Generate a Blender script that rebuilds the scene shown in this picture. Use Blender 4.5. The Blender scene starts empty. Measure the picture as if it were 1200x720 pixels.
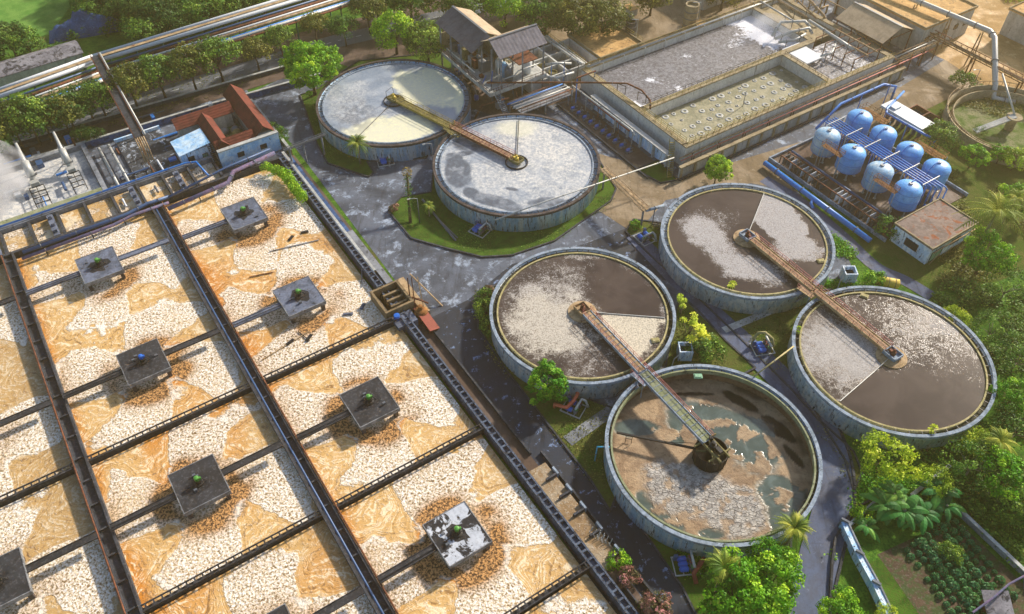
import bpy, math, random
import numpy as np
from math import pi, sin, cos, radians, sqrt, atan2, hypot
from mathutils import Vector, Matrix, Quaternion

R = random.Random(7)
sc = bpy.context.scene
COL = sc.collection

# ------------------------------------------------------------------ camera, sky, sun, exposure
CAM_H = 104.0
PITCH = radians(47.1)
FOC = 975.0                      # focal length in pixels of a 1200 px wide picture
cd = bpy.data.cameras.new('camera'); cam = bpy.data.objects.new('camera', cd); COL.objects.link(cam)
cd.sensor_fit = 'HORIZONTAL'; cd.sensor_width = 36.0; cd.lens = 36.0 * FOC / 1200.0
cd.clip_start = 1.0; cd.clip_end = 5000.0
cam.location = (0, 0, CAM_H); cam.rotation_euler = (pi/2 - PITCH, 0, 0)
sc.camera = cam

SUN_EL, SUN_AZ = radians(31), radians(45)      # azimuth measured from +y towards +x
world = bpy.data.worlds.new('World'); sc.world = world; world.use_nodes = True
wn = world.node_tree; bgn = wn.nodes['Background']
sky = wn.nodes.new('ShaderNodeTexSky'); sky.sky_type = 'NISHITA'; sky.sun_disc = False
sky.sun_elevation = SUN_EL; sky.sun_rotation = SUN_AZ
wn.links.new(sky.outputs[0], bgn.inputs[0]); bgn.inputs[1].default_value = 0.115
sd = bpy.data.lights.new('sun', 'SUN'); so = bpy.data.objects.new('sun', sd); COL.objects.link(so)
sd.energy = 4.8; sd.angle = radians(3.2); sd.color = (1.0, 0.89, 0.75)
sdir = Vector((cos(SUN_EL)*sin(SUN_AZ), cos(SUN_EL)*cos(SUN_AZ), sin(SUN_EL)))
so.rotation_euler = sdir.to_track_quat('Z', 'Y').to_euler()
sc.view_settings.view_transform = 'Standard'; sc.view_settings.look = 'None'
sc.view_settings.exposure = 0.66; sc.view_settings.gamma = 1.0
sc.cycles.max_bounces = 6; sc.cycles.use_denoising = True
sc.cycles.volume_bounces = 1

# ------------------------------------------------------------------ frames of reference
_cp, _sp = cos(PITCH), sin(PITCH)
def G(px, py, z=0.0):
    """map point: where the survey pixel (px, py) meets the level z"""
    a, b = (px - 600)/FOC, (360 - py)/FOC
    dx, dy, dz = a, b*_sp + _cp, b*_cp - _sp
    k = (CAM_H - z) / -dz
    return Vector((dx*k, dy*k, z))
TH = radians(-56.7)
E1 = Vector((cos(TH), sin(TH), 0)); E2 = Vector((-E1.y, E1.x, 0))
def U(u, v, z=0.0): return E1*u + E2*v + Vector((0, 0, z))       # plant grid -> world
def toUV(p): return p.dot(E1), p.dot(E2)

# ------------------------------------------------------------------ mesh builder
class MB:
    def __init__(s): s.v = []; s.f = []; s.m = []; s.mi = 0
    def add(s, vs, fs):
        b = len(s.v); s.v += [tuple(p) for p in vs]
        s.f += [tuple(i+b for i in f) for f in fs]; s.m += [s.mi]*len(fs); return s
    def box(s, c, d, rz=0.0, axes=None):
        hx, hy, hz = d[0]/2, d[1]/2, d[2]/2
        if axes is None: ax, ay, az = Vector((cos(rz), sin(rz), 0)), Vector((-sin(rz), cos(rz), 0)), Vector((0, 0, 1))
        else: ax, ay, az = axes
        c = Vector(c); vs = [c + ax*(hx*i) + ay*(hy*j) + az*(hz*k) for k in (-1, 1) for j in (-1, 1) for i in (-1, 1)]
        return s.add(vs, [(0,2,3,1),(4,5,7,6),(0,1,5,4),(2,6,7,3),(0,4,6,2),(1,3,7,5)])
    def ubox(s, u0, u1, v0, v1, z0, z1):
        return s.box(U((u0+u1)/2, (v0+v1)/2, (z0+z1)/2), (abs(u1-u0), abs(v1-v0), z1-z0), TH)
    def bar(s, p, q, w, h):
        p, q = Vector(p), Vector(q); d = q-p; L = d.length
        if L < 1e-6: return s
        d /= L; up = Vector((0,0,1)) if abs(d.z) < .98 else Vector((1,0,0))
        sd_ = d.cross(up).normalized(); u_ = sd_.cross(d)
        return s.box((p+q)/2, (L, w, h), axes=(d, sd_, u_))
    def tube(s, pts, r, n=8, caps=True):
        pts = [Vector(p) for p in pts]; rs = r if isinstance(r, (list, tuple)) else [r]*len(pts)
        rings = []; prev = None
        for i, p in enumerate(pts):
            if i == 0: d = pts[1]-p
            elif i == len(pts)-1: d = p-pts[i-1]
            else: d = (pts[i+1]-p).normalized() + (p-pts[i-1]).normalized()
            d = d.normalized() if d.length > 1e-6 else Vector((0,0,1))
            if prev is None: a = d.orthogonal().normalized()
            else:
                a = prev - d*prev.dot(d); a = a.normalized() if a.length > 1e-6 else d.orthogonal().normalized()
            prev = a; b = d.cross(a)
            rings.append([p + (a*cos(2*pi*k/n) + b*sin(2*pi*k/n))*rs[i] for k in range(n)])
        vs = [q for rg in rings for q in rg]; fs = []
        for i in range(len(pts)-1):
            for k in range(n):
                fs.append((i*n+k, i*n+(k+1)%n, (i+1)*n+(k+1)%n, (i+1)*n+k))
        if caps: fs.append(tuple(range(n-1, -1, -1))); fs.append(tuple((len(pts)-1)*n+k for k in range(n)))
        return s.add(vs, fs)
    def lathe(s, prof, c=(0,0,0), n=48, a0=0.0, a1=2*pi, closed=False):
        c = Vector(c); full = abs(a1-a0-2*pi) < 1e-6; m = n if full else n+1
        vs = [c + Vector((r*cos(a0+(a1-a0)*k/n), r*sin(a0+(a1-a0)*k/n), z)) for k in range(m) for r, z in prof]
        P = len(prof); fs = []
        for k in range(n):
            k2 = (k+1) % m
            for j in range(P if closed else P-1):
                j2 = (j+1) % P
                fs.append((k*P+j, k2*P+j, k2*P+j2, k*P+j2))
        return s.add(vs, fs)
    def prism(s, poly, z0, z1):
        n = len(poly); ar = sum(poly[i][0]*poly[(i+1)%n][1]-poly[(i+1)%n][0]*poly[i][1] for i in range(n))
        if ar < 0: poly = list(poly)[::-1]
        vs = [(p[0], p[1], z0) for p in poly] + [(p[0], p[1], z1) for p in poly]
        fs = [tuple(range(n-1, -1, -1)), tuple(range(n, 2*n))] + [(i, (i+1)%n, n+(i+1)%n, n+i) for i in range(n)]
        return s.add(vs, fs)
    def sheet(s, poly, z):
        n = len(poly); ar = sum(poly[i][0]*poly[(i+1)%n][1]-poly[(i+1)%n][0]*poly[i][1] for i in range(n))
        if ar < 0: poly = list(poly)[::-1]
        return s.add([(p[0], p[1], z) for p in poly], [tuple(range(n))])
    def slab4(s, a, b, c, d, t):
        """thin plate through four corner points, thickness t downwards"""
        q = [Vector(p) for p in (a, b, c, d)]; n_ = (q[1]-q[0]).cross(q[3]-q[0]).normalized()
        if n_.z < 0: n_ = -n_
        vs = q + [p - n_*t for p in q]
        return s.add(vs, [(0,1,2,3),(7,6,5,4),(0,4,5,1),(1,5,6,2),(2,6,7,3),(3,7,4,0)])
    def build(s, name, mats, parent=None, smooth=False, attrs=None):
        off = worldloc(parent) if parent else Vector((0,0,0))
        me = bpy.data.meshes.new(name)
        me.from_pydata([(x-off.x, y-off.y, z-off.z) for x, y, z in s.v], [], s.f)
        mats = mats if isinstance(mats, (list, tuple)) else [mats]
        for m in mats: me.materials.append(m)
        if len(mats) > 1: me.polygons.foreach_set('material_index', s.m)
        if smooth: me.polygons.foreach_set('use_smooth', [True]*len(me.polygons))
        if attrs:
            for k, a in attrs.items():
                at = me.attributes.new(k, 'FLOAT', 'POINT'); at.data.foreach_set('value', np.asarray(a, dtype=np.float32))
        me.update()
        o = bpy.data.objects.new(name, me); COL.objects.link(o)
        if parent: o.parent = parent
        return o

def worldloc(o):
    v = Vector((0,0,0))
    while o: v += o.location; o = o.parent
    return v
def tag(o, label=None, cat=None, group=None, kind=None):
    if label: o['label'] = label
    if cat: o['category'] = cat
    if group: o['group'] = group
    if kind: o['kind'] = kind
    return o
def thing(name, label, cat, loc=(0,0,0), group=None):
    o = bpy.data.objects.new(name, None); COL.objects.link(o); o.location = loc; o.empty_display_size = .2
    return tag(o, label, cat, group)
def kids(o): return KIDS.get(o.name, [])
def copy_tree(o, loc=None, rz=None, label=None, parent=None, scale=None):
    c = o.copy(); COL.objects.link(c)
    if parent is not None: c.parent = parent
    if loc is not None: c.location = loc
    if rz is not None: c.rotation_euler = (0, 0, rz)
    if scale is not None: c.scale = (scale, scale, scale) if not isinstance(scale, (tuple, list)) else scale
    if label: c['label'] = label
    for ch in [x for x in ALL_CHILDREN(o)]: copy_tree(ch, parent=c)
    return c
def ALL_CHILDREN(o): return [x for x in COL.objects if x.parent == o]
class Proto:
    """a built thing; every call of put() after the first one makes a copy of it and of each of its parts"""
    def __init__(s, root): s.root = root; s.tree = s.read(root); s.used = False
    def read(s, o): return (o, [s.read(c) for c in list(o.children)])
    def _cp(s, node, parent):
        c = node[0].copy(); COL.objects.link(c); c.parent = parent
        for ch in node[1]: s._cp(ch, c)
        return c
    def put(s, loc, rz=0.0, label=None, scale=1.0, group=None):
        if not s.used: s.used = True; o = s.root
        else: o = s._cp(s.tree, None)
        o.location = loc; o.rotation_euler = (0, 0, rz)
        o.scale = scale if isinstance(scale, (tuple, list)) else (scale,)*3
        if label: o['label'] = label
        if group: o['group'] = group
        return o

# ------------------------------------------------------------------ materials
def lin(h):
    h = h.lstrip('#'); c = [int(h[i:i+2], 16)/255 for i in (0, 2, 4)]
    return tuple(x/12.92 if x <= .04045 else ((x+.055)/1.055)**2.4 for x in c) + (1.0,)
class NT:
    def __init__(s, name, rough=.8, spec=.3, metal=0.0):
        s.m = bpy.data.materials.new(name); s.m.use_nodes = True; s.t = s.m.node_tree
        s.b = s.t.nodes['Principled BSDF']; s.b.inputs['Roughness'].default_value = rough
        s.b.inputs['Specular IOR Level'].default_value = spec; s.b.inputs['Metallic'].default_value = metal
    def n(s, t, **k):
        x = s.t.nodes.new(t)
        for a, v in k.items(): setattr(x, a, v)
        return x
    def l(s, a, b): s.t.links.new(a, b)
    def pos(s, world=True, scale=None, rot=None):
        if world: o = s.n('ShaderNodeNewGeometry').outputs['Position']
        else: o = s.n('ShaderNodeTexCoord').outputs['Object']
        if scale is not None or rot is not None:
            mp = s.n('ShaderNodeMapping'); s.l(o, mp.inputs['Vector'])
            if scale is not None: mp.inputs['Scale'].default_value = scale
            if rot is not None: mp.inputs['Rotation'].default_value = rot
            o = mp.outputs[0]
        return o
    def noise(s, vec, sc_=1.0, det=4, rough=.6, dist=0.0, col=False):
        x = s.n('ShaderNodeTexNoise'); x.inputs['Scale'].default_value = sc_; x.inputs['Detail'].default_value = det
        x.inputs['Roughness'].default_value = rough; x.inputs['Distortion'].default_value = dist
        s.l(vec, x.inputs['Vector']); return x.outputs['Color' if col else 'Fac']
    def vor(s, vec, sc_=1.0, feat='F1', rnd=1.0, out='Distance'):
        x = s.n('ShaderNodeTexVoronoi', feature=feat); x.inputs['Scale'].default_value = sc_
        x.inputs['Randomness'].default_value = rnd
        s.l(vec, x.inputs['Vector']); return x.outputs[out]
    def ramp(s, fac, a, b, lo=0.0, hi=1.0, smooth=True):
        x = s.n('ShaderNodeMapRange'); x.interpolation_type = 'SMOOTHSTEP' if smooth else 'LINEAR'
        x.inputs['From Min'].default_value = a; x.inputs['From Max'].default_value = b
        x.inputs['To Min'].default_value = lo; x.inputs['To Max'].default_value = hi
        s.l(fac, x.inputs['Value']); return x.outputs[0]
    def mix(s, fac, a, b):
        x = s.n('ShaderNodeMix', data_type='RGBA')
        if hasattr(fac, 'links'): s.l(fac, x.inputs[0])
        else: x.inputs[0].default_value = fac
        for q, i in ((a, 6), (b, 7)):
            if hasattr(q, 'links'): s.l(q, x.inputs[i])
            else: x.inputs[i].default_value = q
        return x.outputs[2]
    def math(s, op, a, b=None, c=None, clamp=False):
        x = s.n('ShaderNodeMath', operation=op, use_clamp=clamp)
        for i, q in enumerate((a, b, c)):
            if q is None: continue
            if hasattr(q, 'links'): s.l(q, x.inputs[i])
            else: x.inputs[i].default_value = q
        return x.outputs[0]
    def attr(s, name):
        x = s.n('ShaderNodeAttribute'); x.attribute_name = name; return x.outputs['Fac']
    def color(s, c):
        if hasattr(c, 'links'): s.l(c, s.b.inputs['Base Color'])
        else: s.b.inputs['Base Color'].default_value = c
    def bump(s, h, st=.3, d=.1):
        x = s.n('ShaderNodeBump'); x.inputs['Strength'].default_value = st; x.inputs['Distance'].default_value = d
        s.l(h, x.inputs['Height']); s.l(x.outputs[0], s.b.inputs['Normal'])

def grime(name, c1, c2, c3=None, sc_=.35, fine=2.5, t3=(.56, .66), rough=.85, spec=.25, metal=0., streak=False, bump=.25, dist=.6, world=True, stretch=None):
    """weathered surface: two broad tones, a third stain colour in patches, fine speckle"""
    t = NT(name, rough, spec, metal)
    s_ = (1,1,.12) if streak else stretch
    p = t.pos(world, s_); p0 = t.pos(world)
    a = t.noise(p, sc_, 6, .65, dist); b = t.noise(p0, fine, 5, .7)
    col = t.mix(t.ramp(a, .38, .62), lin(c1), lin(c2))
    if c3: 
        c = t.noise(p, sc_*2.3 if not streak else sc_*4, 6, .72, dist)
        col = t.mix(t.ramp(c, *t3), col, lin(c3))
    col = t.mix(t.ramp(b, .42, .7, 0, .55), col, t.mix(.5, col, (0.012, .011, .010, 1)))
    col = t.mix(t.ramp(b, .5, .25, 0, .3), col, t.mix(.5, col, (.6, .58, .55, 1)))
    t.color(col)
    if bump: t.bump(b, bump, .06)
    return t.m
def plain(name, c, rough=.5, metal=0., spec=.4, var=.35, sc_=3.0):
    t = NT(name, rough, spec, metal); a = t.noise(t.pos(True), sc_, 5, .7)
    c0 = lin(c); dk = tuple(x*.45 for x in c0[:3]) + (1,)
    t.color(t.mix(t.ramp(a, .45, .75, 0, var*1.6), c0, dk)); return t.m

# value noise in numpy, for patterns that have their own shape (foam, scum, stains)
class VN:
    def __init__(s, seed): s.g = np.random.RandomState(seed).rand(256, 256)
    def at(s, x, y):
        x = np.asarray(x, float); y = np.asarray(y, float)
        xi = np.floor(x).astype(int); yi = np.floor(y).astype(int); fx = x-xi; fy = y-yi
        fx = fx*fx*(3-2*fx); fy = fy*fy*(3-2*fy); g = s.g
        a = g[xi % 256, yi % 256]; b = g[(xi+1) % 256, yi % 256]; c = g[xi % 256, (yi+1) % 256]; d = g[(xi+1) % 256, (yi+1) % 256]
        return (a*(1-fx)+b*fx)*(1-fy) + (c*(1-fx)+d*fx)*fy
    def fbm(s, x, y, o=4, k=.5):
        t = 0; a = 1; n = 0
        for i in range(o): t = t + a*s.at(x*2**i+17.3*i, y*2**i+9.1*i); n += a; a *= k
        return t/n
def sstep(x, a, b):
    t = np.clip((x-a)/(b-a), 0, 1); return t*t*(3-2*t)
def grid_sheet(u0, u1, v0, v1, z, nu, nv):
    """mesh grid in the plant frame; returns MB and the u, v arrays"""
    m = MB(); us = np.linspace(u0, u1, nu+1); vs = np.linspace(v0, v1, nv+1)
    uu, vv = np.meshgrid(us, vs, indexing='ij'); uu = uu.ravel(); vv = vv.ravel()
    X = E1.x*uu + E2.x*vv; Y = E1.y*uu + E2.y*vv
    m.v = list(zip(X.tolist(), Y.tolist(), [z]*len(X)))
    w = nv+1
    m.f = [(i*w+j, (i+1)*w+j, (i+1)*w+j+1, i*w+j+1) for i in range(nu) for j in range(nv)]; m.m = [0]*len(m.f)
    return m, uu, vv
def disc_sheet(c, r, z, nr, na, r0=.02):
    m = MB(); rr = np.linspace(r0, r, nr+1); aa = np.arange(na)*2*pi/na
    R_, A_ = np.meshgrid(rr, aa, indexing='ij'); R_ = R_.ravel(); A_ = A_.ravel()
    m.v = list(zip((c[0]+R_*np.cos(A_)).tolist(), (c[1]+R_*np.sin(A_)).tolist(), [z]*len(R_)))
    m.f = [(i*na+j, (i+1)*na+j, (i+1)*na+(j+1) % na, i*na+(j+1) % na) for i in range(nr) for j in range(na)]; m.m = [0]*len(m.f)
    return m, R_, A_
M = {}
M['concrete'] = grime('concrete_grey', '8d9299', '6c7178', '3b3e43', .3, 2.2)
M['concrete_dark'] = grime('concrete_dark', '41454d', '2f3238', '757a80', .5, 2.6, t3=(.62,.74))
M['concrete_warm'] = grime('concrete_warm', 'a39678', '8a7c60', '4a4232', .4, 2.5)
M['concrete_pale'] = grime('concrete_pale', 'b9bcb8', '9a9c98', '5a5a50', .35, 2.2, t3=(.6,.72))
M['wall_blue'] = grime('wall_blue_paint', '9cccf4', 'e0eef8', '3a4650', .8, 1.4, streak=True, t3=(.555,.62), dist=.15)
M['blue_bright'] = grime('blue_bright', '8fc4ee', 'cfe6f4', '4c6f8c', .5, 1.4, t3=(.58,.68))
M['wall_navy'] = grime('wall_navy', '2c4a74', '3a5f92', '1c2430', .5, 1.6, t3=(.52,.64))
M['teal'] = plain('teal_steel', '2f6a66', .5, .3)
M['pad_dark'] = grime('pad_dark', '2d3138', '41474f', 'a9b4c2', .22, 1.6, t3=(.55,.62), dist=1.6)
M['wall_whitish'] = grime('wall_bluish_white', 'b4d0ea', 'eaf0f4', '3a4a59', .9, 1.4, t3=(.54,.66), stretch=(1,1,.3), dist=.4)
M['rim'] = grime('rim_concrete', '94a3b4', '74828f', '2a2e33', .8, 2.5, t3=(.56,.66))
M['rim_dark'] = grime('rim_stained', '544a48', '3b3331', '8a8f96', .8, 2.5, t3=(.6,.7))
M['weir'] = grime('weir_cream', 'b5a97c', '97905f', '4a4a30', .8, 3)
M['gutter'] = grime('gutter_moss', '35382c', '24261f', '5c5f3a', .7, 3)
M['rust'] = grime('rusty_steel', '7c4a30', '5a3626', '2e221c', .9, 4, rough=.75, metal=.2)
M['red'] = plain('red_oxide_paint', '8a4434', .7)
M['redrail'] = plain('faded_red_rail', 'a8635c', .6)
M['dark'] = plain('dark_steel', '2a2b2e', .5, .4)
M['black'] = plain('black_steel', '17181b', .55, .2)
M['grey'] = plain('grey_steel', '6d7278', .5, .5)
M['pipe_pale'] = plain('pale_pipe', 'b4b6b2', .45, .2)
M['pipe_tan'] = grime('tan_pipe', 'b09a7c', '8b7050', '5b3d28', .9, 4)
M['pipe_blue'] = plain('blue_pipe', '2f7fd0', .4, .0, .5, .3)
M['pipe_navy'] = plain('navy_pipe', '3d5a82', .45, .1)
M['pipe_mauve'] = grime('mauve_pipe', '7a6684', '5a5f7c', '4b3a3c', .8, 3)
M['tank_blue'] = grime('tank_blue_paint', '4a9eea', '6ab4f0', 'c4dcee', .35, 2.0, t3=(.62,.8), rough=.42, spec=.5, bump=.05)
M['tank_pale'] = grime('tank_faded_blue', '74abd2', 'b4cbd8', '86715a', .5, 2.0, t3=(.55,.7), streak=True, rough=.5, spec=.4, bump=.05)
M['motor_blue'] = plain('motor_blue', '1f62bd', .4)
M['motor_green'] = plain('motor_green', '4e8f3a', .5)
M['yellow'] = plain('yellow_paint', 'd0b64a', .6, var=.5)
M['railyellow'] = grime('yellow_rail', 'a89848', '8a7a3c', '4c4224', .9, 4)
M['olive'] = grime('olive_deck', '857d50', '6a6440', '34301f', .7, 4)
M['deck_tan'] = grime('tan_deck', 'b59c78', '98805e', '6d4a32', .6, 3)
M['deck_green'] = grime('mossy_deck', '7f8660', '8f9478', '4a5040', .5, 3)
M['orange'] = plain('salmon_pipe', 'd0694a', .5)
M['slab_black'] = grime('slab_black', '33363c', '25272c', '777c84', .4, 2.4, t3=(.66,.76), world=True)
M['slab_blue'] = grime('slab_blue_grey', '6a7488', '4d5666', '24272d', .5, 2.4, t3=(.55,.66))
M['slab_trim'] = grime('slab_trim', '8a8d90', '5f6266', '2c2e32', .8, 3)
M['ladder'] = grime('ladder_blue', '566478', '3f4a5c', '1d2128', .8, 3, t3=(.5,.62))
M['slab_pied'] = grime('slab_pied', 'b3bac4', 'c4cad2', '22242a', .17, 2.4, t3=(.46,.50), dist=.5)
M['oil'] = grime('oil_stain', '1c1d21', '26272c', '101114', .6, 3, rough=.5)
M['roof_fibre'] = grime('roof_fibre', '8f8d92', '6f6d74', '35343b', .22, 2, t3=(.50,.58), dist=1.2)
M['roof_tan'] = grime('roof_tan', 'cda76c', 'b18b55', '5e4a3a', .5, 3)  # roof tan brightened so the colour itself holds golden sunlight
M['roof_dirty'] = grime('roof_dirty', '87776e', '6f625c', '8a4f30', .22, 1.6, t3=(.54,.62))
M['white_wall'] = grime('white_wall', 'b8bab6', '9ea09c', '4e4c46', .5, 2, streak=True, t3=(.6,.7))
M['white_panel'] = plain('white_panel', 'cfd4d8', .5, var=.2)
M['tarp'] = grime('blue_tarp', '33598f', '254877', '6f8fb5', .5, 3, t3=(.6,.72), bump=.6)
M['cyan'] = plain('cyan_pipe', '3fa8c8', .4)
M['steel_hull'] = grime('hull', '8c8270', '6b6254', '3c362c', .6, 3)
M['bark'] = grime('bark', '5a4a38', '42362a', '2a231c', 1.5, 6, bump=.5)
M['palebark'] = grime('pale_bark', '9a8f7c', '7d735f', '4a4336', 1.5, 6, bump=.5)
M['soil'] = grime('soil', '5a4636', '4a3a2a', '3c4a22', .35, 3, t3=(.46,.56), bump=.5)
M['glass'] = plain('dark_glass', '1c2833', .15, 0, .6, 0.0)
M['door_green'] = plain('green_shutter', '7fae8c', .6)
M['grass'] = None

# roof tiles: corrugations run down the slope
def tile_mat(name, c1, c2, c3, rot, period=.45, amp=.6):
    t = NT(name, .8, .2); p = t.pos(True, None, (0, 0, -rot))
    sp = t.n('ShaderNodeSeparateXYZ'); t.l(p, sp.inputs[0])
    w = t.math('SINE', t.math('MULTIPLY', sp.outputs[0], 2*pi/period))
    w2 = t.math('SINE', t.math('MULTIPLY', sp.outputs[1], 2*pi/(period*3)))
    a = t.noise(t.pos(True), .6, 6, .7); b = t.noise(t.pos(True), 3, 5, .7)
    col = t.mix(t.ramp(a, .4, .65), lin(c1), lin(c2)); col = t.mix(t.ramp(b, .55, .75), col, lin(c3))
    t.color(col); t.bump(t.math('ADD', w, t.math('MULTIPLY', w2, .3)), amp, .05); return t.m
M['tiles_u'] = tile_mat('roof_tiles', '743c30', '5a3229', '362322', TH, .45, .4)
M['sheet_u'] = tile_mat('roof_sheet', '5f5f66', '4d4d54', '35353b', TH, .9, .2)
M['sheet_v'] = tile_mat('roof_sheet_b', '74727a', '5f5e66', '3e3d44', TH+pi/2, .9, .2)
M['sheet_tan_sun_tint'] = tile_mat('roof_sheet_tan_sun_tint', 'b8a58a', 'a08e76', '75664f', TH, .9, .2)  # tan sheeting lightened, with golden sunlight mixed into the colour

def ground_mat():
    t = NT('ground_grass', 1.0, .1); p = t.pos(True)
    a = t.noise(p, .035, 6, .65, .5); b = t.noise(p, .5, 6, .7, .3); c = t.noise(p, 3.0, 5, .75)
    col = t.mix(t.ramp(b, .38, .64), lin('3f6a22'), lin('648a2e'))
    col = t.mix(t.ramp(a, .54, .66), col, lin('6a5a3c'))
    col = t.mix(t.ramp(c, .42, .68, 0, .75), col, lin('233a16'))
    t.color(col); t.bump(c, .8, .25); return t.m
def lawn_mat(name, c1, c2, c3):
    t = NT(name, 1.0, .1); p = t.pos(True)
    b = t.noise(p, .3, 6, .7, .4); c = t.noise(p, 4.0, 5, .75)
    col = t.mix(t.ramp(b, .36, .62), lin(c1), lin(c2)); col = t.mix(t.ramp(c, .42, .7, 0, .8), col, lin(c3))
    t.color(col); t.bump(c, .7, .2); return t.m
M['ground'] = ground_mat()
M['lawn'] = lawn_mat('lawn', '2f5218', '4a6e22', '57502c')
M['lawn_dry'] = lawn_mat('lawn_dry', '40601c', '5f6632', '4a3c26')
M['concrete_gold'] = grime('concrete_gold', 'b49a6c', '98804f', '6a5636', .4, 2.5)
M['field'] = lawn_mat('field', '5a8a3a', '7aa04c', '3f6a2c')
M['weeds'] = lawn_mat('weeds', '4a6a28', '8a8a6a', '3a4a20')

def pave_mat(name, c1, c2, c3, white, patch, sc_=.12):
    """paving with wet, dark and pale worn patches and straw-thin cracks"""
    t = NT(name, .9, .3); p = t.pos(True)
    a = t.noise(p, sc_, 7, .68, .8); b = t.noise(p, sc_*5, 9, .78, .3); c = t.noise(p, 2.6, 6, .75)
    s_ = t.noise(t.pos(True, (1, .15, 1), (0, 0, -TH+pi/2)), .9, 5, .65, .3)
    col = t.mix(t.ramp(a, .36, .6), lin(c1), lin(c2)); col = t.mix(t.ramp(s_, .5, .7, 0, .6), col, lin(c3))
    col = t.mix(t.math('MULTIPLY', t.ramp(b, *patch), .85), col, lin(white))
    v = t.n('ShaderNodeTexVoronoi', feature='DISTANCE_TO_EDGE'); v.inputs['Scale'].default_value = .11; v.inputs['Randomness'].default_value = .5; t.l(p, v.inputs['Vector'])
    crack = t.ramp(v.outputs['Distance'], .0, .012, .6, 0)
    col = t.mix(t.math('MULTIPLY', crack, .5), col, (.02, .02, .022, 1))
    col = t.mix(t.ramp(c, .45, .7, 0, .6), col, t.mix(.5, col, (.01, .01, .012, 1)))
    t.color(col); t.bump(c, .35, .05)
    t.l(t.ramp(a, .35, .6, .55, .95), t.b.inputs['Roughness']); return t.m
M['asphalt'] = pave_mat('asphalt', '20252e', '323945', '14171d', '8298bc', (.57, .625))
M['yard'] = pave_mat('yard_concrete', '3b414b', '616976', '282b33', 'a6b4c6', (.52, .64), .07)
M['yard_warm'] = pave_mat('yard_concrete_warm', '94836a', '786850', '564a39', 'b5a98f', (.56, .7), .08)
M['yard_sun_tint'] = pave_mat('yard_concrete_sun_tint', 'bf9c68', 'a08254', '80653f', 'd8c39a', (.54, .68), .08)  # golden sunlight of the far yard put into the concrete colour
M['lane'] = pave_mat('lane_concrete', '434c62', '5a657e', '2c3242', '8f9ab0', (.57, .7), .2)
M['highway'] = pave_mat('highway_asphalt', '5d636c', '6b7078', '4c5057', '80868c', (.6, .8))
M['track'] = pave_mat('track_dirt', '6a5a50', '58483e', '3c322c', '83756a', (.58, .75))
# ================================================================== THE SETTING
def struct(o): o['kind'] = 'structure'; return o
def px(pts, z=0.0): return [tuple(G(a, b, z)[:2]) for a, b in pts]
def sheet(name, pts, z, mat): m = MB(); m.sheet(pts, z); return struct(m.build(name, mat))
def patch(name, pts, z, mat, kerb=None):
    """a raised bed with a stone kerb round it"""
    m = MB(); m.prism(pts, 0.0 - .3, z); o = struct(m.build(name, [mat]))
    if kerb:
        k = MB(); n = len(pts)
        for i in range(n):
            a, b = Vector((*pts[i], z-.02)), Vector((*pts[(i+1) % n], z-.02)); k.bar(a, b, .28, .34)
        struct(k.build('kerb', M[kerb]))
    return o
def strip(name, line, w, z, mat):
    m = MB(); pts = [Vector((p[0], p[1], z)) for p in line]; L = []; Rr = []
    ws = w if isinstance(w, list) else [w]*len(pts)
    for i, p in enumerate(pts):
        d = (pts[min(i+1, len(pts)-1)] - pts[max(i-1, 0)]); d.z = 0; d.normalize(); s_ = Vector((-d.y, d.x, 0))*ws[i]/2
        L.append(p+s_); Rr.append(p-s_)
    n = len(pts); m.add(L+Rr, [(i, n+i, n+i+1, i+1) for i in range(n-1)]); return struct(m.build(name, mat))
def spline(pts, k=6):
    """Catmull-Rom through the points"""
    P_ = [Vector(p) for p in pts]; P_ = [P_[0]*2-P_[1]] + P_ + [P_[-1]*2-P_[-2]]; out = []
    for i in range(1, len(P_)-2):
        for j in range(k):
            t = j/k; a, b, c, d = P_[i-1:i+3]
            out.append(.5*((2*b) + (c-a)*t + (2*a-5*b+4*c-d)*t*t + (3*b-a-3*c+d)*t**3))
    out.append(P_[-2]); return out

g = MB(); g.sheet([(-1600, -900), (1600, -900), (1600, 2600), (-1600, 2600)], 0.0); struct(g.build('ground', M['ground']))
# concrete yard round the pale tanks and the pool block; dark asphalt lane beside the basins
yard = px([(745,760),(600,545),(470,338),(345,172),(288,112),(330,92),(372,100),(420,72),(520,58),(640,40),(720,60),(830,0),(900,-40),(1010,-60),(1230,-20),(1230,60),(1120,112),(1000,170),(905,202),(935,225),(985,280),(1005,330),(900,330),(870,420),(790,600),(830,760)])
sheet('yard', yard, .02, M['yard'])
sheet('yard_apron', px([(700,180),(800,208),(960,160),(1100,75),(1180,20),(1260,30),(1230,62),(1120,112),(1000,170),(905,202),(935,225),(880,215),(780,235),(745,275),(690,240)]), .04, M['yard_warm'])
ne = sheet('works_yard', px([(1010,-60),(1010,0),(1085,60),(1110,72),(1200,130),(1330,150),(1330,-60)]), .045, M['yard_sun_tint'])
sheet('road', px([(745,760),(600,545),(505,392),(500,375),(548,352),(600,310),(680,288),(760,258),(790,290),(790,330),(700,320),(600,330),(575,380),(590,430),(650,480),(720,560),(800,640),(850,760)]), .04, M['asphalt'])
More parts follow.
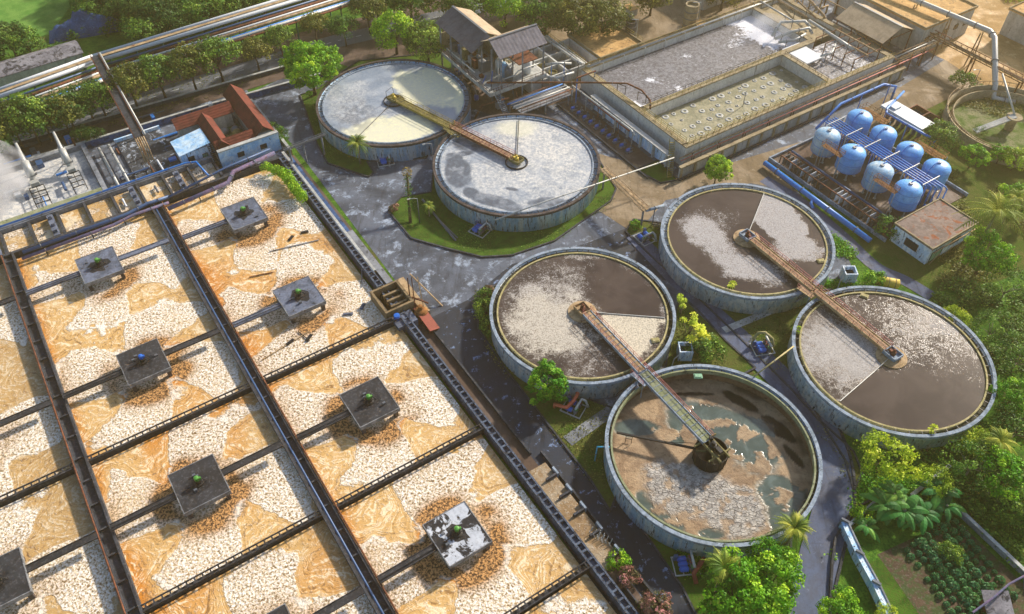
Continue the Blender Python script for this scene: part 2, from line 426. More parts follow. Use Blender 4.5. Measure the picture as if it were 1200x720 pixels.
# lane between the brown tanks, hugging the drained tank
lane = spline([(*G(742,276)[:2],0), (*G(800,335)[:2],0), (*G(850,383)[:2],0), (*G(900,430)[:2],0), (*G(945,478)[:2],0), (*G(972,530)[:2],0), (*G(977,585)[:2],0), (*G(962,645)[:2],0), (*G(950,700)[:2],0), (*G(946,780)[:2],0)], 6)
LANE = lane
nl = len(lane); strip('lane', lane, [3.2+1.9*min(1, i/(nl*.45)) for i in range(nl)], .17, M['lane'])
lk = MB()
for i in range(int(nl*.42), nl-1):
    for sgn, hh in ((-1, .3),):
        a, b = lane[i], lane[i+1]; d = (b-a).normalized(); s_ = Vector((-d.y, d.x, 0))*(2.75)
        lk.bar(a+s_+Vector((0,0,.1)), b+s_+Vector((0,0,.1)), .35, .55)
struct(lk.build('kerb', M['concrete_dark']))

# lawns
L1 = px([(368,130),(378,190),(396,203),(437,207),(432,190),(410,150)])
patch('lawn', px([(352,112),(372,170),(384,192),(432,208),(438,203),(430,190),(500,186),(540,60),(420,72),(372,105)]), .12, M['lawn'], 'concrete_dark')
patch('lawn', px([(455,248),(470,232),(505,226),(508,200),(640,190),(700,185),(722,222),(716,236),(650,283),(600,300),(565,302),(524,292),(482,280)]), .14, M['lawn'], 'concrete_dark')
patch('lawn', px([(733,272),(742,258),(775,262),(800,290),(850,350),(930,345),(975,340),(950,385),(938,450),(962,495),(1000,530),(1010,555),(1000,575),(990,540),(965,500),(925,455),(870,400),(820,352),(770,308)]), .14, M['lawn_dry'], 'concrete_dark')
patch('lawn', px([(562,340),(585,335),(610,440),(720,480),(780,430),(796,345),(818,365),(850,400),(885,432),(850,450),(730,560),(715,600),(690,560),(640,495),(590,430),(560,385)]), .13, M['lawn_dry'], 'concrete_dark')
patch('lawn', px([(745,610),(790,640),(850,655),(905,648),(928,622),(926,650),(912,690),(905,760),(835,760),(800,690)]), .12, M['lawn'], 'concrete_dark')
sheet('lawn', px([(1000,-120),(905,202),(960,172),(1010,290),(1080,345),(1170,330),(1330,260),(1330,140),(1230,70)]), .012, M['lawn_dry'])
strip('footpath', spline([(*G(895,210)[:2],0), (*G(940,238)[:2],0), (*G(985,275)[:2],0), (*G(1025,312)[:2],0), (*G(1062,330)[:2],0), (*G(1092,348)[:2],0)]), [2.6]*31, .06, M['lane'])
strip('footpath', [(*G(848,388)[:2],0), (*G(912,362)[:2],0)], 1.3, .19, M['concrete_pale'])
strip('footpath', [(*G(665,518)[:2],0), (*G(722,478)[:2],0)], 2.0, .19, M['concrete'])
strip('footpath', [(*G(480,520)[:2],0), (*G(500,500)[:2],0)], .2, -.1, M['concrete'])
# the public road behind the tree row, its verges, the field beyond
hw = [G(-260,256), G(-100,206), G(30,164), G(97,142), G(200,108), G(300,78), G(383,52), G(433,40), G(540,14), G(700,-25), G(950,-100)]
hw = spline([(p.x, p.y, 0) for p in hw], 4)
strip('verge', hw, 17, .10, M['track']); strip('highway', hw, 6.0, .13, M['highway'])
m = MB()
for k in range(0, len(hw)-1):
    a, b = hw[k], hw[k+1]; m.bar(a+Vector((0,0,.137)), a+(b-a)*.4+Vector((0,0,.137)), .14, .008)
struct(m.build('road_marking', M['white_panel']))
sheet('meadow', px([(-60,70),(-60,-60),(65,-60),(82,8),(60,40),(10,52)]), .02, M['field'])
# soil of the kitchen garden
sheet('garden_soil', px([(1028,650),(1120,608),(1215,700),(1215,760),(1105,760)]), .03, M['soil'])
sheet('lawn', px([(1008,660),(1040,655),(1100,760),(1035,760)]), .025, M['lawn'])
# damp, dark ground under the filter house and the west service strip
sheet('service_yard', [tuple(U(*q)[:2]) for q in ((-172,60),(-128,82),(-126,101),(-130,104),(-150,106),(-176,96))], .05, M['track'])
sheet('service_yard', [tuple(U(*q)[:2]) for q in ((-172,-60),(-172,40),(-140,38),(-140,-60))], .055, M['yard'])
sheet('service_yard', [tuple(U(*q)[:2]) for q in ((-176,96),(-130,103),(-130,175),(-176,175))], .06, M['yard_warm'])
sheet('drain', [tuple(U(*q)[:2]) for q in ((-141,36.3),(-9,36.3),(-9,39.0),(-141,39.0))], .07, M['track'])

# ------------------------------------------------------------------ aeration basins
VW = [-42.0, -16.0, 10.3, 35.6]          # long walls
UT = [-138.8, -87.6, -61.5, -35.6, -9.4]  # cross walls
WZ, TOPZ = 1.0, 2.1
def water_basin_mat():
    t = NT('basin_water', .35, .35); p = t.pos(True)
    foam, org, smo = t.attr('foam'), t.attr('orange'), t.attr('shade')
    # long drifting curls of thin scum
    wn_ = t.noise(p, .13, 3, .5, 0, True); add = t.n('ShaderNodeMixRGB', blend_type='LINEAR_LIGHT') if False else None
    sub = t.n('ShaderNodeVectorMath', operation='SUBTRACT'); t.l(wn_, sub.inputs[0]); sub.inputs[1].default_value = (.5,.5,.5)
    sc2 = t.n('ShaderNodeVectorMath', operation='SCALE'); t.l(sub.outputs[0], sc2.inputs[0]); sc2.inputs['Scale'].default_value = 22.0
    ad = t.n('ShaderNodeVectorMath', operation='ADD'); t.l(p, ad.inputs[0]); t.l(sc2.outputs[0], ad.inputs[1])
    curl0 = t.noise(ad.outputs[0], .55, 5, .62, 1.2)
    cx = t.n('ShaderNodeCombineXYZ'); t.l(t.math('MULTIPLY', t.attr('flow'), 2.6), cx.inputs[0]); t.l(t.math('MULTIPLY', t.noise(p, .16, 3, .5), 5.0), cx.inputs[1]); t.l(t.math('MULTIPLY', t.noise(p, .5, 4, .6), 1.3), cx.inputs[2])
    curl = t.math('ADD', t.math('MULTIPLY', curl0, .45), t.math('MULTIPLY', t.noise(cx.outputs[0], .8, 4, .6, .4), .55))
    base = t.mix(t.ramp(org, .15, .85), lin('cda668'), lin('c8822e'))
    base = t.mix(t.ramp(curl, .50, .60, 0, .8), base, lin('f4e4c2'))
    base = t.mix(t.ramp(curl, .46, .36, 0, .8), base, lin('7d5a32'))
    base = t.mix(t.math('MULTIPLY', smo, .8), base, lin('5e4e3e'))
    # foam: bubbles with tan gaps, closing to white where it is thick
    f1 = t.noise(p, 2.1, 5, .72, .4); f2 = t.vor(p, 1.9); f3 = t.noise(p, .5, 4, .6)
    h = t.math('ADD', t.math('MULTIPLY', f1, .75), t.math('MULTIPLY', f3, .25))
    dens = t.math('ADD', t.math('MULTIPLY', foam, .62), t.math('SUBTRACT', h, .80))
    fm = t.math('MAXIMUM', t.ramp(dens, -.06, .05), t.math('MULTIPLY', t.ramp(t.noise(p, 2.2, 4, .7), .5, .66), .32))
    f4 = t.noise(p, 3.1, 2, .65, .5); f5 = t.noise(p, .12, 3, .6)
    fcol = t.mix(t.ramp(f4, .36, .47), t.mix(t.ramp(f5, .4, .6), lin('7d6340'), lin('9c8462')), lin('d9c7a8')); fcol = t.mix(t.ramp(f4, .46, .62, 0, .9), fcol, lin('fbfaf6'))
    fcol = t.mix(t.ramp(f5, .5, .75, 0, .4), fcol, lin('d8b988'))
    fcol = t.mix(t.math('MULTIPLY', org, .92), fcol, t.mix(t.ramp(f4, .44, .56), lin('4a2f14'), lin('c48c44')))
    fcol = t.mix(t.attr('edge'), fcol, lin('fbf6ea'))
    col = t.mix(fm, base, fcol)
    t.color(col)
    t.l(t.ramp(fm, 0, 1, .35, .95), t.b.inputs['Roughness'])
    t.bump(t.math('ADD', t.math('MULTIPLY', fm, t.noise(p, 2.3, 4, .7)), t.math('MULTIPLY', curl, .35)), .8, .35)
    return t.m
M['basin_water'] = water_basin_mat()
vn = VN(3); vn2 = VN(11)
AER = []        # aerator places: u, v, both-sided beams?
for v in (-29.0, -3.0):
    for u in (-126.0, -100.2, -74.3, -48.2):
        AER.append((u, v, True))
for u in (-125.2, -100.0, -73.9, -48.2): AER.append((u, 23.0, False))
def basin_water(u0, u1, v0, v1, seed, edge=True):
    m, uu, vv = grid_sheet(u0, u1, v0, v1, WZ, int((u1-u0)/.28), int((v1-v0)/.28))
    flow = np.full(len(uu), 1e3); edge_ = np.zeros(len(uu)); foam = np.zeros(len(uu)); org = np.zeros(len(uu)); sh = np.zeros(len(uu))
    for au, av, _ in AER + [(-22.0, -3.0, True), (-22.0, 23.0, False), (-22.0, -29.0, True)]:
        if not (u0-2 < au < u1+2 and v0-2 < av < v1+2): continue
        du, dv = uu-au, vv-av
        r = np.hypot(du, dv); a = np.arctan2(dv, du)
        w = vn.fbm(uu*.12+seed, vv*.12, 4)*2-1; w2 = vn2.fbm(uu*.5, vv*.5+seed, 4)*2-1
        rot = (vn.at(np.array([au*.37]), np.array([av*.61]))[0]-.5)*.5
        c4 = np.cos(4*(a-rot) + .10*r + .8*w); reach = 14.2 - 8.2*sstep(-c4, -.05, .85) + 4.6*w + 1.0*w2
        flow = np.minimum(flow, r-reach)
        f = sstep(reach-r+2.2*(vn2.fbm(uu*.9, vv*.9+seed, 3)-.5), -1.6, 1.6)
        rim_ = np.exp(-((reach-r-.3)/.32)**2)*1.0; edge_ = np.maximum(edge_, rim_*(.35+.65*vn2.fbm(uu*.3, vv*.3, 3)))
        thick = .80 + .16*(vn.fbm(uu*.3+3, vv*.3, 3)-.4) + .2*rim_
        foam = np.maximum(foam, f*thick)
        ring = np.exp(-((r-5.2)/1.9)**2)*(.35+1.3*sstep(vn2.fbm(uu*.18+au, vv*.18+9, 3), .35, .65))
        org = np.maximum(org, np.clip(ring*f, 0, 1)); foam -= np.clip(ring, 0, 1)*.08*(r < 8)
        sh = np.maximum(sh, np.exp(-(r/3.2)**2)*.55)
    big = vn.fbm(uu*.05+seed*3.1, vv*.05+2, 4)
    org += (1-np.clip(foam, 0, 1))*sstep(big, .5, .75)*.45 + .7*np.exp(-(vv-v0)/1.6)*(v0 > -20) + .3*np.exp(-(uu-u0)/2.0)
    org = np.clip(org, 0, 1)*(1.0 if v0 > -20 else .35)
    foam += .25*sstep(vn2.fbm(uu*.16+5, vv*.09+seed, 5), .56, .72)
    foam += .35*np.exp(-(u1-uu)/.8) + .22*np.exp(-(vv-v0)/.5)
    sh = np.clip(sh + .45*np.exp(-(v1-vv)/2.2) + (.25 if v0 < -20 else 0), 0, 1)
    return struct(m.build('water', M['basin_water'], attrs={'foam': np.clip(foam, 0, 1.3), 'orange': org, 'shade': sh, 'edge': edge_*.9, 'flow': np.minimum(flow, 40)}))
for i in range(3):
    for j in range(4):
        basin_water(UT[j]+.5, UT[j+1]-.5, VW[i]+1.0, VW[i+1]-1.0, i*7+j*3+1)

ab = thing('aeration_basin', 'large walled aeration basins filled with tan foaming water', 'basin', U(-87, 10, 0))
def long_wall(v, u0, u1, right=False):
    m = MB()
    for s_ in (-.85, .85): m.ubox(u0, u1, v+s_-.16, v+s_+.16, 0, TOPZ + (.12 if s_ > 0 else 0))
    m.ubox(u0, u1, v-.7, v+.7, 0, TOPZ-.55)
    u = u0+2
    while u < u1: m.ubox(u, u+.25, v-.69, v+.69, TOPZ-.35, TOPZ-.1); u += 4.4
    w = m.build('channel_wall', M['concrete_dark'], ab)
    return w
for v in VW[:3]: long_wall(v, -139.2, -9)
pm = MB(); pm.tube([U(-139, 9.95, 1.95), U(-9, 9.95, 1.95)], .17, 8); pm.build('channel_pipe', M['pipe_navy'], ab, True)
pm = MB(); pm.tube([U(-139, 11.45, 2.3), U(-9, 11.45, 2.3)], .13, 8); pm.build('channel_pipe', M['rust'], ab, True)
pm = MB(); pm.tube([U(-139, -16.9, 2.3), U(-9, -16.9, 2.3)], .13, 8); pm.build('channel_pipe', M['rust'], ab, True)
# right-hand wall with a ladder-like top
m = MB(); m.ubox(-139.2, -9, 35.3, 35.6, 0, TOPZ); m.ubox(-139.2, -9, 36.35, 36.6, 0, TOPZ-.1); m.ubox(-139.2, -9, 35.6, 36.35, 0, TOPZ-.5)
u = -139
while u < -10: m.ubox(u, u+.3, 35.61, 36.34, TOPZ-.45, TOPZ-.14); u += 1.3
m.build('channel_wall', M['ladder'], ab)
def cross_wall(u, v0, v1):
    m = MB(); m.ubox(u-.22, u+.22, v0, v1, 0, TOPZ-.35)
    for s_ in (-.45, .45): m.ubox(u+s_-.07, u+s_+.07, v0, v1, TOPZ-.1, TOPZ+.12)
    v = v0+.4
    while v < v1-.2: m.ubox(u-.38, u+.38, v, v+.2, TOPZ-.08, TOPZ+.06); v += 1.05
    m.build('cross_wall', M['slab_black'], ab)
for i in range(3):
    for u in UT[1:]: cross_wall(u, VW[i]+1.02, VW[i+1]-1.02 if i < 2 else 35.28)
m = MB(); m.ubox(-139.4, -138.8, -42, 35.3, 0, TOPZ); m.build('end_wall', M['concrete_dark'], ab)
# small settling cells along the far end
for k in range(9):
    v = -21.0 + k*5.0
    m, uu, vv = grid_sheet(-146.6, -139.5, v+.3, v+4.7, 1.0, 24, 16)
    f = .55*sstep(vn.fbm(uu*.5+k*3, vv*.5, 4), .4, .7) + (.35 if k % 3 == 1 else .1)
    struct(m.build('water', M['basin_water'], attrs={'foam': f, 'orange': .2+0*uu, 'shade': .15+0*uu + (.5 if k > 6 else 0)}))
m = MB()
for k in range(10):
    v = -21.0+k*5.0
    m.ubox(-146.8, -139.4, v-.22, v+.22, 0, 1.75)
m.build('cell_divider', M['concrete_dark'], ab)
m = MB(); m.ubox(-147.6, -146.8, -42, 24.5, 0, 1.9); m.build('end_wall', M['concrete'], ab)
for k in (1, 3, 6, 8):
    v = -21.0+k*5.0-2.5 + (1.2 if k != 8 else 0); m = MB(); m.ubox(-146.4, -139.8, v-.55, v+.55, 1.5, 1.9)
    for u in (-145.5, -143.2, -141.2): m.ubox(u, u+.7, v-.3, v+.3, 1.9, 2.6)
    m.build('sluice_gate', M['slab_blue'], ab)

# blue and mauve pipes that run over the end wall
def pipe_thing(name, label, pts, r, mat, cat='pipe', supports=True, group=None, n=10, smat='dark', bend=True):
    t = thing(name, label, cat, Vector((pts[0][0], pts[0][1], 0)), group)
    m = MB(); m.tube(pts, r, n); m.build('pipe_run', M[mat], t, True)
    for a, b in zip(pts[:-1], pts[1:]):
        a, b = Vector(a), Vector(b); L = (b-a).length
        k = max(1, int(L/6))
        for i in range(k):
            c = a+(b-a)*((i+.5)/k); d = (b-a).normalized(); rr = max(r if not isinstance(r, list) else r[0], .05)
            f = MB(); f.tube([c-d*.06, c+d*.06], rr*1.35, n); f.build('flange', M['grey'], t, True)
    if supports:
        for a, b in zip(pts[:-1], pts[1:]):
            a, b = Vector(a), Vector(b); L = (b-a).length
            if abs((b-a).z) > L*.5: continue
            k = max(1, int(L/7))
            for i in range(k):
                c = a+(b-a)*((i+.5)/k)
                if c.z > .7: s_ = MB(); s_.bar((c.x, c.y, 0), (c.x, c.y, c.z-.02), .16, .16); s_.build('support', M[smat], t)
    return t
pipe_thing('overflow_pipe', 'long navy pipe bending over the far end wall of the foaming basins', [U(-137.4,-13.5,2.6), U(-137.6,5,2.6), U(-138.6,9,2.6), U(-138.4,13.0,2.6)], .33, 'pipe_navy')
pipe_thing('overflow_pipe', 'mauve stained pipe lying just inside the far end wall of the basins', [U(-136.3,-14,2.2), U(-136.5,2,2.2), U(-137.3,6,2.2), U(-137.2,12.5,2.2)], .3, 'pipe_mauve')
pipe_thing('overflow_pipe', 'mauve and white pipe with an elbow beside the green hedge', [U(-135.2,11.8,2.4), U(-136.6,24,2.4), U(-139.0,26,2.6), U(-140.0,35,2.8)], .42, 'pipe_mauve')
pipe_thing('overflow_pipe', 'dark blue pipe below the blue wall of the red roofed building', [U(-138.2,13,2.7), U(-140.6,25,2.9), U(-141.4,34.6,3.0)], .24, 'pipe_navy')
pipe_thing('overflow_pipe', 'thin blue pipe along the outer edge of the settling cells', [U(-147.3,-20,2.3), U(-147.3,19,2.3), U(-146.5,21,2.3), U(-141,21.5,2.3)], .2, 'pipe_blue')

# ------------------------------------------------------------------ surface aerators
def aerator(mat, label, u, v, both, extra=False, wear=0):
    t = thing('surface_aerator', label, 'aerator', U(u, v, 0), 'surface aerators standing in the foaming basins')
    m = MB(); m.ubox(u-3.45, u+3.45, v-3.15, v+3.15, 2.55, 3.2); pl_ = m.build('platform', M[mat], t)
    m = MB()
    for sx, sy, wx, wy in ((-1,0,.12,6.54),(1,0,.12,6.54),(0,-1,6.9,.12),(0,1,6.9,.12)): cu, cv_ = u+sx*3.52, v+sy*3.22; m.ubox(cu-wx/2, cu+wx/2, cv_-wy/2, cv_+wy/2, 2.5, 3.26)
    m.build('slab_edge', M['slab_trim'], pl_)
    for a in (-3.0, 3.0):
        for b in (-2.7, 2.7):
            m = MB(); m.ubox(u+a-.3, u+a+.3, v+b-.3, v+b+.3, .2, 2.55); m.build('leg', M['rim_dark'], t)
    m = MB(); m.ubox(u-.2, u+2.76, v-2.82, v+2.82, 2.5, 2.75) if False else None
    m = MB(); c = U(u, v, 0)
    m.lathe([(.02,3.2),(.75,3.2),(.75,3.42),(.5,3.5),(.5,3.95),(.02,3.95)], c, 16); gb = m.build('gearbox', M['black'], t, False)
    m = MB(); m.lathe([(.02,3.95),(.3,3.95),(.3,4.55),(.34,4.55),(.34,4.62),(.15,4.7),(.02,4.72)], c, 14)
    for k in range(8):
        a = k*pi/4; m.bar(c+Vector((.32*cos(a),.32*sin(a),4.0)), c+Vector((.32*cos(a),.32*sin(a),4.5)), .05, .05)
    m.box(c+Vector((.42,.1,4.35)), (.3,.3,.35), TH); m.build('motor', M['motor_green' if not extra else 'motor_blue'], t)
    ro = random.Random(int(u*7+v)); ol = [(c.x+rr_*cos(q), c.y+rr_*sin(q)) for q, rr_ in [(k*pi/9, ro.uniform(1.0, 2.1)) for k in range(18)]]
    m = MB(); m.sheet(ol, 3.204); m.build('oil_stain', M['oil'], pl_)
    for q in (.4, 2.5, 4.6): m = MB(); m.bar(c+Vector((1.1*cos(q),1.1*sin(q),3.2)), c+Vector((.5*cos(q),.5*sin(q),4.3)), .09, .09); m.build('motor_strut', M['dark'], t)
    for k in range(R.randint(2, 4)):
        a, b = R.uniform(-2, 2), R.uniform(-2.2, 2.2)
        if hypot(a, b) > 1: m = MB(); m.ubox(u+a, u+a+.3, v+b, v+b+.45, 3.2, 3.2+R.uniform(.15, .5)); m.build('control_box', M['grey'], t)
    bw = [('l', v-(13.1 if v < 10 else 12.6)+1.05, v-3.28)]
    if both: bw.append(('r', v+3.28, v+13.1-.95))
    for _, a, b in bw:
        m = MB(); m.ubox(u-.5, u+.5, a, b, 2.72, 2.95)
        m.ubox(u-.56, u-.46, a, b, 2.95, 3.08); m.ubox(u+.46, u+.56, a, b, 2.95, 3.08)
        m.build('access_beam', M['slab_blue' if mat == 'slab_blue' else 'slab_black'], t)
    m = MB(); m.tube([U(u+.2, bw[0][1], 3.12), U(u+.2, v-2.2, 3.14), U(u+.1, v-.5, 3.3)], .06, 6); m.build('cable_duct', M['black'], t)
    return t
DSC = {(-126.0,-29.0):('slab_black','aerator beyond the left frame edge, its dark beam reaching the topmost basin wall'),(-125.2,23.0):('slab_blue','grey blue aerator platform nearest the red roofed building'),
 (-126.0,-3.0):('slab_blue','grey blue aerator platform below the long navy overflow pipe'),
 (-100.0,23.0):('slab_blue','grey blue aerator platform amid the debris strewn foam with a red box'),
 (-100.2,-3.0):('slab_black','dark stained aerator platform with a blue motor in the upper left basin'),
 (-73.9,23.0):('slab_black','black aerator platform nearest the rusty debris and trestle by the road'),
 (-74.3,-3.0):('slab_black','black aerator platform with a pale corner at the middle of the left basin'),
 (-48.2,23.0):('slab_pied','black and white patched aerator platform at the bottom centre'),
 (-74.3,-29.0):('slab_black','black aerator platform cut off at the left edge of the picture'),
 (-48.2,-3.0):('slab_black','black aerator platform cut off at the bottom edge of the picture'),
 (-100.2,-29.0):('slab_black','aerator beyond the left frame edge, its beam crossing grey foam under the topmost one'), (-48.2,-29.0):None}
for u, v, both in AER:
    d = DSC.get((u, v))
    if d: aerator(d[0], d[1], u, v, both, extra=(u, v) == (-100.2, -3.0))
# ================================================================== ROUND TANKS
def brown_water():
    t = NT('brown_water', .2, .22); p = t.pos(True); foam, dk, sm = t.attr('foam'), t.attr('dark'), t.attr('cream')
    a = t.noise(p, .12, 4, .6, .8)
    base = t.mix(t.ramp(a, .35, .65), lin('3b322e'), lin('4d433d'))
    f1 = t.noise(p, 4.6, 3, .85); f2 = t.noise(p, .7, 8, .82, .9)
    h = t.math('ADD', t.math('MULTIPLY', f1, .4), t.math('MULTIPLY', f2, .6))
    d = t.math('ADD', t.math('MULTIPLY', foam, .34), t.math('SUBTRACT', h, .71))
    fm = t.math('MULTIPLY', t.ramp(d, -.06, .12), t.ramp(f1, .32, .62, .35, .95))
    col = t.mix(fm, base, t.mix(sm, lin('b0aeae'), lin('d8cfba')))
    col = t.mix(t.math('MULTIPLY', dk, .8), col, lin('1d1714'))
    t.color(col); t.l(t.ramp(fm, 0, .9, .16, .9), t.b.inputs['Roughness']); t.bump(t.math('ADD', fm, t.math('MULTIPLY', f2, .3)), .35, .06); return t.m
def pale_water():
    t = NT('pale_water', .4, .4); p = t.pos(True); foam, dk, cr = t.attr('foam'), t.attr('dark'), t.attr('cream')
    a = t.noise(p, .16, 5, .62, 1.5); f = t.noise(p, 1.6, 6, .75, .6)
    base = t.mix(t.ramp(a, .36, .64), lin('6f7e90'), lin('8d99a8'))
    base = t.mix(t.math('MULTIPLY', t.ramp(f, .44, .66), foam), base, lin('cfd0ce'))
    base = t.mix(t.math('MULTIPLY', t.ramp(f, .25, .6), t.math('MULTIPLY', foam, .5)), base, lin('d8d4ca'))
    base = t.mix(t.math('MULTIPLY', t.ramp(f, .7, .3, .5, 1), cr), base, lin('e6e2bd'))
    base = t.mix(t.math('MULTIPLY', t.ramp(f, .7, .4, .55, 1), dk), base, lin('50565f'))
    t.color(base); t.bump(f, .35, .12); return t.m
def sludge():
    t = NT('sludge', .7, .35); p = t.pos(True); pool, crust, dk = t.attr('pool'), t.attr('crust'), t.attr('dark')
    a = t.noise(p, .35, 6, .65, .8); f = t.noise(p, 2.2, 5, .75, .3)
    col = t.mix(t.ramp(a, .36, .64), lin('856f58'), lin('ae9678')); col = t.mix(t.ramp(f, .52, .72, 0, .8), col, lin('5d4630'))
    v = t.n('ShaderNodeTexVoronoi', feature='DISTANCE_TO_EDGE'); v.inputs['Scale'].default_value = 1.1
    nv = t.noise(p, 1.3, 4, .6, 0, True); va = t.n('ShaderNodeVectorMath', operation='ADD'); t.l(t.pos(True, (1,1.7,1), (0,0,.5)), va.inputs[0]); t.l(nv, va.inputs[1]); t.l(va.outputs[0], v.inputs['Vector'])
    cr = t.mix(t.ramp(t.noise(p, 1.2, 6, .8), .35, .65), lin('c2beb6'), lin('7d7a78'))
    cr = t.mix(t.math('MULTIPLY', t.ramp(v.outputs['Distance'], .0, .10, .8, 0), t.ramp(f, .4, .6)), cr, lin('403c38'))
    col = t.mix(crust, col, cr)
    col = t.mix(pool, col, t.mix(t.ramp(a, .4, .7), lin('48544f'), lin('62706c')))
    col = t.mix(dk, col, lin('241b16'))
    t.color(col); t.l(t.ramp(pool, 0, 1, .85, .12), t.b.inputs['Roughness'])
    hh = t.math('MULTIPLY', t.math('ADD', f, t.math('MULTIPLY', crust, t.ramp(v.outputs['Distance'], 0, .1))), t.math('SUBTRACT', 1.0, pool))
    t.bump(hh, .7, .25); return t.m
M['brown_water'] = brown_water(); M['pale_water'] = pale_water(); M['sludge'] = sludge()
tn = VN(21); tn2 = VN(22)
def angdiff(a, b): return (a-b+pi) % (2*pi) - pi
def wedge(A_, a0, a1, soft=.03):
    """1 between the angles a0 -> a1 (counter-clockwise)"""
    w = (a1-a0) % (2*pi); d = (A_-a0) % (2*pi)
    return ((d < w)*1.0)
TC = {'A': (-25.2, 153.3, 16.4), 'B': (.9, 131.9, 16.35), 'C': (11.5, 92.15, 15.1), 'D': (41.8, 109.9, 15.15), 'E': (59.15, 82.6, 15.1), 'F': (28.4, 65.7, 15.1)}
def ang(k, pxl, z=3.7):
    c = TC[k]; p = G(*pxl, z); return atan2(p.y-c[1], p.x-c[0])
RIMZ = 4.0

def clarifier(key, label, wallm, rimm, gutm, weirm, wz, wr, deep=False):
    cx, cy, r = TC[key]
    t = thing('round_tank', label, 'tank', (cx, cy, 0), 'round settling tanks with rim channels and walkways')
    c = (cx, cy, 0); H = RIMZ
    m = MB(); m.lathe([(r-.35, 0), (r-.02, 0), (r-.02, H-.55), (r, H-.55), (r, H), (r-.35, H), (r-.35, 0)], c, 128)
    m.build('wall', M[wallm], t, True)
    m = MB(); m.lathe([(r+.03, H-.45), (r+.1, H-.45), (r+.1, H+.06), (r-.42, H+.06), (r-.42, H-.2)], c, 128); m.build('rim', M[rimm], t)
    m = MB(); m.lathe([(r-.36, H-.65), (wr+.25, H-.65), (wr+.25, H-.95 if not deep else H-.95)], c, 128); m.build('rim_channel', M[gutm], t)
    m = MB(); m.lathe([(wr+.26, H-1.2), (wr+.26, H-.16), (wr, H-.16), (wr, H-1.2 if not deep else H-1.0)], c, 128, closed=False)
    m.build('weir', M[weirm], t)
    for k in range(48):                              # brackets across the channel
        a = 2*pi*k/48; d = Vector((cos(a), sin(a), 0)); m = MB()
        m.bar(Vector(c)+d*(wr+.2)+Vector((0,0,H-.22)), Vector(c)+d*(r-.36)+Vector((0,0,H-.22)), .12, .1); m.build('channel_bracket', M['dark'], t)
    if deep:
        m = MB(); m.lathe([(wr+.25, H-.9), (r-.5, H-.95), (r-.5, .2)], c, 128); m.build('inner_wall', M['sludge_wall'], t, True)
    return t, c
M['sludge_wall'] = grime('inner_wall_mud', '7a5f48', '8f745a', '3a2b20', .5, 2, t3=(.55,.68))

def railing(m, a, b, h=1.0, step=1.6, r=.035, side=Vector((0,0,0))):
    a, b = Vector(a)+side, Vector(b)+side; L = (b-a).length; n = max(1, int(L/step))
    for i in range(n+1):
        p = a+(b-a)*(i/n); m.bar(p, p+Vector((0,0,h)), r*1.6, r*1.6)
    for z in (h, h*.5): m.bar(a+Vector((0,0,z)), b+Vector((0,0,z)), r*1.6, r*1.6)
def bridge(t, p, q, w, deckm, beamm, railm, z=4.55, rails=(1, -1), grating=True):
    """walkway from the drive at p to the rim at q"""
    p = Vector((p[0], p[1], z)); q = Vector((q[0], q[1], z)); d = (q-p).normalized(); s_ = Vector((-d.y, d.x, 0))
    m = MB(); m.bar(p, q, w-.2, .06)
    L = (q-p).length; n = int(L/1.0)
    wk = m.build('walkway', M[deckm], t)
    m = MB()
    for sg in (1, -1): m.bar(p+s_*sg*(w/2)-Vector((0,0,.12)), q+s_*sg*(w/2)-Vector((0,0,.12)), .14, .5)
    for i in range(n+1):
        c = p+d*(i*L/max(n,1)); m.bar(c-s_*(w/2-.08)-Vector((0,0,-.05)), c+s_*(w/2-.08)-Vector((0,0,-.05)), .09, .05)
    m.build('side_beams', M[beamm], wk)
    for sg in rails:
        m = MB(); railing(m, p, q, side=s_*sg*(w/2+.02), r=.04); m.build('railing', M[railm], wk)
    return wk
def center_drive(t, c, d, boxm, discm, kind='disc', z=4.55):
    c = Vector((c[0], c[1], 0)); s_ = Vector((-d.y, d.x, 0))
    if kind == 'disc':
        m = MB(); m.lathe([(.3, 4.1), (2.35, 3.8), (2.35, 3.5), (2.2, 3.5), (.3, 3.8)], c, 40); m.build('feed_well', M[discm], t)
    elif kind == 'ring':
        m = MB(); m.lathe([(2.1, 3.3), (2.1, 3.95), (2.25, 3.95), (2.25, 3.3)], c, 40, closed=True); m.build('feed_well', M[discm], t)
    m = MB(); 
    m.lathe([(.32, 0.3), (.32, 4.4)], c, 12)
    m.build('centre_column', M['grey'], t)
    m = MB(); zz = z
    for sg in (1, -1):
        m.bar(c+s_*sg*.95-d*1.1+Vector((0,0,zz-.1)), c+s_*sg*.95+d*1.2+Vector((0,0,zz-.1)), .16, .6)
        m.bar(c+d*sg*1.1-s_*.95+Vector((0,0,zz-.1)), c+d*sg*1.1+s_*.95+Vector((0,0,zz-.1)), .16, .6)
    m.box(c+Vector((0,0,zz-.25)), (1.9, 1.7, .1), atan2(d.y, d.x))
    m.build('drive_platform', M[boxm], t)
    m = MB(); m.lathe([(.02, zz-.2), (.42, zz-.2), (.42, zz+.3), (.2, zz+.45), (.2, zz+.9), (.02, zz+.95)], c, 14); m.box(c+d*.5+Vector((0,0,zz+.15)), (.5,.4,.4), atan2(d.y, d.x))
    m.build('drive_motor', M['rust' if kind == 'disc' else 'yellow'], t)
def arm(t, c, a, r, mat='grey', z=3.95, w=.1, name='scum_arm'):
    c = Vector((c[0], c[1], 0)); d = Vector((cos(a), sin(a), 0)); m = MB()
    m.bar(c+d*.5+Vector((0,0,z)), c+d*r+Vector((0,0,z)), w, .12); m.bar(c+d*.5+Vector((0,0,z+.45)), c+d*(r*.35)+Vector((0,0,z)), .06, .06)
    m.build(name, M[mat], t)

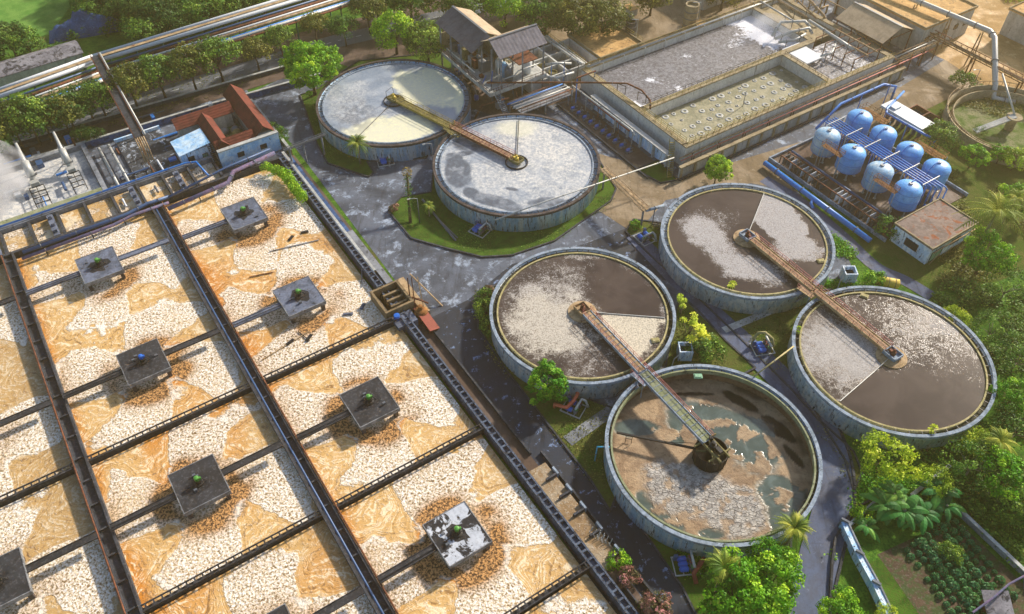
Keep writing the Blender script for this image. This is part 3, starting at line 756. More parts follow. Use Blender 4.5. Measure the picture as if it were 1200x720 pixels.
def tankwater(key, wz, wr, fn, mat, nr=70, na=260):
    cx, cy, _ = TC[key]; m, R_, A_ = disc_sheet((cx, cy), wr, wz, nr, na)
    X = cx+R_*np.cos(A_); Y = cy+R_*np.sin(A_)
    at = fn(X, Y, R_, A_); at = {k: np.clip(v + 0*R_, 0, 1.2) for k, v in at.items()}
    return struct(m.build('water', M[mat], attrs=at))
W0R = 13.75
WZT = 3.62
def blob(X, Y, pxl, rx, ry, rot=0.0, n=1.0, seed=0, z=WZT, soft=.25):
    """soft-edged irregular patch centred on a survey pixel"""
    p = G(*pxl, z); dx, dy = X-p.x, Y-p.y; c, s = cos(rot), sin(rot); a = (dx*c+dy*s)/rx; b = (-dx*s+dy*c)/ry
    r = np.hypot(a, b) + (tn.fbm(X*.28+seed, Y*.28, 6, .62)-.5)*n*1.15
    return 1-sstep(r, 1-soft, 1+soft)

# --- C: brown, cream foam wedge under the walkway
dCF = Vector((TC['F'][0]-TC['C'][0], TC['F'][1]-TC['C'][1], 0)).normalized(); aCF = atan2(dCF.y, dCF.x)
def fC(X, Y, R_, A_):
    big = tn.fbm(X*.11, Y*.11, 4); f = .25 + .0*R_
    f += .75*blob(X, Y, (640,375), 6.2, 6.4, .3, 1.0, 3, soft=.6) + .35*blob(X, Y, (660,330), 8, 5, 0, 1, 8, soft=.7) + .3*blob(X, Y, (690,420), 5, 4, 0, 1, 5, soft=.6)
    f -= .22*blob(X, Y, (735,335), 7, 6, .3, .6, 4, soft=.4)
    w = wedge(A_, aCF, ang('C', (785,373))); f = f*(1-w) + w*(.5 + .85*sstep(R_, 3, 4)*(1-sstep(R_, 11.2, 13.2)))
    f += .35*sstep(R_ + 2.5*tn.fbm(X*.5, Y*.5, 4), 13.6, 14.6)*wedge(A_, radians(-10), radians(100))
    dk = .75*np.exp(-((np.abs(angdiff(A_, aCF))*R_ - 0)/1.0)**2)*(angdiff(A_, aCF) < 0)*(R_ > 3)*0
    return {'foam': f, 'dark': dk, 'cream': .25+.75*w*sstep(R_, 2, 3)+.35*blob(X, Y, (640,380), 7, 7, 0, 1, 3)}
def fD(X, Y, R_, A_):
    dDE = atan2(TC['E'][1]-TC['D'][1], TC['E'][0]-TC['D'][0])
    f = .12 + .85*blob(X, Y, (842,290), 3.4, 6.5, .5, 1.1, 3, soft=.55) + .75*blob(X, Y, (885,318), 6.4, 3.0, -.25, 1.1, 5, soft=.55) + .4*blob(X, Y, (830,260), 6, 4, .4, 1, 7, soft=.6)
    w = wedge(A_, dDE, ang('D', (895,228)))
    w2 = blob(X, Y, (908,255), 4.2, 8.2, .25, .8, 2, soft=.18)+.75*blob(X, Y, (930,292), 5, 3.5, 0, 1.2, 1, soft=.4)
    f = f*(1-w) + w*(.1 + 1.1*np.clip(w2, 0, 1))
    return {'foam': f, 'dark': 0, 'cream': .0}
def fE(X, Y, R_, A_):
    dED = atan2(TC['D'][1]-TC['E'][1], TC['D'][0]-TC['E'][0])
    f = .12 + .5*tn.fbm(X*.1, Y*.1, 4) - .3*sstep(-(Y-TC['E'][1])-.2*(X-TC['E'][0]), 1.0, 7) + .15*blob(X, Y, (1090,400), 9, 7, 0, 1, 3, soft=.7)
    w = wedge(A_, dED, ang('E', (985,470)))
    f = f*(1-w) + w*(.45 + .55*blob(X, Y, (1000,410), 6.5, 5.5, .3, 1.0, 9, soft=.6))
    return {'foam': f, 'dark': 0, 'cream': w*.15}
def fA(X, Y, R_, A_):
    cr = blob(X, Y, (508,103), 9.5, 6.5, -.55, .7, 1, z=3.6, soft=.1) + blob(X, Y, (455,155), 10.0, 5.6, .2, .7, 6, z=3.6, soft=.12) + blob(X, Y, (540,120), 1.2, 5, 0, .5, 2)
    fr = tn2.fbm(X*.14, Y*.14, 4)
    dk = .6*blob(X, Y, (415,135), 4, 6, 0, 1.0, 9, soft=.6)*sstep(tn.fbm(X*.9, Y*.9, 3), .35, .6)
    return {'foam': .1+.45*sstep(fr, .42, .62), 'dark': dk, 'cream': cr}
def fB(X, Y, R_, A_):
    f = .35 + .5*sstep(tn2.fbm(X*.2, Y*.2, 4), .35, .6) + .4*blob(X, Y, (640,175), 9, 8, 0, .8, 3, soft=.6)
    dk = 0
    for q, rx, ry, ro in (((553,170), 4.0, 2.2, -.2), ((532,186), 1.6, 1.9, .3), ((545,180), 2.2, .8, .3), ((537,203), 2.6, 4.6, .15), ((553,227), 1.4, 2.0, .7), ((578,236), 6.0, 1.6, -.42), ((600,222), 1.3, .5, -.3), ((640,238), 3.2, 1.6, .1)):
        dk = np.maximum(dk, blob(X, Y, q, rx, ry, ro, .45, rx, z=3.6, soft=.14))
    dk = dk*(.55+.45*sstep(tn2.fbm(X*.8, Y*.8, 3), .3, .6))
    line = np.exp(-(angdiff(A_, ang('B', (697,203)))*R_/.25)**2)*(R_ < 14)*(R_ > 2)*(np.abs(angdiff(A_, ang('B', (697,203)))) < 1)
    cr = .55*blob(X, Y, (605,150), 4, 3, 0, .8, 2, soft=.3)
    return {'foam': f*(1-dk)+line, 'dark': dk, 'cream': cr}
def fF(X, Y, R_, A_):
    z = 1.2; n = tn.fbm(X*.22, Y*.22, 5)
    kw = dict(z=z)
    pool = np.maximum.reduce([blob(X, Y, (840,498), 8.2, 3.8, -.25, .9, 2, soft=.26, **kw), blob(X, Y, (880,525), 4.0, 4.6, .2, 1.0, 5, soft=.28, **kw), blob(X, Y, (915,590), 4.2, 4.4, .6, .8, 6, soft=.1, **kw), blob(X, Y, (745,502), 3.2, 1.4, 0, .8, 8, soft=.12, **kw), blob(X, Y, (775,600), 4.5, 1.3, -.8, .8, 4, soft=.12, **kw), blob(X, Y, (835,625), 1.9, .9, 0, .9, 3, soft=.12, **kw), blob(X, Y, (790,515), 1.5, 1.0, 0, .7, 4, soft=.12, **kw)])
    crust = np.maximum.reduce([blob(X, Y, (820,578), 9.0, 4.4, -.35, .7, 3, soft=.15, **kw), blob(X, Y, (790,560), 4.4, 3.0, 0, .7, 7, soft=.16, **kw), blob(X, Y, (860,600), 4.4, 4.0, -.3, .7, 9, soft=.16, **kw)])
    pool = pool*(1-crust)
    crust = .97*crust*(1-.8*sstep(tn.fbm(X*.9, Y*.9, 4), .56, .68)); pool = pool*(1-.9*sstep(tn2.fbm(X*.5+4, Y*.5, 5), .56, .6))
    dk = np.maximum.reduce([blob(X, Y, (868,470), 3.5, .9, -.7, 1.3, 1, soft=.12, **kw), blob(X, Y, (915,505), 3.0, .9, -.9, 1.3, 2, soft=.12, **kw), blob(X, Y, (810,462), 3.4, .35, 0, .8, 5, soft=.15, **kw), .7*sstep(R_, 13.2, 14.2)*sstep(n, .45, .6), blob(X, Y, (930,535), 2.3, .6, -1.1, 1.0, 4, soft=.12, **kw)])
    return {'pool': pool, 'crust': crust*(1-pool), 'dark': dk*(1-crust)}
WATER = [('A', WZT, 14.9, fA, 'pale_water'), ('B', WZT, 14.85, fB, 'pale_water'), ('C', WZT, W0R, fC, 'brown_water'), ('D', WZT, W0R, fD, 'brown_water'), ('E', WZT, W0R, fE, 'brown_water'), ('F', 1.2, 14.58, fF, 'sludge')]
for k, wz, wr, fn, mt in WATER: tankwater(k, wz, wr, fn, mt)

def unit(a, b): return Vector((TC[b][0]-TC[a][0], TC[b][1]-TC[a][1], 0)).normalized()
def at_r(k, d, r): return (TC[k][0]+d.x*r, TC[k][1]+d.y*r)
TANK = {}
for k, lab, wm, rm, gm, we, wr, deep in (
    ('A', 'blue walled round tank of grey water with cream scum, behind the palm', 'wall_blue', 'rim_dark', 'rim', 'rim', 14.9, False),
    ('B', 'blue walled round tank with whitish water and dark oval patches', 'wall_blue', 'rim_dark', 'rim', 'rim', 14.85, False),
    ('C', 'brown water round tank beside the round green tree and dark road', 'wall_whitish', 'rim', 'gutter', 'weir', W0R, False),
    ('D', 'brown water round tank with white foam fan, next to the blue vessels', 'wall_whitish', 'rim', 'rim', 'weir', W0R, False),
    ('E', 'brown water round tank furthest right with an overgrown bank behind', 'wall_whitish', 'rim', 'gutter', 'weir', W0R, False),
    ('F', 'nearly drained round tank with tan sludge and grey crust', 'wall_blue', 'rim', 'gutter', 'deck_green', 14.1, True)):
    TANK[k] = clarifier(k, lab, wm, rm, gm, we, WZT, wr, deep)[0]
dAB, dCF, dDE = unit('A', 'B'), unit('C', 'F'), unit('D', 'E')
# yellow walkway of tank A, red railed one of B
bridge(TANK['A'], at_r('A', dAB, .9), at_r('A', dAB, 16.9), 1.5, 'olive', 'railyellow', 'railyellow'); center_drive(TANK['A'], TC['A'], dAB, 'olive', 'dark', 'ring')
bridge(TANK['B'], at_r('B', -dAB, .9), at_r('B', -dAB, 17.0), 1.4, 'deck_tan', 'rust', 'redrail', rails=(1,-1)); center_drive(TANK['B'], TC['B'], -dAB, 'olive', 'dark', 'ring')
bridge(TANK['C'], at_r('C', dCF, 1.0), at_r('C', dCF, 15.5), 1.5, 'deck_tan', 'rim', 'redrail'); center_drive(TANK['C'], TC['C'], dCF, 'deck_tan', 'deck_tan')
bridge(TANK['F'], at_r('F', -dCF, 1.0), at_r('F', -dCF, 15.6), 1.7, 'deck_green', 'rim', 'redrail', rails=(-1,))
bridge(TANK['D'], at_r('D', dDE, 1.0), at_r('D', dDE, 15.9), 1.4, 'deck_tan', 'deck_tan', 'redrail'); center_drive(TANK['D'], TC['D'], dDE, 'rim', 'deck_tan')
bridge(TANK['E'], at_r('E', -dDE, 1.0), at_r('E', -dDE, 15.9), 1.4, 'deck_tan', 'deck_tan', 'redrail'); center_drive(TANK['E'], TC['E'], -dDE, 'rim', 'deck_tan')
arm(TANK['B'], TC['B'], ang('B', (608,143)), 14.6, 'black', w=.16); arm(TANK['D'], TC['D'], ang('D', (895,228)), 13.5, 'pipe_pale')
arm(TANK['C'], TC['C'], ang('C', (785,373)), 13.4, 'pipe_pale', z=3.72); arm(TANK['E'], TC['E'], ang('E', (985,470)), 13.4, 'pipe_pale', z=3.75)
arm(TANK['A'], TC['A'], ang('A', (428,152)), 14.6, 'grey', z=3.7)
# a small hoop on tank A's drive
m = MB(); c = Vector((*TC['A'][:2], 0)); m.tube([c+Vector((-1.4,-.6,3.7)), c+Vector((-1.4,-.6,6.4)), c+Vector((-.2,.9,6.6)), c+Vector((.2,.9,3.7))], .05, 6); m.build('hoop', M['dark'], TANK['A'])
# F: open black feed well, beams across it and the long black scraper arm
c = Vector((*TC['F'][:2], 0)); t = TANK['F']; s_ = Vector((-dCF.y, dCF.x, 0))
m = MB(); m.lathe([(2.3, .9), (2.38, .9), (2.38, 3.4), (2.3, 3.4)], c, 40, closed=True)
for k in range(16):
    a = 2*pi*k/16; d = Vector((cos(a), sin(a), 0)); m.bar(c+d*2.42+Vector((0,0,.9)), c+d*2.42+Vector((0,0,3.4)), .1, .08)
m.build('feed_well', M['rust'] if False else M['black'], t)
m = MB(); m.lathe([(.6, .8), (.6, 3.9), (.02, 3.9)], c, 16); m.build('centre_column', M['dark'], t)
m = MB()
for sg in (-1, 1):
    m.bar(c+s_*sg*.8-dCF*2.4+Vector((0,0,4.3)), c+s_*sg*.8+dCF*2.6+Vector((0,0,4.3)), .2, .45); m.bar(c+dCF*sg*1.5-s_*2.0+Vector((0,0,4.0)), c+dCF*sg*1.5+s_*2.0+Vector((0,0,4.0)), .2, .3)
for a in range(4): q = a*pi/2; m.bar(c+Vector((cos(q),sin(q),0))*.4+Vector((0,0,3.1)), c+Vector((cos(q),sin(q),0))*2.35+Vector((0,0,3.1)), .16, .2)
m.build('drive_platform', M['olive'], t)
m = MB(); m.lathe([(.02,4.3),(.55,4.3),(.55,4.7),(.3,4.8),(.3,5.4),(.02,5.45)], c, 14); m.box(c+dCF*1.2+Vector((0,0,4.8)), (1.0,.6,.6), atan2(dCF.y, dCF.x)); m.box(c-dCF*1.0+s_*.5+Vector((0,0,4.75)), (.5,.5,.5)); m.build('drive_motor', M['black'], t)
a = ang('F', (727,508), 2.6); d = Vector((cos(a), sin(a), 0)); m = MB()
m.bar(c+d*2.3+Vector((0,0,2.9)), c+d*13.6+Vector((0,0,2.6)), .28, .28)
q = c+d*11.7; n_ = Vector((-d.y, d.x, 0))
for e in (-.45, .45): m.bar(q+d*e+Vector((0,0,2.6)), q+d*e+n_*.5+Vector((0,0,1.3)), .08, .08)
m.bar(q-d*.45+Vector((0,0,1.7)), q+d*.45+Vector((0,0,1.7)), .07, .07); m.bar(c+d*2.4+Vector((0,0,4.2)), c+d*7+Vector((0,0,2.8)), .06, .06)
m.build('scraper_arm', M['black'], t)
# little white sampling rafts on the water
for q, z, rz, lab in (((768,399), WZT, .2, 'small cream board afloat near the walkway end of the road side brown tank'), ((962,306), WZT, .2, 'small cream board afloat in the brown tank with the white foam fan'), ((1013,347), WZT, -.5, 'small white board afloat by the far rim of the rightmost brown tank'), ((818,441), 3.3, 0, 'pale green board fixed inside the drained tank rim')):
    p = G(*q, z+.1); m = MB(); m.box(p, (1.3,.9,.22), rz); m.box(p+Vector((0,0,.16)), (1.0,.6,.1), rz+.02); tag(m.build('float_board', M['weir'] if z > 3.5 else M['door_green']), lab, 'board')
# stairs that climb to the tank rims
def stairs(label, top, bot, w, mat, railm='dark'):
    top, bot = Vector(top), Vector(bot); t = thing('stairs', label, 'stairs', (bot.x, bot.y, 0)); d = bot-top; n = max(5, int((top.z-bot.z)/.24)); h = Vector((d.x, d.y, 0)).normalized(); s_ = Vector((-h.y, h.x, 0))
    m = MB()
    for i in range(n):
        p = top+d*((i+.5)/n); m.box(p, (Vector((d.x,d.y,0)).length/n*.8, w, .06), atan2(h.y, h.x))
    m.build('treads', M[mat], t)
    m = MB()
    for sg in (-1, 1): m.bar(top+s_*sg*w/2, bot+s_*sg*w/2, .08, .24)
    m.build('stringers', M['rim'], t)
    for sg in (-1, 1): m = MB(); railing(m, top, bot, .9, 1.5, .03, s_*sg*w/2); m.build('handrail', M[railm], t)
    return t
stairs('grey metal stairs up the wall of the foam fan tank from the concrete footpath', G(953,338,4.3), G(913,361,.2), 1.2, 'rim')
stairs('dark stairs wedged between the road side brown tank and the drained tank', G(748,450,4.4), G(722,470,.2), 1.1, 'rim', 'rust')
stairs('rusty stairs beside the walkway joint of the two pale tanks', G(538,160,4.4), G(516,170,.3), 1.1, 'railyellow', 'railyellow')
# concrete landing where the walkways meet
for q, lab, mt, mr in (((754,441), 'landing joining the walkways of the road side tank and the drained tank', 'rim', 'redrail'), ((948,340), 'landing joining the walkways of the two right hand brown tanks', 'deck_tan', 'redrail'), ((530,152), 'yellow landing joining the walkways of the two pale tanks', 'olive', 'railyellow')):
    p = G(*q, 4.45); t = thing('landing', lab, 'landing', (p.x, p.y, 0)); m = MB(); m.box(p, (3.0,2.6,.1), TH+.1)
    m.build('deck', M[mt], t)
    for i, j in ((-1,-1),(1,-1),(1,1),(-1,1)): m = MB(); m.bar(p+E1*1.2*i+E2*1.1*j-Vector((0,0,4.4)), p+E1*1.2*i+E2*1.1*j-Vector((0,0,.05)), .16, .16); m.build('post', M['rim'], t)
    m = MB(); railing(m, p+E1*1.5+E2*1.3, p-E1*1.5+E2*1.3, 1.0); railing(m, p+E1*1.5-E2*1.3, p-E1*1.5-E2*1.3, 1.0); m.build('railing', M[mr], t)
# ================================================================== POOL BLOCK (upper right)
def pool_floor_mat():
    t = NT('pool_floor', .6, .3); p = t.pos(True); a = t.noise(p, .35, 6, .7, .8); f = t.noise(p, 1.8, 6, .75)
    col = t.mix(t.ramp(a, .36, .64), lin('787860'), lin('9c977c')); col = t.mix(t.ramp(f, .5, .7, 0, .8), col, lin('4f5038'))
    col = t.mix(t.ramp(f, .4, .2, 0, .5), col, lin('b9b59c')); t.color(col); t.bump(f, .4, .15); return t.m
def mauve_water():
    t = NT('mauve_water', .5, .25); p = t.pos(True); f = t.noise(p, 1.5, 6, .78, .6); a = t.noise(p, .08, 3, .5); foam = t.attr('foam')
    col = t.mix(t.ramp(f, .38, .62), lin('4c4c51'), lin('818288'))
    col = t.mix(t.ramp(t.math('ADD', t.math('MULTIPLY', foam, .6), t.math('SUBTRACT', f, .82)), -.05, .12), col, lin('dfe2ea')); t.color(col); t.bump(f, .5, .2); return t.m
M['pool_floor'] = pool_floor_mat(); M['mauve_water'] = mauve_water()
M['pool_wall'] = grime('pool_wall', 'c4c4bd', 'd2d2cc', '6a6352', .4, 2.0, streak=True, t3=(.58,.70))
pb = thing('pool_block', 'raised concrete pool block with two long pools and yellow edged walkways', 'pool', U(-111, 130, 0))
def wall(u0, u1, v0, v1, z1=5.0, mat='pool_wall', name='pool_wall', cap='concrete_warm', par=None):
    m = MB(); m.ubox(u0, u1, v0, v1, 0, z1-.25); o = m.build(name, M[mat], par or pb)
    m = MB(); m.ubox(u0-.12, u1+.12, v0-.12, v1+.12, z1-.25, z1); m.build('coping', M[cap], o); return o
wall(-95.0, -94.0, 103, 165); wall(-95.0-33.6, -128.0, 103, 165); wall(-128, -95, 103, 104.2); wall(-109.8, -108.6, 104.35, 155)
wall(-108.4, -95.2, 144.6, 145.7); wall(-127.8, -95.2, 164, 165); wall(-127.8, -110, 154.4, 155.4)
m, uu, vv = grid_sheet(-127.9, -109.9, 104.3, 154.3, 3.1, 60, 160)
f = .35*sstep(vn.fbm(uu*.2, vv*.2, 4), .4, .7) + .75*sstep(vv + 6*vn.fbm(uu*.2, vv*.2, 4), 140, 158) + .5*np.exp(-((uu+112.5)**2+(vv-106)**2)/6) + .2*np.exp(-(vv-104.3)/2)
for (a, b) in ((-119,115),(-122,128),(-113,118),(-116,137)): f += .5*np.exp(-((uu-a)**2+(vv-b)**2)/.9)
struct(m.build('water', M['mauve_water'], attrs={'foam': f}))
m, uu, vv = grid_sheet(-108.5, -95.1, 145.8, 163.9, 3.4, 40, 50)
struct(m.build('water', M['mauve_water'], attrs={'foam': .3+.4*vn.fbm(uu*.2, vv*.2, 3)}))
m = MB(); m.ubox(-127.9, -109.9, 155.5, 163.9, 3.6, 3.9); m.build('deck', M['concrete_warm'], pb)
m = MB(); m.ubox(-108.5, -95.1, 104.3, 144.5, 2.0, 2.3); m.build('pool_floor', M['pool_floor'], pb)
rr = random.Random(5)
for i in range(15):
    for j in range(5):
        u, v = -106.8+j*2.7+rr.uniform(-.4,.4), 106.3+i*2.6+rr.uniform(-.5,.5)
        if rr.random() < .06: continue
        s_ = rr.choice((.4,.55,.7,.85)); mm = MB(); mm.lathe([(s_*.35,2.32),(s_*.45,2.42),(s_*.9,2.40),(s_,2.31)], U(u, v, 0), 14)
        mm.build('diffuser', M['concrete_pale'], pb, True)
def yrail(u0, v0, u1, v1, z=5.0, mat='railyellow', par=None, h=1.0):
    m = MB(); railing(m, U(u0, v0, z), U(u1, v1, z), h, 1.7, .04); return m.build('railing', M[mat], par or pb)
yrail(-94.1, 103.2, -94.1, 164.8); yrail(-94.9, 104.4, -94.9, 144); yrail(-127.6, 103.1, -95.2, 103.1); yrail(-108.7, 104.5, -108.7, 144); yrail(-109.7, 104.5, -109.7, 144, mat='dark'); yrail(-128.5, 104, -128.5, 165); yrail(-108, 144.7, -95.4, 144.7, mat='dark'); yrail(-108.7, 104, -95.3, 104.1)
for v, zz in ((-128.2, 5.35),):
    for k, (du, r_) in enumerate(((.1, .16), (.6, .12), (-.45, .2))):
        pipe_thing('header_pipe', ['pale header pipe on top of the back pool wall', 'thin pale pipe on the inner lip of the back pool wall', 'tan header pipe on the outer lip of the back pool wall'][k], [U(-128.3+du, 104, 5.3+.2*k), U(-128.3+du, 152, 5.3+.2*k), U(-128.3+du, 164, 5.3+.2*k)], r_, 'pipe_pale' if k < 2 else 'pipe_tan', supports=False)
for v in range(108, 152, 6):          # down pipes into the back pool
    m = MB(); m.tube([U(-127.9, v, 5.4), U(-127.3, v, 5.4), U(-127.3, v, 3.0)], .09, 6); m.build('drop_pipe', M['pipe_pale'], pb, True)
# low outer parapet with pillars along the yard
op = thing('parapet_wall', 'low panelled parapet with pillars along the yard side of the pools', 'wall', U(-91.5, 133, 0))
m = MB(); m.ubox(-92.1, -91.7, 100, 167, 0, 2.5); m.build('panel', M['white_wall'], op)
m = MB(); m.ubox(-92.2, -91.4, 99.8, 167, 2.5, 2.85); m.build('coping', M['concrete_warm'], op)
for k in range(19):
    v = 100.2+k*3.65; m = MB(); m.ubox(-91.7, -91.35, v-.2, v+.2, 0, 2.5); m.build('pillar', M['concrete_warm'], op)
m = MB(); m.ubox(-91.3, -90.9, 99.5, 167, 0, .35); m.build('kerb_stone', M['concrete_dark'], op)
pm = MB()
pipe_thing('red_pipe', 'long faded red pipe along the front of the pool block', [U(-92.9,101,3.2), U(-92.9,178,3.3)], .14, 'redrail', smat='rust')
pipe_thing('tan_pipe', 'long tan pipe beside the faded red pipe of the pool block', [U(-93.4,101,3.5), U(-93.4,178,3.6)], .12, 'pipe_tan', smat='rust')
# west gallery with its pumps, pale pipe frames, red pipe, stairs at the corner
gw = thing('gallery_wall', 'blue washed low wall below the left side of the pools', 'wall', U(-108, 100.6, 0))
m = MB(); m.ubox(-121, -95.5, 100.5, 100.9, 0, 3.0); m.build('panel', M['wall_blue'], gw)
for k in range(7): m = MB(); u = -120.6+k*4.1; m.ubox(u-.18, u+.18, 99.9, 100.45, 0, 3.1); m.build('buttress', M['concrete_pale'], gw)
m = MB(); m.ubox(-121.1, -95.4, 99.8, 101.0, 3.1, 3.3); m.build('coping', M['pipe_pale'], gw)
pipe_thing('frame_pipe', 'white pipe on posts in front of the blue gallery wall', [U(-126,98.6,1.0), U(-126,98.6,3.6), U(-106,98.9,3.6), U(-104.8,98.9,3.0)], .2, 'pipe_pale', smat='pipe_pale')
pipe_thing('red_pipe', 'dark red pipe behind the white gallery pipe', [U(-121,99.4,2.6), U(-107,99.4,2.6)], .2, 'red', smat='rust')
pipe_thing('frame_pipe', 'white pipe loop at the back end of the pump gallery', [U(-131,97.6,.2), U(-131,97.6,3.2), U(-125,97.8,3.2), U(-125,97.8,.2)], .18, 'pipe_pale', supports=False)
def pump_proto():
    t = thing('transfer_pump', 'x', 'pump', (0,0,0), 'blue pumps lined up below the pool block')
    m = MB(); m.box((0,0,.15), (1.5,.8,.3)); m.build('plinth', M['concrete'], t)
    m = MB(); m.tube([(-.6,0,.65),(.1,0,.65)], .3, 10); m.tube([(-.7,0,.65),(-.6,0,.65)], .2, 10)
    for k in range(6): a = k*pi/3; m.bar((-.55,.3*cos(a),.65+.3*sin(a)), (.05,.3*cos(a),.65+.3*sin(a)), .05, .05)
    m.build('motor', M['motor_blue'], t, False)
    m = MB(); m.lathe([(.02,.35),(.36,.4),(.36,.95),(.02,1.0)], (.5,0,0), 12); m.tube([(.5,0,.9),(.5,0,1.7)], .13, 8); m.tube([(.7,0,.6),(1.1,0,.6)], .13, 8); m.build('casing', M['grey'], t)
    return t
pp = Proto(pump_proto())
for k in range(10): pp.put(U(-122.5+k*2.05, 96.6+.06*k, .03), TH+pi/2 + R.uniform(-.05,.05), 'blue pump in the row at the foot of the pool block')
dr = thing('pump_shelf', 'stained concrete shelf under the row of blue pumps', 'shelf', U(-112, 97, 0))
m = MB(); m.ubox(-126, -98, 94.9, 99.6, 0, .03); m.build('floor', M['track'], dr)
m = MB(); m.ubox(-126, -95, 94.6, 94.9, 0, .4); m.build('curb', M['concrete_dark'], dr)
stairs('yellowed stairs climbing to the front corner of the pool block', U(-97.0,101.8,5.0), U(-93.5,100.2,.1) if False else U(-92.9,98.6,.1), 1.0, 'railyellow', 'railyellow')
patch('lawn', [tuple(U(*q)[:2]) for q in ((-98.5,94.5),(-92.5,96.0),(-91.4,99.6),(-98.5,100.3))], .12, M['lawn'], 'concrete_dark')
# curved rusty pipe over the corner of the back pool
pipe_thing('rusty_pipe', 'curved rusty pipe hoop over the near corner of the back pool', [G(570,97,7.5), G(640,97,7.5), G(700,97,7.2), G(735,98,7.0), G(752,106,6.8), G(762,118,6.0), G(762,128,5.2)], .2, 'rust', supports=False)
for k, q in enumerate(((724,98), (748,108))):
    p = G(*q, 6.9); m = MB(); m.bar((p.x,p.y,5), (p.x,p.y,7), .14, .14); m.bar((p.x+1.6,p.y-1.2,5), (p.x+1.6,p.y-1.2,7), .14, .14); m.bar((p.x,p.y,6.9), (p.x+1.6,p.y-1.2,6.9), .12, .12); tag(m.build('pipe_trestle', M['dark']), ('dark pipe trestle under the rusty hoop nearest the filter house', 'dark pipe trestle under the rusty hoop at the pool divider')[k], 'trestle')
# pipe cluster at the far right of the pools
for k, (pts, r_, mt, lab) in enumerate((
  ([G(905,42,5),G(915,26,6.5),G(943,25,7),G(950,32,6)], .35, 'pipe_pale', 'bent white pipe nearest the misty pool corner'),
  ([G(908,46,4),G(925,38,5.5),G(948,33,6),G(952,40,5)], .35, 'pipe_pale', 'second bent white pipe beside the misty pool corner'),
  ([G(912,50,4),G(932,47,5),G(944,40,5.5)], .3, 'pipe_pale', 'lowest bent white pipe beside the misty pool corner'),
  ([G(948,24,6.5),G(985,48,6.5),G(1003,60,6)], .35, 'pipe_pale', 'straight pale pipe slanting past the pipe cluster'),
  ([G(962,66,5.5),G(975,62,5.5),G(980,50,6)], .25, 'pipe_pale', 'short hooked pale pipe over the end pool'),
  ([G(930,-20,6),G(965,18,6),G(968,24,4)], .3, 'pipe_tan', 'pale tan pipe entering from the top beside the pools'),
  ([G(915,-18,6),G(957,22,6)], .2, 'pipe_tan', 'narrow tan pipe entering from the top beside the pools'),
  ([G(880,-5,5.6),G(935,28,5.6)], .22, 'pipe_pale', 'pale pipe running down the far end of the back pool'),
  ([G(895,-10,6.2),G(945,20,6.2)], .26, 'pipe_tan', 'tan pipe running down the far end of the back pool'))):
    pipe_thing('process_pipe', lab, pts, r_, mt, smat='grey')
# ochre lump machine and white tray
p = U(-110, 157.5, 3.9); t = thing('mixer_box', 'white sloping tray between the misty pool and the end pool', 'tray', (p.x,p.y,p.z)); m = MB(); m.ubox(-110.5,-103,146.5,152,4.4,4.7); m.build('tray', M['white_panel'], t)
for a in (-110,-103.6):
    for b in (147,151.5): m = MB(); m.ubox(a,a+.3,b,b+.3,1,4.4); m.build('leg', M['grey'], t)
t = thing('pipe_gantry', 'rust brown machinery gantry across the end pool', 'gantry', U(-104,156,0))
for k in range(5):
    m = MB(); m.bar(U(-108+k*2.8,154.5,6.2), U(-108+k*2.8,163,6.2), .16, .2); m.build('beam', M['rust'], t)
    for vv_ in (154.5, 163): m = MB(); m.bar(U(-108+k*2.8,vv_,0.5), U(-108+k*2.8,vv_,6.1), .18, .18); m.build('post', M['rust'], t)
m = MB(); m.bar(U(-108.2,158,6.4), U(-96,158,6.4), .2, .3); m.bar(U(-108.2,161,6.4), U(-96,161,6.4), .2, .3); m.build('rails', M['pipe_tan'], t)

# ------------------------------------------------------------------ pits and roofs behind the pools
def flat_house(name, label, u0, u1, v0, v1, h, wallm, roofm, parapet=.35, cat='building'):
    t = thing(name, label, cat, U((u0+u1)/2, (v0+v1)/2, 0))
    m = MB(); m.ubox(u0+.3, u1-.3, v0+.3, v1-.3, 0, h-.25); m.build('wall', M[wallm], t)
    m = MB(); m.ubox(u0, u1, v0, v1, h-.25, h); r_ = m.build('roof', M[roofm], t)
    if parapet:
        m = MB()
        for a in ((u0,u1,v0,v0+.22),(u0,u1,v1-.22,v1),(u0,u0+.22,v0+.22,v1-.22),(u1-.22,u1,v0+.22,v1-.22)): m.ubox(*a, h+.003, h+parapet)
        m.build('parapet', M['concrete_warm'], r_)
    return t
def opening(t, c, w, h, d, mat, name='window', sill=True, frame='dark'):
    """a recessed looking opening set 3 mm proud of the wall; d = outward direction"""
    c = Vector(c); d = Vector(d); s_ = Vector((-d.y, d.x, 0)); m = MB(); m.box(c+d*.02, (.05, w, h), axes=(d, s_, Vector((0,0,1)))); o = m.build(name, M[mat], t)
    m = MB()
    for sg in (-1, 1): m.box(c+d*.06+s_*sg*w/2, (.1,.08,h+.1), axes=(d, s_, Vector((0,0,1)))); m.box(c+d*.06+Vector((0,0,sg*h/2)), (.1,w-.09,.08), axes=(d, s_, Vector((0,0,1))))
    m.box(c+d*.05, (.06,.05,h-.1), axes=(d, s_, Vector((0,0,1)))); m.build('frame', M[frame], o)
    return o
t = flat_house('settling_pit', 'low square tank with a dirty tan roof behind the pools', -144.5, -131.5, 110.5, 123, 3.4, 'white_wall', 'roof_tan', .5, 'tank')
yrail(-144.4, 110.6, -144.4, 122.9, 3.9, par=t); yrail(-144.4, 122.9, -131.6, 122.9, 3.9, par=t)
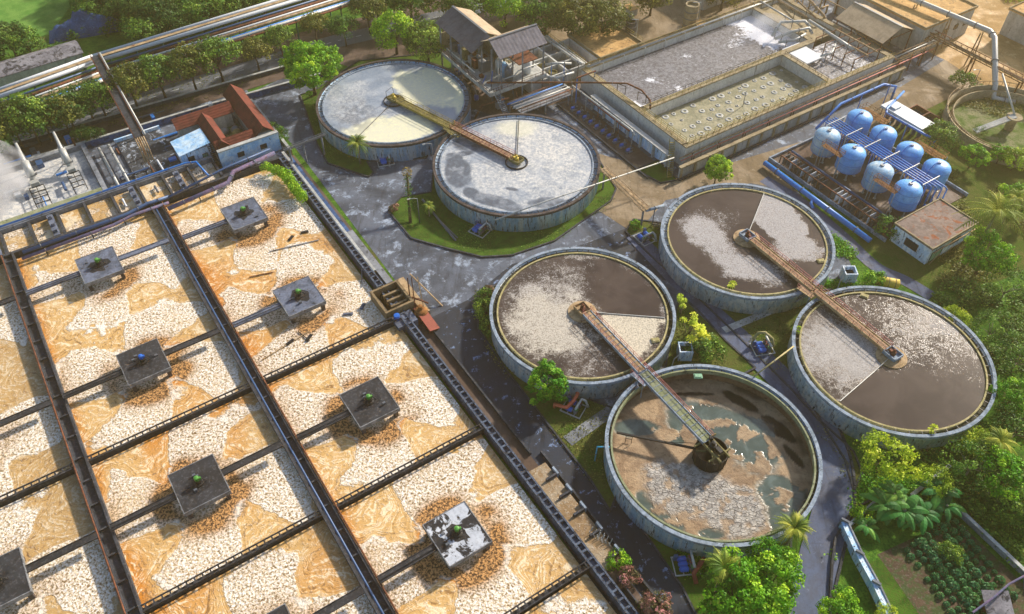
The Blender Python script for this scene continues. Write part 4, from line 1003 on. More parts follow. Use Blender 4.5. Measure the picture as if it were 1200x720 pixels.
for q, r_, h, lab, mt in (((737,52), 1.25, 6.0, 'dark upright cylinder by the small settling pit', 'concrete_dark'), ((807,34), 1.7, 6.5, 'grey upright concrete cylinder behind the back pool', 'concrete_warm')):
    p = G(*q); t = thing('silo', lab, 'silo', p); m = MB(); m.lathe([(r_, 0), (r_, h), (r_*.8, h), (r_*.8, h-.6), (.02, h-.6)], p, 28); m.build('shell', M[mt], t)
    m = MB()
    for z in (1.5, 3.2, 4.9): m.lathe([(r_+.01, z-.12), (r_+.08, z-.12), (r_+.08, z+.12), (r_+.01, z+.12)], p, 28)
    m.build('hoops', M['grey'], t)
    m = MB(); m.tube([p+Vector((r_+.3,0,0)), p+Vector((r_+.3,0,h+.4)), p+Vector((0,0,h+.4))], .1, 8); m.build('vent_pipe', M['pipe_pale'], t)
# small compartmented basin left of the back pool
t = thing('compartment_basin', 'small basin split into mossy compartments, left of the pools', 'basin', U(-138,100,0))
m = MB(); m.ubox(-147,-131.5,91.5,106.5,0,.8); m.build('base', M['concrete_warm'], t)
for a in [(-147,-131.5,91.5,91.9),(-147,-131.5,106.1,106.5),(-147,-131.5,96.4,96.8),(-147,-131.5,101.2,101.6)]: m = MB(); m.ubox(*a, .8, 3.6); m.build('wall', M['pool_wall'], t)
for u in (-147,-143.2,-139.3,-135.4,-131.9): m = MB(); m.ubox(u,u+.35,91.9,106.1,.8,3.5); m.build('divider', M['concrete_pale'], t)
for k in range(6): m = MB(); u = -146.4+2.5*k; m.lathe([(.02,.9),(1.0,.9),(1.0,2.9),(.85,2.9),(.85,2.6),(.02,2.6)], U(u,99,0), 16) if k % 2 else m.ubox(u,u+1.6,102.2,104.8,.8,3.0); m.build('hopper', M['olive' if k % 2 else 'grey'], t)
yrail(-147,91.6,-131.6,91.6,3.6,par=t); yrail(-146.9,91.6,-146.9,106.4,3.6,par=t); yrail(-147,106.3,-131.6,106.3,3.6,par=t,mat='railyellow')
pipe_thing('frame_pipe', 'pale pipe crossing the mossy compartment basin lengthwise', [U(-147.5,94.5,4.2),U(-132,94.7,4.2),U(-130,97,4.0),U(-128.8,101,4.6)], .28, 'pipe_pale', smat='grey')
pipe_thing('frame_pipe', 'pale pipe bent round the right side of the compartment basin', [U(-147.5,104.2,4.5),U(-136,104.4,4.5),U(-132.5,104.0,4.9),U(-130,104.0,5.2)], .3, 'pipe_pale', smat='grey')
t = thing('red_pit', 'open pit with a red lined side between basin and settling pit', 'pit', U(-137,108.5,0))
for a in ((-143,-131,107.0,107.25,3.4),(-143,-131,110.0,110.25,3.4),(-143,-142.7,107.3,109.9,3.4)): m = MB(); m.ubox(*a[:4],0,a[4]); m.build('wall', M['pool_wall'], t)
m = MB(); m.ubox(-142.6,-131,107.3,109.9,0,1.2); m.build('floor', M['red'], t)
# covered shed beyond the end pool
def shed(label, u0, u1, v0, v1, he, hr, mat, along='u', lefty=None, deck=None, name='open_shed'):
    t = thing(name, label, 'shed', U((u0+u1)/2, (v0+v1)/2, 0)); vm = (v0+v1)/2; um = (u0+u1)/2
    if along == 'u':
        for a, b in ((v0, vm), (v1, vm)):
            m = MB(); m.slab4(U(u0,a,he), U(u1,a,he), U(u1,b,hr), U(u0,b,hr), .1); m.build('roof_slope', M[mat], t)
        m = MB(); m.bar(U(u0-.05,vm,hr+.05), U(u1+.05,vm,hr+.05), .5, .08); m.build('ridge', M['grey'], t)
    else:
        for a, b in ((u0, um), (u1, um)):
            m = MB(); m.slab4(U(a,v0,he), U(a,v1,he), U(b,v1,hr), U(b,v0,hr), .1); m.build('roof_slope', M[mat], t)
        m = MB(); m.bar(U(um,v0-.05,hr+.05), U(um,v1+.05,hr+.05), .5, .08); m.build('ridge', M['grey'], t)
    n = max(2, int((u1-u0)/4)); k_ = max(1, int((v1-v0)/4))
    for i in range(n+1):
        for j in (0, 1):
            m = MB(); u = u0+.5+(u1-u0-1)*i/n; v = (v0+.5) if j == 0 else (v1-.5); m.bar(U(u,v,0), U(u,v,he-.1), .22, .22); m.build('post', M['rust'], t)
    m = MB()
    for i in range(n+1): u = u0+.5+(u1-u0-1)*i/n; m.bar(U(u,v0+.5,he-.2), U(u,v1-.5,he-.2), .14, .2)
    for v in (v0+.5, v1-.5): m.bar(U(u0+.4,v,he-.35), U(u1-.4,v,he-.35), .14, .2)
    m.build('trusses', M['rust'], t)
    return t
shed('long shed with a tan sheet roof tinted as if sunlit beyond the end pool', -112, -98, 165.2, 176.6, 6.2, 8.6, 'sheet_tan_sun_tint')
t = flat_house('flat_building', 'wide tan roofed building with a white front wall beyond the long shed', -122, -96, 177.2, 196.5, 7.0, 'white_wall', 'roof_tan', .4)
for k in range(5): opening(t, U(-96.28, 179.8+k*3.6, 3.6), 1.4, 1.2, E1, 'glass')
t = flat_house('flat_building', 'pale roofed building cut off by the top right corner', -92, -76, 203, 222, 6.5, 'white_wall', 'roof_tan', .4)
for k in range(3): opening(t, U(-76.28, 206+k*4, 3.2), 1.6, 1.4, E1, 'glass')
t = flat_house('flat_building', 'long low tan building far behind the pools at the top edge', -160, -140, 150, 185, 5.5, 'white_wall', 'roof_tan', .4)
for k in range(6): opening(t, U(-140.28, 153+k*5, 2.8), 1.6, 1.3, E1, 'glass')
# elevated pipe and walkway gantry over the yard
bp = pipe_thing('elevated_pipe', 'thick elevated pale pipe crossing the sunlit yard and bending down', [U(-128,181,9), U(-106.4,183.7,8.5), U(-86.0,186,8.5), U(-83.8,184.8,8.2), U(-76.0,177.5,3.0), U(-74.5,176.2,.8), U(-71,179,.5)], .62, 'pipe_pale', supports=False, n=14)
for k, u in enumerate((-116, -104, -95, -87)):
    v = 182.6+.15*(u+116)/2; m = MB()
    for dv in (-1.4, 1.4): m.bar(U(u, v+dv, 0), U(u, v+dv*.35, 8), .22, .22)
    m.bar(U(u, v-.9, 4), U(u, v+.9, 4), .14, .14); m.bar(U(u, v-1.2, 1.2), U(u, v+.8, 5), .1, .1); m.build('support', M['pipe_tan'], bp)
gt = thing('pipe_bridge', 'rusty girder bridge carrying pipes over the sunlit yard road', 'bridge', U(-84,181,0))
for s_ in (-.9, .9):
    m = MB(); m.bar(U(-97,181+s_,4.4), U(-72,181+s_,4.4), .12, .14); m.bar(U(-97,181+s_,5.3), U(-72,181+s_,5.3), .12, .14)
    for k in range(17): u = -97+k*1.56; m.bar(U(u,181+s_,4.4), U(u+(.78 if k < 16 else 0),181+s_,5.3), .07, .07); m.bar(U(u,181+s_,5.3), U(min(u+.78,-72),181+s_,4.4), .07, .07)
    m.build('girder', M['rust'], gt)
for v_ in (180.6, 181.3): m = MB(); m.tube([U(-97.5,v_,4.7), U(-71.5,v_,4.7)], .21, 8); m.build('pipe', M['pipe_tan'], gt, True)
for u in (-96.5, -84.5, -72.5):
    for v_ in (180.1, 181.9): m = MB(); m.bar(U(u,v_,0), U(u,v_,4.4), .25, .25); m.build('post', M['rust'], gt)
pipe_thing('tan_pipe', 'tan pipe pair leaving the gantry beside the overgrown round tank', [U(-71.8,181,4.6), U(-60,181.5,4.2), U(-40,182,4.2)], .25, 'pipe_tan', smat='rust')
# pipe rack that continues the red pipe over to the gantry
rk = thing('pipe_rack', 'tan pipe rack with railings between the end pool and the gantry', 'pipe rack', U(-93.5,173,0))
for k in range(3): m = MB(); m.tube([U(-95.2+k*.8,165.5,4.2), U(-95.2+k*.8,180,4.2)], .15, 8); m.build('pipe', M['pipe_tan' if k != 1 else 'pipe_pale'], rk, True)
for v in (166,170.5,175,179.5): m = MB(); m.bar(U(-95.6,v,0), U(-95.6,v,4), .2, .2); m.bar(U(-93,v,0), U(-93,v,4), .2, .2); m.bar(U(-95.6,v,4.0), U(-93,v,4.0), .2, .14); m.build('frame', M['rust'], rk)
yrail(-92.8, 165.5, -92.8, 180, 4.2, mat='pipe_tan', par=rk)

# ------------------------------------------------------------------ filter house with two gabled roofs
fh = thing('filter_house', 'open two storey filter house on stilts under two grey gabled roofs', 'building', U(-141, 87, 0))
def slope(a, b, c, d, mat): m = MB(); m.slab4(a, b, c, d, .12); return m.build('roof_slope', M[mat], fh)
slope(U(-153.3,80.2,11.6), U(-137.6,80.2,11.6), U(-137.6,84.9,14.1), U(-153.3,84.9,14.1), 'sheet_u')
slope(U(-153.3,89.6,11.9), U(-139.4,89.6,11.9), U(-139.4,84.95,14.1), U(-153.3,84.95,14.1), 'sheet_tan_sun_tint')  # sunward slopes take the sheet colour with sunlight in it
slope(U(-130.9,83.0,12.6), U(-130.9,95.0,12.6), U(-135.1,95.0,15.0), U(-135.1,83.0,15.0), 'sheet_v')
slope(U(-139.3,83.0,12.7), U(-139.3,95.0,12.7), U(-135.15,95.0,15.0), U(-135.15,83.0,15.0), 'sheet_tan_sun_tint')
m = MB(); m.bar(U(-153.4,84.92,14.16), U(-139.0,84.92,14.16), .5, .08); m.bar(U(-135.12,82.9,15.06), U(-135.12,95.1,15.06), .5, .08); m.build('ridge_caps', M['grey'], fh)
for uu_ in (-152.6,-148,-143.6,-139.2,-135.2,-131.4):
    for vv_ in ((81.0,85.5,89.2) if uu_ < -140 else (83.6,89,94.4)):
        m = MB(); m.bar(U(uu_,vv_,0), U(uu_,vv_,11.8 if uu_ < -140 else 12.6), .34, .34); m.build('column', M['concrete'] , fh)
m = MB(); m.ubox(-153, -131, 80.6, 90 , 4.6, 5.0); m.ubox(-139.3, -131, 90.01, 95, 4.6, 5.0); m.build('upper_floor', M['concrete_pale'], fh)
m = MB(); m.ubox(-153.1, -131, 80.35, 80.6, 4.5, 5.3); m.ubox(-130.98, -130.8, 80.4, 95, 4.5, 5.3); m.build('floor_edge', M['white_wall'], fh)
m = MB(); railing(m, U(-153,80.5,5.0), U(-131.2,80.5,5.0), 1.1, 1.4, .04); railing(m, U(-130.9,80.6,5.0), U(-130.9,95,5.0), 1.1, 1.4, .04); m.build('railing', M['rust'], fh)
m = MB(); m.ubox(-153,-139,89.3,89.5,5.0,10.5); m.ubox(-152.9,-152.7,81,89.2,5,9); m.build('back_wall', M['concrete_warm'], fh)
for k in range(6):
    m = MB(); u = -151.5+k*2.2; m.ubox(u,u+1.5,83+.4*(k%2),86.5,5.0,6.6+.5*(k%3)); o = m.build('filter_machine', M[('grey','pipe_navy','olive','concrete_pale','rust','grey')[k]], fh)
    m = MB(); m.tube([U(u+.2,84.5,7.2),U(u+1.3,84.5,7.2)], .5, 10); m.build('drum', M[('rust','grey','pipe_pale')[k%3]], o, True)
for k in range(4):
    m = MB(); m.lathe([(.02,5),(.9,5),(.9,7.6),(.5,8.2),(.02,8.3)], U(-137.6+2*k if k < 3 else -134, 87 if k < 3 else 92, 0), 18); m.build('mixing_vessel', M[('pipe_pale','tank_pale','grey','white_panel')[k]], fh, True)
m = MB(); m.ubox(-136,-132,88.5,93.5,8.8,9.0); m.build('mezzanine', M['rust'], fh)
for pts_ in ([U(-131.5,84,7.2),U(-131.5,87,7.2),U(-131.5,88,8),U(-131.5,94,8)],[U(-138,81,6.6),U(-150,81,6.6)],[U(-133,83.9,5),U(-133,83.9,11)]): m = MB(); m.tube(pts_, .15, 8); m.build('pipe', M['pipe_pale'], fh, True)
opening(fh, U(-152.5+.1, 85, 7), 1, 1, E1, 'glass') if False else None
for k, (u, v, c) in enumerate(((-143.5,79.2,'motor_blue'),(-137.5,80.9,'motor_blue'),(-133.6,85.2,'pipe_blue'),(-147.2,79.6,'red'))):
    m = MB(); p = U(u, v, 0); m.lathe([(.02,0),(.55,0),(.6,.5),(.55,1.15),(.4,1.2),(.02,1.2)], p, 16); tag(m.build('drum', M[c], None, True), ('blue drum under the long eave of the filter house','blue drum below the gable corner of the filter house','blue drum inside the shade under the filter house','red drum under the far eave of the filter house')[k], 'drum')
rf = random.Random(9)
for k in range(34):
    u, v = rf.uniform(-152,-131.5), rf.uniform(81,88); z = rf.choice((.2, 5.0)); hz_ = rf.uniform(1.2, 3.8); m = MB()
    if rf.random() < .5: m.bar(U(u,v,z), U(u+rf.uniform(-1.5,1.5),v+rf.uniform(-1,1),z+hz_), .14, .14)
    elif rf.random() < .5: m.tube([U(u,v,z+hz_), U(u+rf.uniform(1,3),v,z+hz_), U(u+rf.uniform(1,3),v,z)], .12, 6)
    else: m.ubox(u,u+rf.uniform(.6,1.4),v,v+rf.uniform(.6,1.4),z,z+hz_*.5)
    m.build('strut', M[rf.choice(('rust','grey','pipe_pale','dark','concrete_dark','motor_blue','ochre_a'))] if False else M[rf.choice(('rust','grey','pipe_pale','dark','concrete_dark','motor_blue'))], fh)
stairs('grey zigzag stairs coming down in front of the filter house', U(-131.4,82.2,5.0), U(-125.5,82.2,.1), 1.2, 'rim')
tb = thing('pipe_deck', 'pipe strewn service deck between the filter house and the white water tank', 'deck', U(-127,88,0))
m = MB(); m.ubox(-129.6,-124.2,84,97,2.6,2.85); m.build('deck', M['concrete'], tb)
for u in (-129.3,-124.6):
    for v in (84.4,90.5,96.6): m = MB(); m.bar(U(u,v,0),U(u,v,2.6),.28,.28); m.build('post', M['concrete'], tb)
for k in range(5): m = MB(); m.tube([U(-129.2+k*1.05,83,3.15+.1*k),U(-129.2+k*1.05,97.8,3.15+.1*k)], .13+.03*(k%2), 8); m.build('pipe', M[('rust','pipe_blue','grey','pipe_pale','rust')[k]], tb, True)
m = MB(); railing(m, U(-124.3,84,2.85), U(-124.3,97,2.85), 1.0, 1.5); m.build('railing', M['rust'], tb)
pipe_thing('frame_pipe', 'two bent pale pipes leaving the filter house towards the pools', [U(-132,95.5,6.8),U(-131,98,6.8),U(-130,101,6.2)], .28, 'pipe_pale', smat='pipe_blue')
pipe_thing('rusty_pipe', 'rusty pipe rising diagonally behind the yellow walkway joint', [U(-131,76.5,.5),U(-132,79,2.4),U(-129,84,4)], .22, 'rust', supports=False)
gate = thing('steel_portal', 'rusty steel portal frame standing by the white water tank', 'frame', U(-126,101,0))
for v in (98.6,103.4): m = MB(); m.bar(U(-124.5,v,0),U(-124.5,v,6.2),.22,.22); m.build('post', M['pipe_blue'], gate)
m = MB(); m.bar(U(-124.5,98.4,6.3),U(-124.5,103.6,6.3),.25,.25); m.build('beam', M['rust'], gate)

# ------------------------------------------------------------------ eight blue pressure vessels
def vessel(matn):
    t = thing('pressure_vessel', 'x', 'tank', (0,0,0), 'blue upright pressure vessels on legs')
    r = 2.5; m = MB(); pr = [(.02,1.25),(r*.5,1.32),(r*.85,1.6),(r,2.0),(r,5.4)]
    for k in range(1, 9): a = k*pi/18; pr.append((r*cos(a), 5.4+1.25*sin(a)))
    pr.append((.02, 6.65)); m.lathe(pr, (0,0,0), 40); m.build('shell', M[matn], t, True)
    m = MB()
    for z in (2.0, 3.7, 5.4): m.lathe([(r+.002, z-.05),(r+.03, z-.05),(r+.03, z+.05),(r+.002, z+.05)], (0,0,0), 40)
    m.build('weld_bands', M['pipe_blue'], t)
    for k in range(4):
        a = pi/4+k*pi/2; m = MB(); m.bar((1.75*cos(a),1.75*sin(a),0),(1.75*cos(a),1.75*sin(a),1.75),.24,.24); m.box((1.75*cos(a),1.75*sin(a),.05),(.5,.5,.1)); m.build('leg', M['pipe_pale'], t)
    m = MB(); m.lathe([(.02,6.6),(.4,6.6),(.4,6.85),(.02,6.85)], (0,0,0), 14); m.build('manhole', M['grey'], t)
    m = MB(); m.tube([(0,0,6.8),(.9,0,6.9),(1.6,.0,6.6),(2.6,0,5.6),(2.6,0,1.0)], .1, 8); m.tube([(0,0,1.2),(0,0,.5),(1.8,0,.5)], .15, 8); m.build('feed_pipe', M['pipe_blue'], t, True)
    m = MB(); m.lathe([(.02,-.06),(.45,-.06),(.45,.06),(.02,.06)], (0,0,0), 16)
    for i, v in enumerate(m.v): m.v[i] = (r+v[2]+.03, v[0], v[1]+3.0)
    m.build('hatch', M['pipe_blue'], t)
    return t
vb, vp = Proto(vessel('tank_blue')), Proto(vessel('tank_pale'))
VS = [(-80.9,128.6,vp,'faded blue vessel with rusty catwalk, front row nearest the yard road'),(-74.3,128.4,vb,'bright blue vessel second in the front row'),(-67.6,128.4,vp,'faded streaky vessel with ochre catwalk, third in the front row'),(-61.0,128.4,vb,'bright blue vessel at the dirty roofed house end of the front row'),
      (-81.6,138.9,vb,'bright blue vessel in the back row nearest the yard road'),(-75.2,138.6,vb,'bright blue vessel in the back row next to the rusty catwalk'),(-68.7,138.4,vb,'bright blue vessel in the back row beside the orange frame'),(-62.2,138.2,vb,'bright blue vessel in the back row over the pipe bends')]
for k, (u, v, pr, lab) in enumerate(VS): pr.put(U(u, v, .15), TH + (pi/2 if k < 4 else -pi/2) + R.uniform(-.3,.3), lab)
vpad = thing('vessel_yard', 'kerbed brown slab carrying the eight blue vessels', 'slab', U(-71,131,0))
m = MB(); m.ubox(-86,-57,119.5,143,0,.15); m.build('floor', M['rust_floor'] if 'rust_floor' in M else M['track'], vpad)
m = MB()
for a in ((-86.3,-86,119.2,143.3),(-86,-56.7,119.2,119.5),(-86,-56.7,143,143.3)): m.ubox(*a,0,.75)
m.build('curb', M['rim'], vpad)
for k, (du, lab) in enumerate(((0,'outermost blue header pipe above the vessel rows'),(.7,'second blue header pipe above the vessel rows'),(1.4,'middle blue header pipe above the vessel rows'),(2.1,'fourth blue header pipe above the vessel rows'),(2.8,'innermost blue header pipe above the vessel rows'))):
    v = 131.9+du; e = -58.3+.75*(4-k) if False else -60.2+.62*k
    pipe_thing('header_pipe', lab, [U(-84.5,v,5.5), U(e,v,5.5), U(e+.5,v,5.2), U(e+.55,v,1.0)], .15, 'pipe_blue', smat='pipe_blue', group='parallel blue header pipes over the vessels')
for k in range(6):
    u = -83+k*4.6; m = MB(); m.bar(U(u,131.2,0),U(u,131.2,6.1),.16,.16); m.bar(U(u,135.4,0),U(u,135.4,6.1),.16,.16); m.bar(U(u,130.9,6.1),U(u,135.7,6.1),.14,.14); tag(m.build('pipe_trestle', M['pipe_pale']), 'slim pale trestle holding up the blue header pipes', 'trestle', 'trestles under the blue header pipes')
pipe_thing('blue_pipe', 'blue pipe with a square bend from the back vessels to the yard road', [U(-86,131.8,3),U(-87.5,140,5.2),U(-87.5,153.5,5.2),U(-85.5,155,5.2),U(-85.5,155,2)], .28, 'pipe_blue', smat='pipe_blue')
pipe_thing('blue_pipe', 'blue pipe looping round the white roofed filter cabinet', [U(-84.5,157,3.8),U(-82,148.5,4.0),U(-81,147,4.0),U(-70.5,147.5,4.0),U(-69.5,148.2,3.5),U(-69.5,148.2,.4)], .25, 'pipe_blue', smat='pipe_blue')
pipe_thing('blue_pipe', 'low blue pipe at the near end of the vessel slab', [U(-57.6,122,.8),U(-57.6,131,.8),U(-59,133,.9)], .35, 'pipe_blue', supports=False)
pipe_thing('drain_pipe', 'long bright blue pipe lying beside the vessel yard', [U(-85.3,117.0,.9),U(-58.0,116.4,.9)], .52, 'pipe_blue', smat='concrete', n=14)
m = MB(); m.tube([U(-72,116.6,.9),U(-71.5,115.6,.6),U(-70.5,115.2,.3)], .3, 10); tag(m.build('pipe_elbow', M['pipe_blue'], None, True), 'blue elbow branching off the long blue pipe', 'pipe')
# panel racks
for side, v0, lab in ((0, 119.9, 'long rusty frame of upright grey filter panels next to the blue pipe'),):
    t = thing('panel_rack', lab, 'rack', U(-71, v0+1, 0))
    m = MB()
    for v in (v0, v0+2.2): m.bar(U(-84,v,2.3),U(-58,v,2.3),.18,.22)
    m.build('rails', M['rust'], t)
    for k in range(9):
        for dv in (0, 2.2): u = -84+k*3.25; m = MB(); m.bar(U(u,v0+dv,0),U(u,v0+dv,2.2),.18,.18); m.build('post', M['rust'], t)
    for k in range(26):
        if k in (11, 12, 19): continue
        u = -83.4+k*.98; m = MB(); m.box(U(u, v0+1.1, 1.35), (.16, 1.9, 1.9), axes=((E1+Vector((0,0,.25))).normalized(), E2, Vector((0,0,1)))); m.build('filter_panel', M['white_panel' if R.random() < .4 else 'grey'], t)
pipe_thing('grey_pipe', 'grey header pipe behind the upright filter panels', [U(-84.5,123.6,1.6),U(-57.5,123.4,1.6)], .24, 'pipe_navy', smat='rust')
def catwalk(label, u0, u1, v0, v1, z, mat, h=1.0):
    t = thing('catwalk', label, 'catwalk', U((u0+u1)/2,(v0+v1)/2,0)); m = MB()
    n = int(max(v1-v0, u1-u0)/.28)
    for i in range(n):
        if v1-v0 > u1-u0: v = v0+(v1-v0)*(i+.5)/n; m.ubox(u0,u1,v-.09,v+.09,z-.06,z)
        else: u = u0+(u1-u0)*(i+.5)/n; m.ubox(u-.09,u+.09,v0,v1,z-.06,z)
    m.build('grating', M[mat], t)
    m = MB()
    for a, b in (((u0,v0),(u1,v0)),((u0,v1),(u1,v1)),((u0,v0),(u0,v1)),((u1,v0),(u1,v1))): railing(m, U(*a,z), U(*b,z), h, 1.0, .035)
    m.build('railing', M[mat], t)
    for a in ((u0,v0),(u1,v0),(u0,v1),(u1,v1)): m = MB(); m.bar(U(*a,0),U(*a,z),.12,.12); m.build('post', M['pipe_pale'], t)
    return t
M['ochre'] = grime('ochre_steel', '9a6a34', '7c5026', '4a2f1c', .9, 4)
catwalk('ochre catwalk between the two front vessels nearest the road', -79.3, -74.5, 125.0, 126.2, 5.6, 'ochre')
catwalk('ochre catwalk in front of the faded streaky vessel', -66.5, -61.4, 124.9, 126.1, 5.6, 'ochre')
catwalk('orange brown catwalk frame beside the farthest back vessel', -84, -77.5, 141.4, 143.6, 5.2, 'ochre')
catwalk('orange brown catwalk frame behind the third back vessel', -70, -63.5, 141.0, 143.2, 5.2, 'ochre')
# white cabinet
t = thing('filter_cabinet', 'white topped filter cabinet on legs behind the vessels', 'cabinet', U(-76,151,0))
m = MB(); m.ubox(-84,-73.4,149.2,153.2,3.0,3.5); m.ubox(-83,-81,150,152,3.5,3.9); m.build('top', M['white_panel'], t)
for k in range(8):
    for va in (149.3, 152.8): m = MB(); u = -83.4+k*1.35; m.bar(U(u,va,0),U(u,va,3),.14,.14); m.build('leg', M['grey'], t)
for k in range(7): m = MB(); m.lathe([(.02,.2),(.45,.2),(.45,2.6),(.02,2.9)], U(-82.6+k*1.35,151,0), 12); m.build('cartridge', M['pipe_navy'], t, True)
rt = random.Random(31)
for k in range(30):
    u, v = rt.uniform(-136, -98), rt.uniform(165.8, 176) if k % 2 else rt.uniform(166, 200)
    if u > -123 and v > 176: u = rt.uniform(-140, -124)
    p = U(u, v, 0); z = rt.uniform(1.2, 5.5) if u < -113 or v < 165 else rt.uniform(.6, 3); L = rt.uniform(3, 12); e = (E1 if rt.random() < .55 else E2)*rt.choice((-1, 1))
    t = thing('process_pipe', 'weathered tan or white pipe in the tangle beyond the pools', 'pipe', p, 'tangled pipes beyond the far end of the pools')
    m = MB(); m.tube([p+Vector((0,0,.05)), p+Vector((0,0,z)), p+Vector((0,0,z))+e*L, p+Vector((0,0,.1))+e*(L+.2)], rt.uniform(.1,.26), 8); m.build('pipe_run', M[rt.choice(('pipe_pale','pipe_tan','white_panel','rust','pipe_tan'))], t, True)
for k in range(9):
    u, v = rt.uniform(-150,-128), 125+k*4.4; p = U(u, v, 0); w = rt.uniform(1.2,2.6); t = thing('equipment_box', 'small tan equipment box on the golden ground behind the pools', 'box', p, 'equipment boxes behind the back pool')
    m = MB(); m.box(p+Vector((0,0,w*.4)), (w*1.3,w,w*.8), TH); m.build('body', M[rt.choice(('concrete_gold','concrete_pale','rust'))], t); m = MB(); m.box(p+Vector((0,0,w*.8+.06)), (w*1.45,w*1.15,.12), TH); m.build('lid', M['roof_tan'], t)
# rubble and little pits by the cabinet
t = thing('valve_pit', 'open rectangular valve pits between the cabinet and the overgrown tank', 'pit', U(-78,158,0))
for a in ((-82,-75,156,156.25),(-82,-75,159.5,159.75),(-82,-81.75,156.25,159.5),(-75.25,-75,156.25,159.5),(-78.6,-78.35,156.25,159.5)): m = MB(); m.ubox(*a,0,1.0); m.build('pit_wall', M['rust'], t)
m = MB(); m.ubox(-81.7,-75.3,156.3,159.4,0,.1); m.build('floor', M['concrete_dark'], t)

# dirty roofed house at the near end
t = flat_house('pump_house', 'small house with a stained brown flat roof and green shutter', -57.0, -48.6, 120.2, 133.0, 4.0, 'wall_whitish', 'roof_dirty', .18)
opening(t, U(-48.9,122.8,1.3), 3.0, 2.3, E1, 'door_green', 'shutter'); opening(t, U(-48.9,127.8,2.2), 2.4, 1.0, E1, 'glass'); opening(t, U(-52.6,120.48,2.0), 2.6, 1.5, -E2, 'glass')
for k in range(4): m = MB(); m.bar(U(-48.4,121+k*3.6,.2),U(-47.6,121+k*3.6,3.3),.12,.12); m.build('downpipe', M['pipe_tan'], t)
m = MB(); m.tube([U(-48.3,120.5,3.3),U(-48.3,133,3.3)], .12, 8); m.build('gutter', M['pipe_tan'], t, True)
# ------------------------------------------------------------------ overgrown round tank, far right
c7 = G(1187,141,2.6); r7 = 13.2
t = thing('round_tank', 'empty overgrown round tank of bare concrete at the right edge', 'tank', (c7.x,c7.y,0)); c = (c7.x,c7.y,0)
m = MB(); m.lathe([(r7,0),(r7,2.8),(r7-.35,2.8),(r7-.35,.3)], c, 96); m.build('wall', M['concrete_warm'], t, True)
m = MB(); m.lathe([(r7-1.4,.3),(r7-1.4,2.3),(r7-1.65,2.3),(r7-1.65,.3)], c, 96); m.build('inner_ring', M['concrete_warm'], t, True)
m, R_, A_ = disc_sheet(c, r7-.4, .35, 10, 60); m.build('floor', M['weeds'], t)
m = MB(); m.lathe([(.9,.3),(.9,3.2),(1.6,3.2),(1.6,3.5),(.02,3.5)], c, 20); m.build('centre_column', M['concrete_warm'], t)
a = Vector((c7.x,c7.y,3.6)); b = a+(-E1*.3-E2).normalized()*9; m = MB(); m.bar(a, b-Vector((0,0,2)), 1.4, .3); m.build('fallen_walkway', M['concrete_pale'], t)
m = MB(); m.tube([a, a+Vector((-1,9,4.5))], .2, 8); m.build('inlet_pipe', M['pipe_pale'], t, True)
m = MB()
for k in range(60): q = 2*pi*k/60; d = Vector((cos(q),sin(q),0)); m.bar(Vector(c)+d*(r7+.1)+Vector((0,0,2.8)), Vector(c)+d*(r7+.1)+Vector((0,0,3.6)), .07, .07)
m.lathe([(r7+.05,3.6),(r7+.15,3.6),(r7+.15,3.7),(r7+.05,3.7)], c, 96, closed=True); m.build('railing', M['pipe_tan'], t)

# ------------------------------------------------------------------ red roofed house, blue walls, service pads (upper left)
rh = thing('courtyard_house', 'red tiled house built round a small courtyard, on a blue base', 'house', U(-154,29,0))
def gable_wing(u0, u1, v0, v1, he, hr, along, par, hipped=False):
    um, vm = (u0+u1)/2, (v0+v1)/2
    m = MB(); m.ubox(u0+.6,u1-.6,v0+.6,v1-.6,0,he+.1); m.build('wall', M['white_wall'], par)
    if along == 'u':
        e = (v1-v0)/2 if hipped else 0
        for a in (v0, v1):
            m = MB(); m.slab4(U(u0,a,he),U(u1,a,he),U(u1-e,vm,hr),U(u0+e,vm,hr),.15); m.build('roof_slope', M['tiles_u'], par)
    else:
        for a in (u0, u1):
            m = MB(); m.slab4(U(a,v0,he),U(a,v1,he),U(um,v1,hr),U(um,v0,hr),.15); m.build('roof_slope', M['tiles_u'], par)
gable_wing(-164,-145.4,33.2,37.6,3.9,5.9,'u',rh); gable_wing(-148.6,-145.2,25.4,33.4,3.6,5.2,'v',rh); gable_wing(-157.5,-145.6,25.2,28.4,3.85,5.5,'u',rh); gable_wing(-161.0,-156.8,20.8,33.1,3.7,5.3,'v',rh)
m = MB(); m.ubox(-157,-148.7,28.6,33.0,.2,.6); m.build('courtyard', M['weeds'], rh)
for k, (u, v) in enumerate(((-155,29.6),(-153,31.6),(-151,29.8),(-150,31.9),(-154.4,31.8))): m = MB(); m.lathe([(.02,.6),(.9,.6),(1.0,1.4),(.5,2.0),(.02,2.1)], U(u,v,0), 12); m.build('roof_tank', M['olive' if k % 2 else 'grey'], rh, True)
bw = thing('terrace_wall', 'bright blue washed terrace wall under the red roofed house', 'wall', U(-144,31,0))
m = MB(); m.ubox(-144.9,-144.2,25.2,37.7,0,4.1); m.build('panel', M['blue_bright'] if 'blue_bright' in M else M['wall_blue'], bw)
m = MB(); m.ubox(-145.0,-144.1,25.1,37.8,4.1,4.35); m.build('coping', M['concrete_pale'], bw)
for v in (29.4, 34.2): opening(bw, U(-144.18,v,2.2), 1.3, 1.0, E1, 'glass')
kb = thing('blue_kiosk', 'pale blue lean-to with dark window and outside steps', 'kiosk', U(-151,22,0))
m = MB(); m.ubox(-154,-148.6,18.8,24.8,0,3.4); m.build('wall', M['wall_blue'], kb)
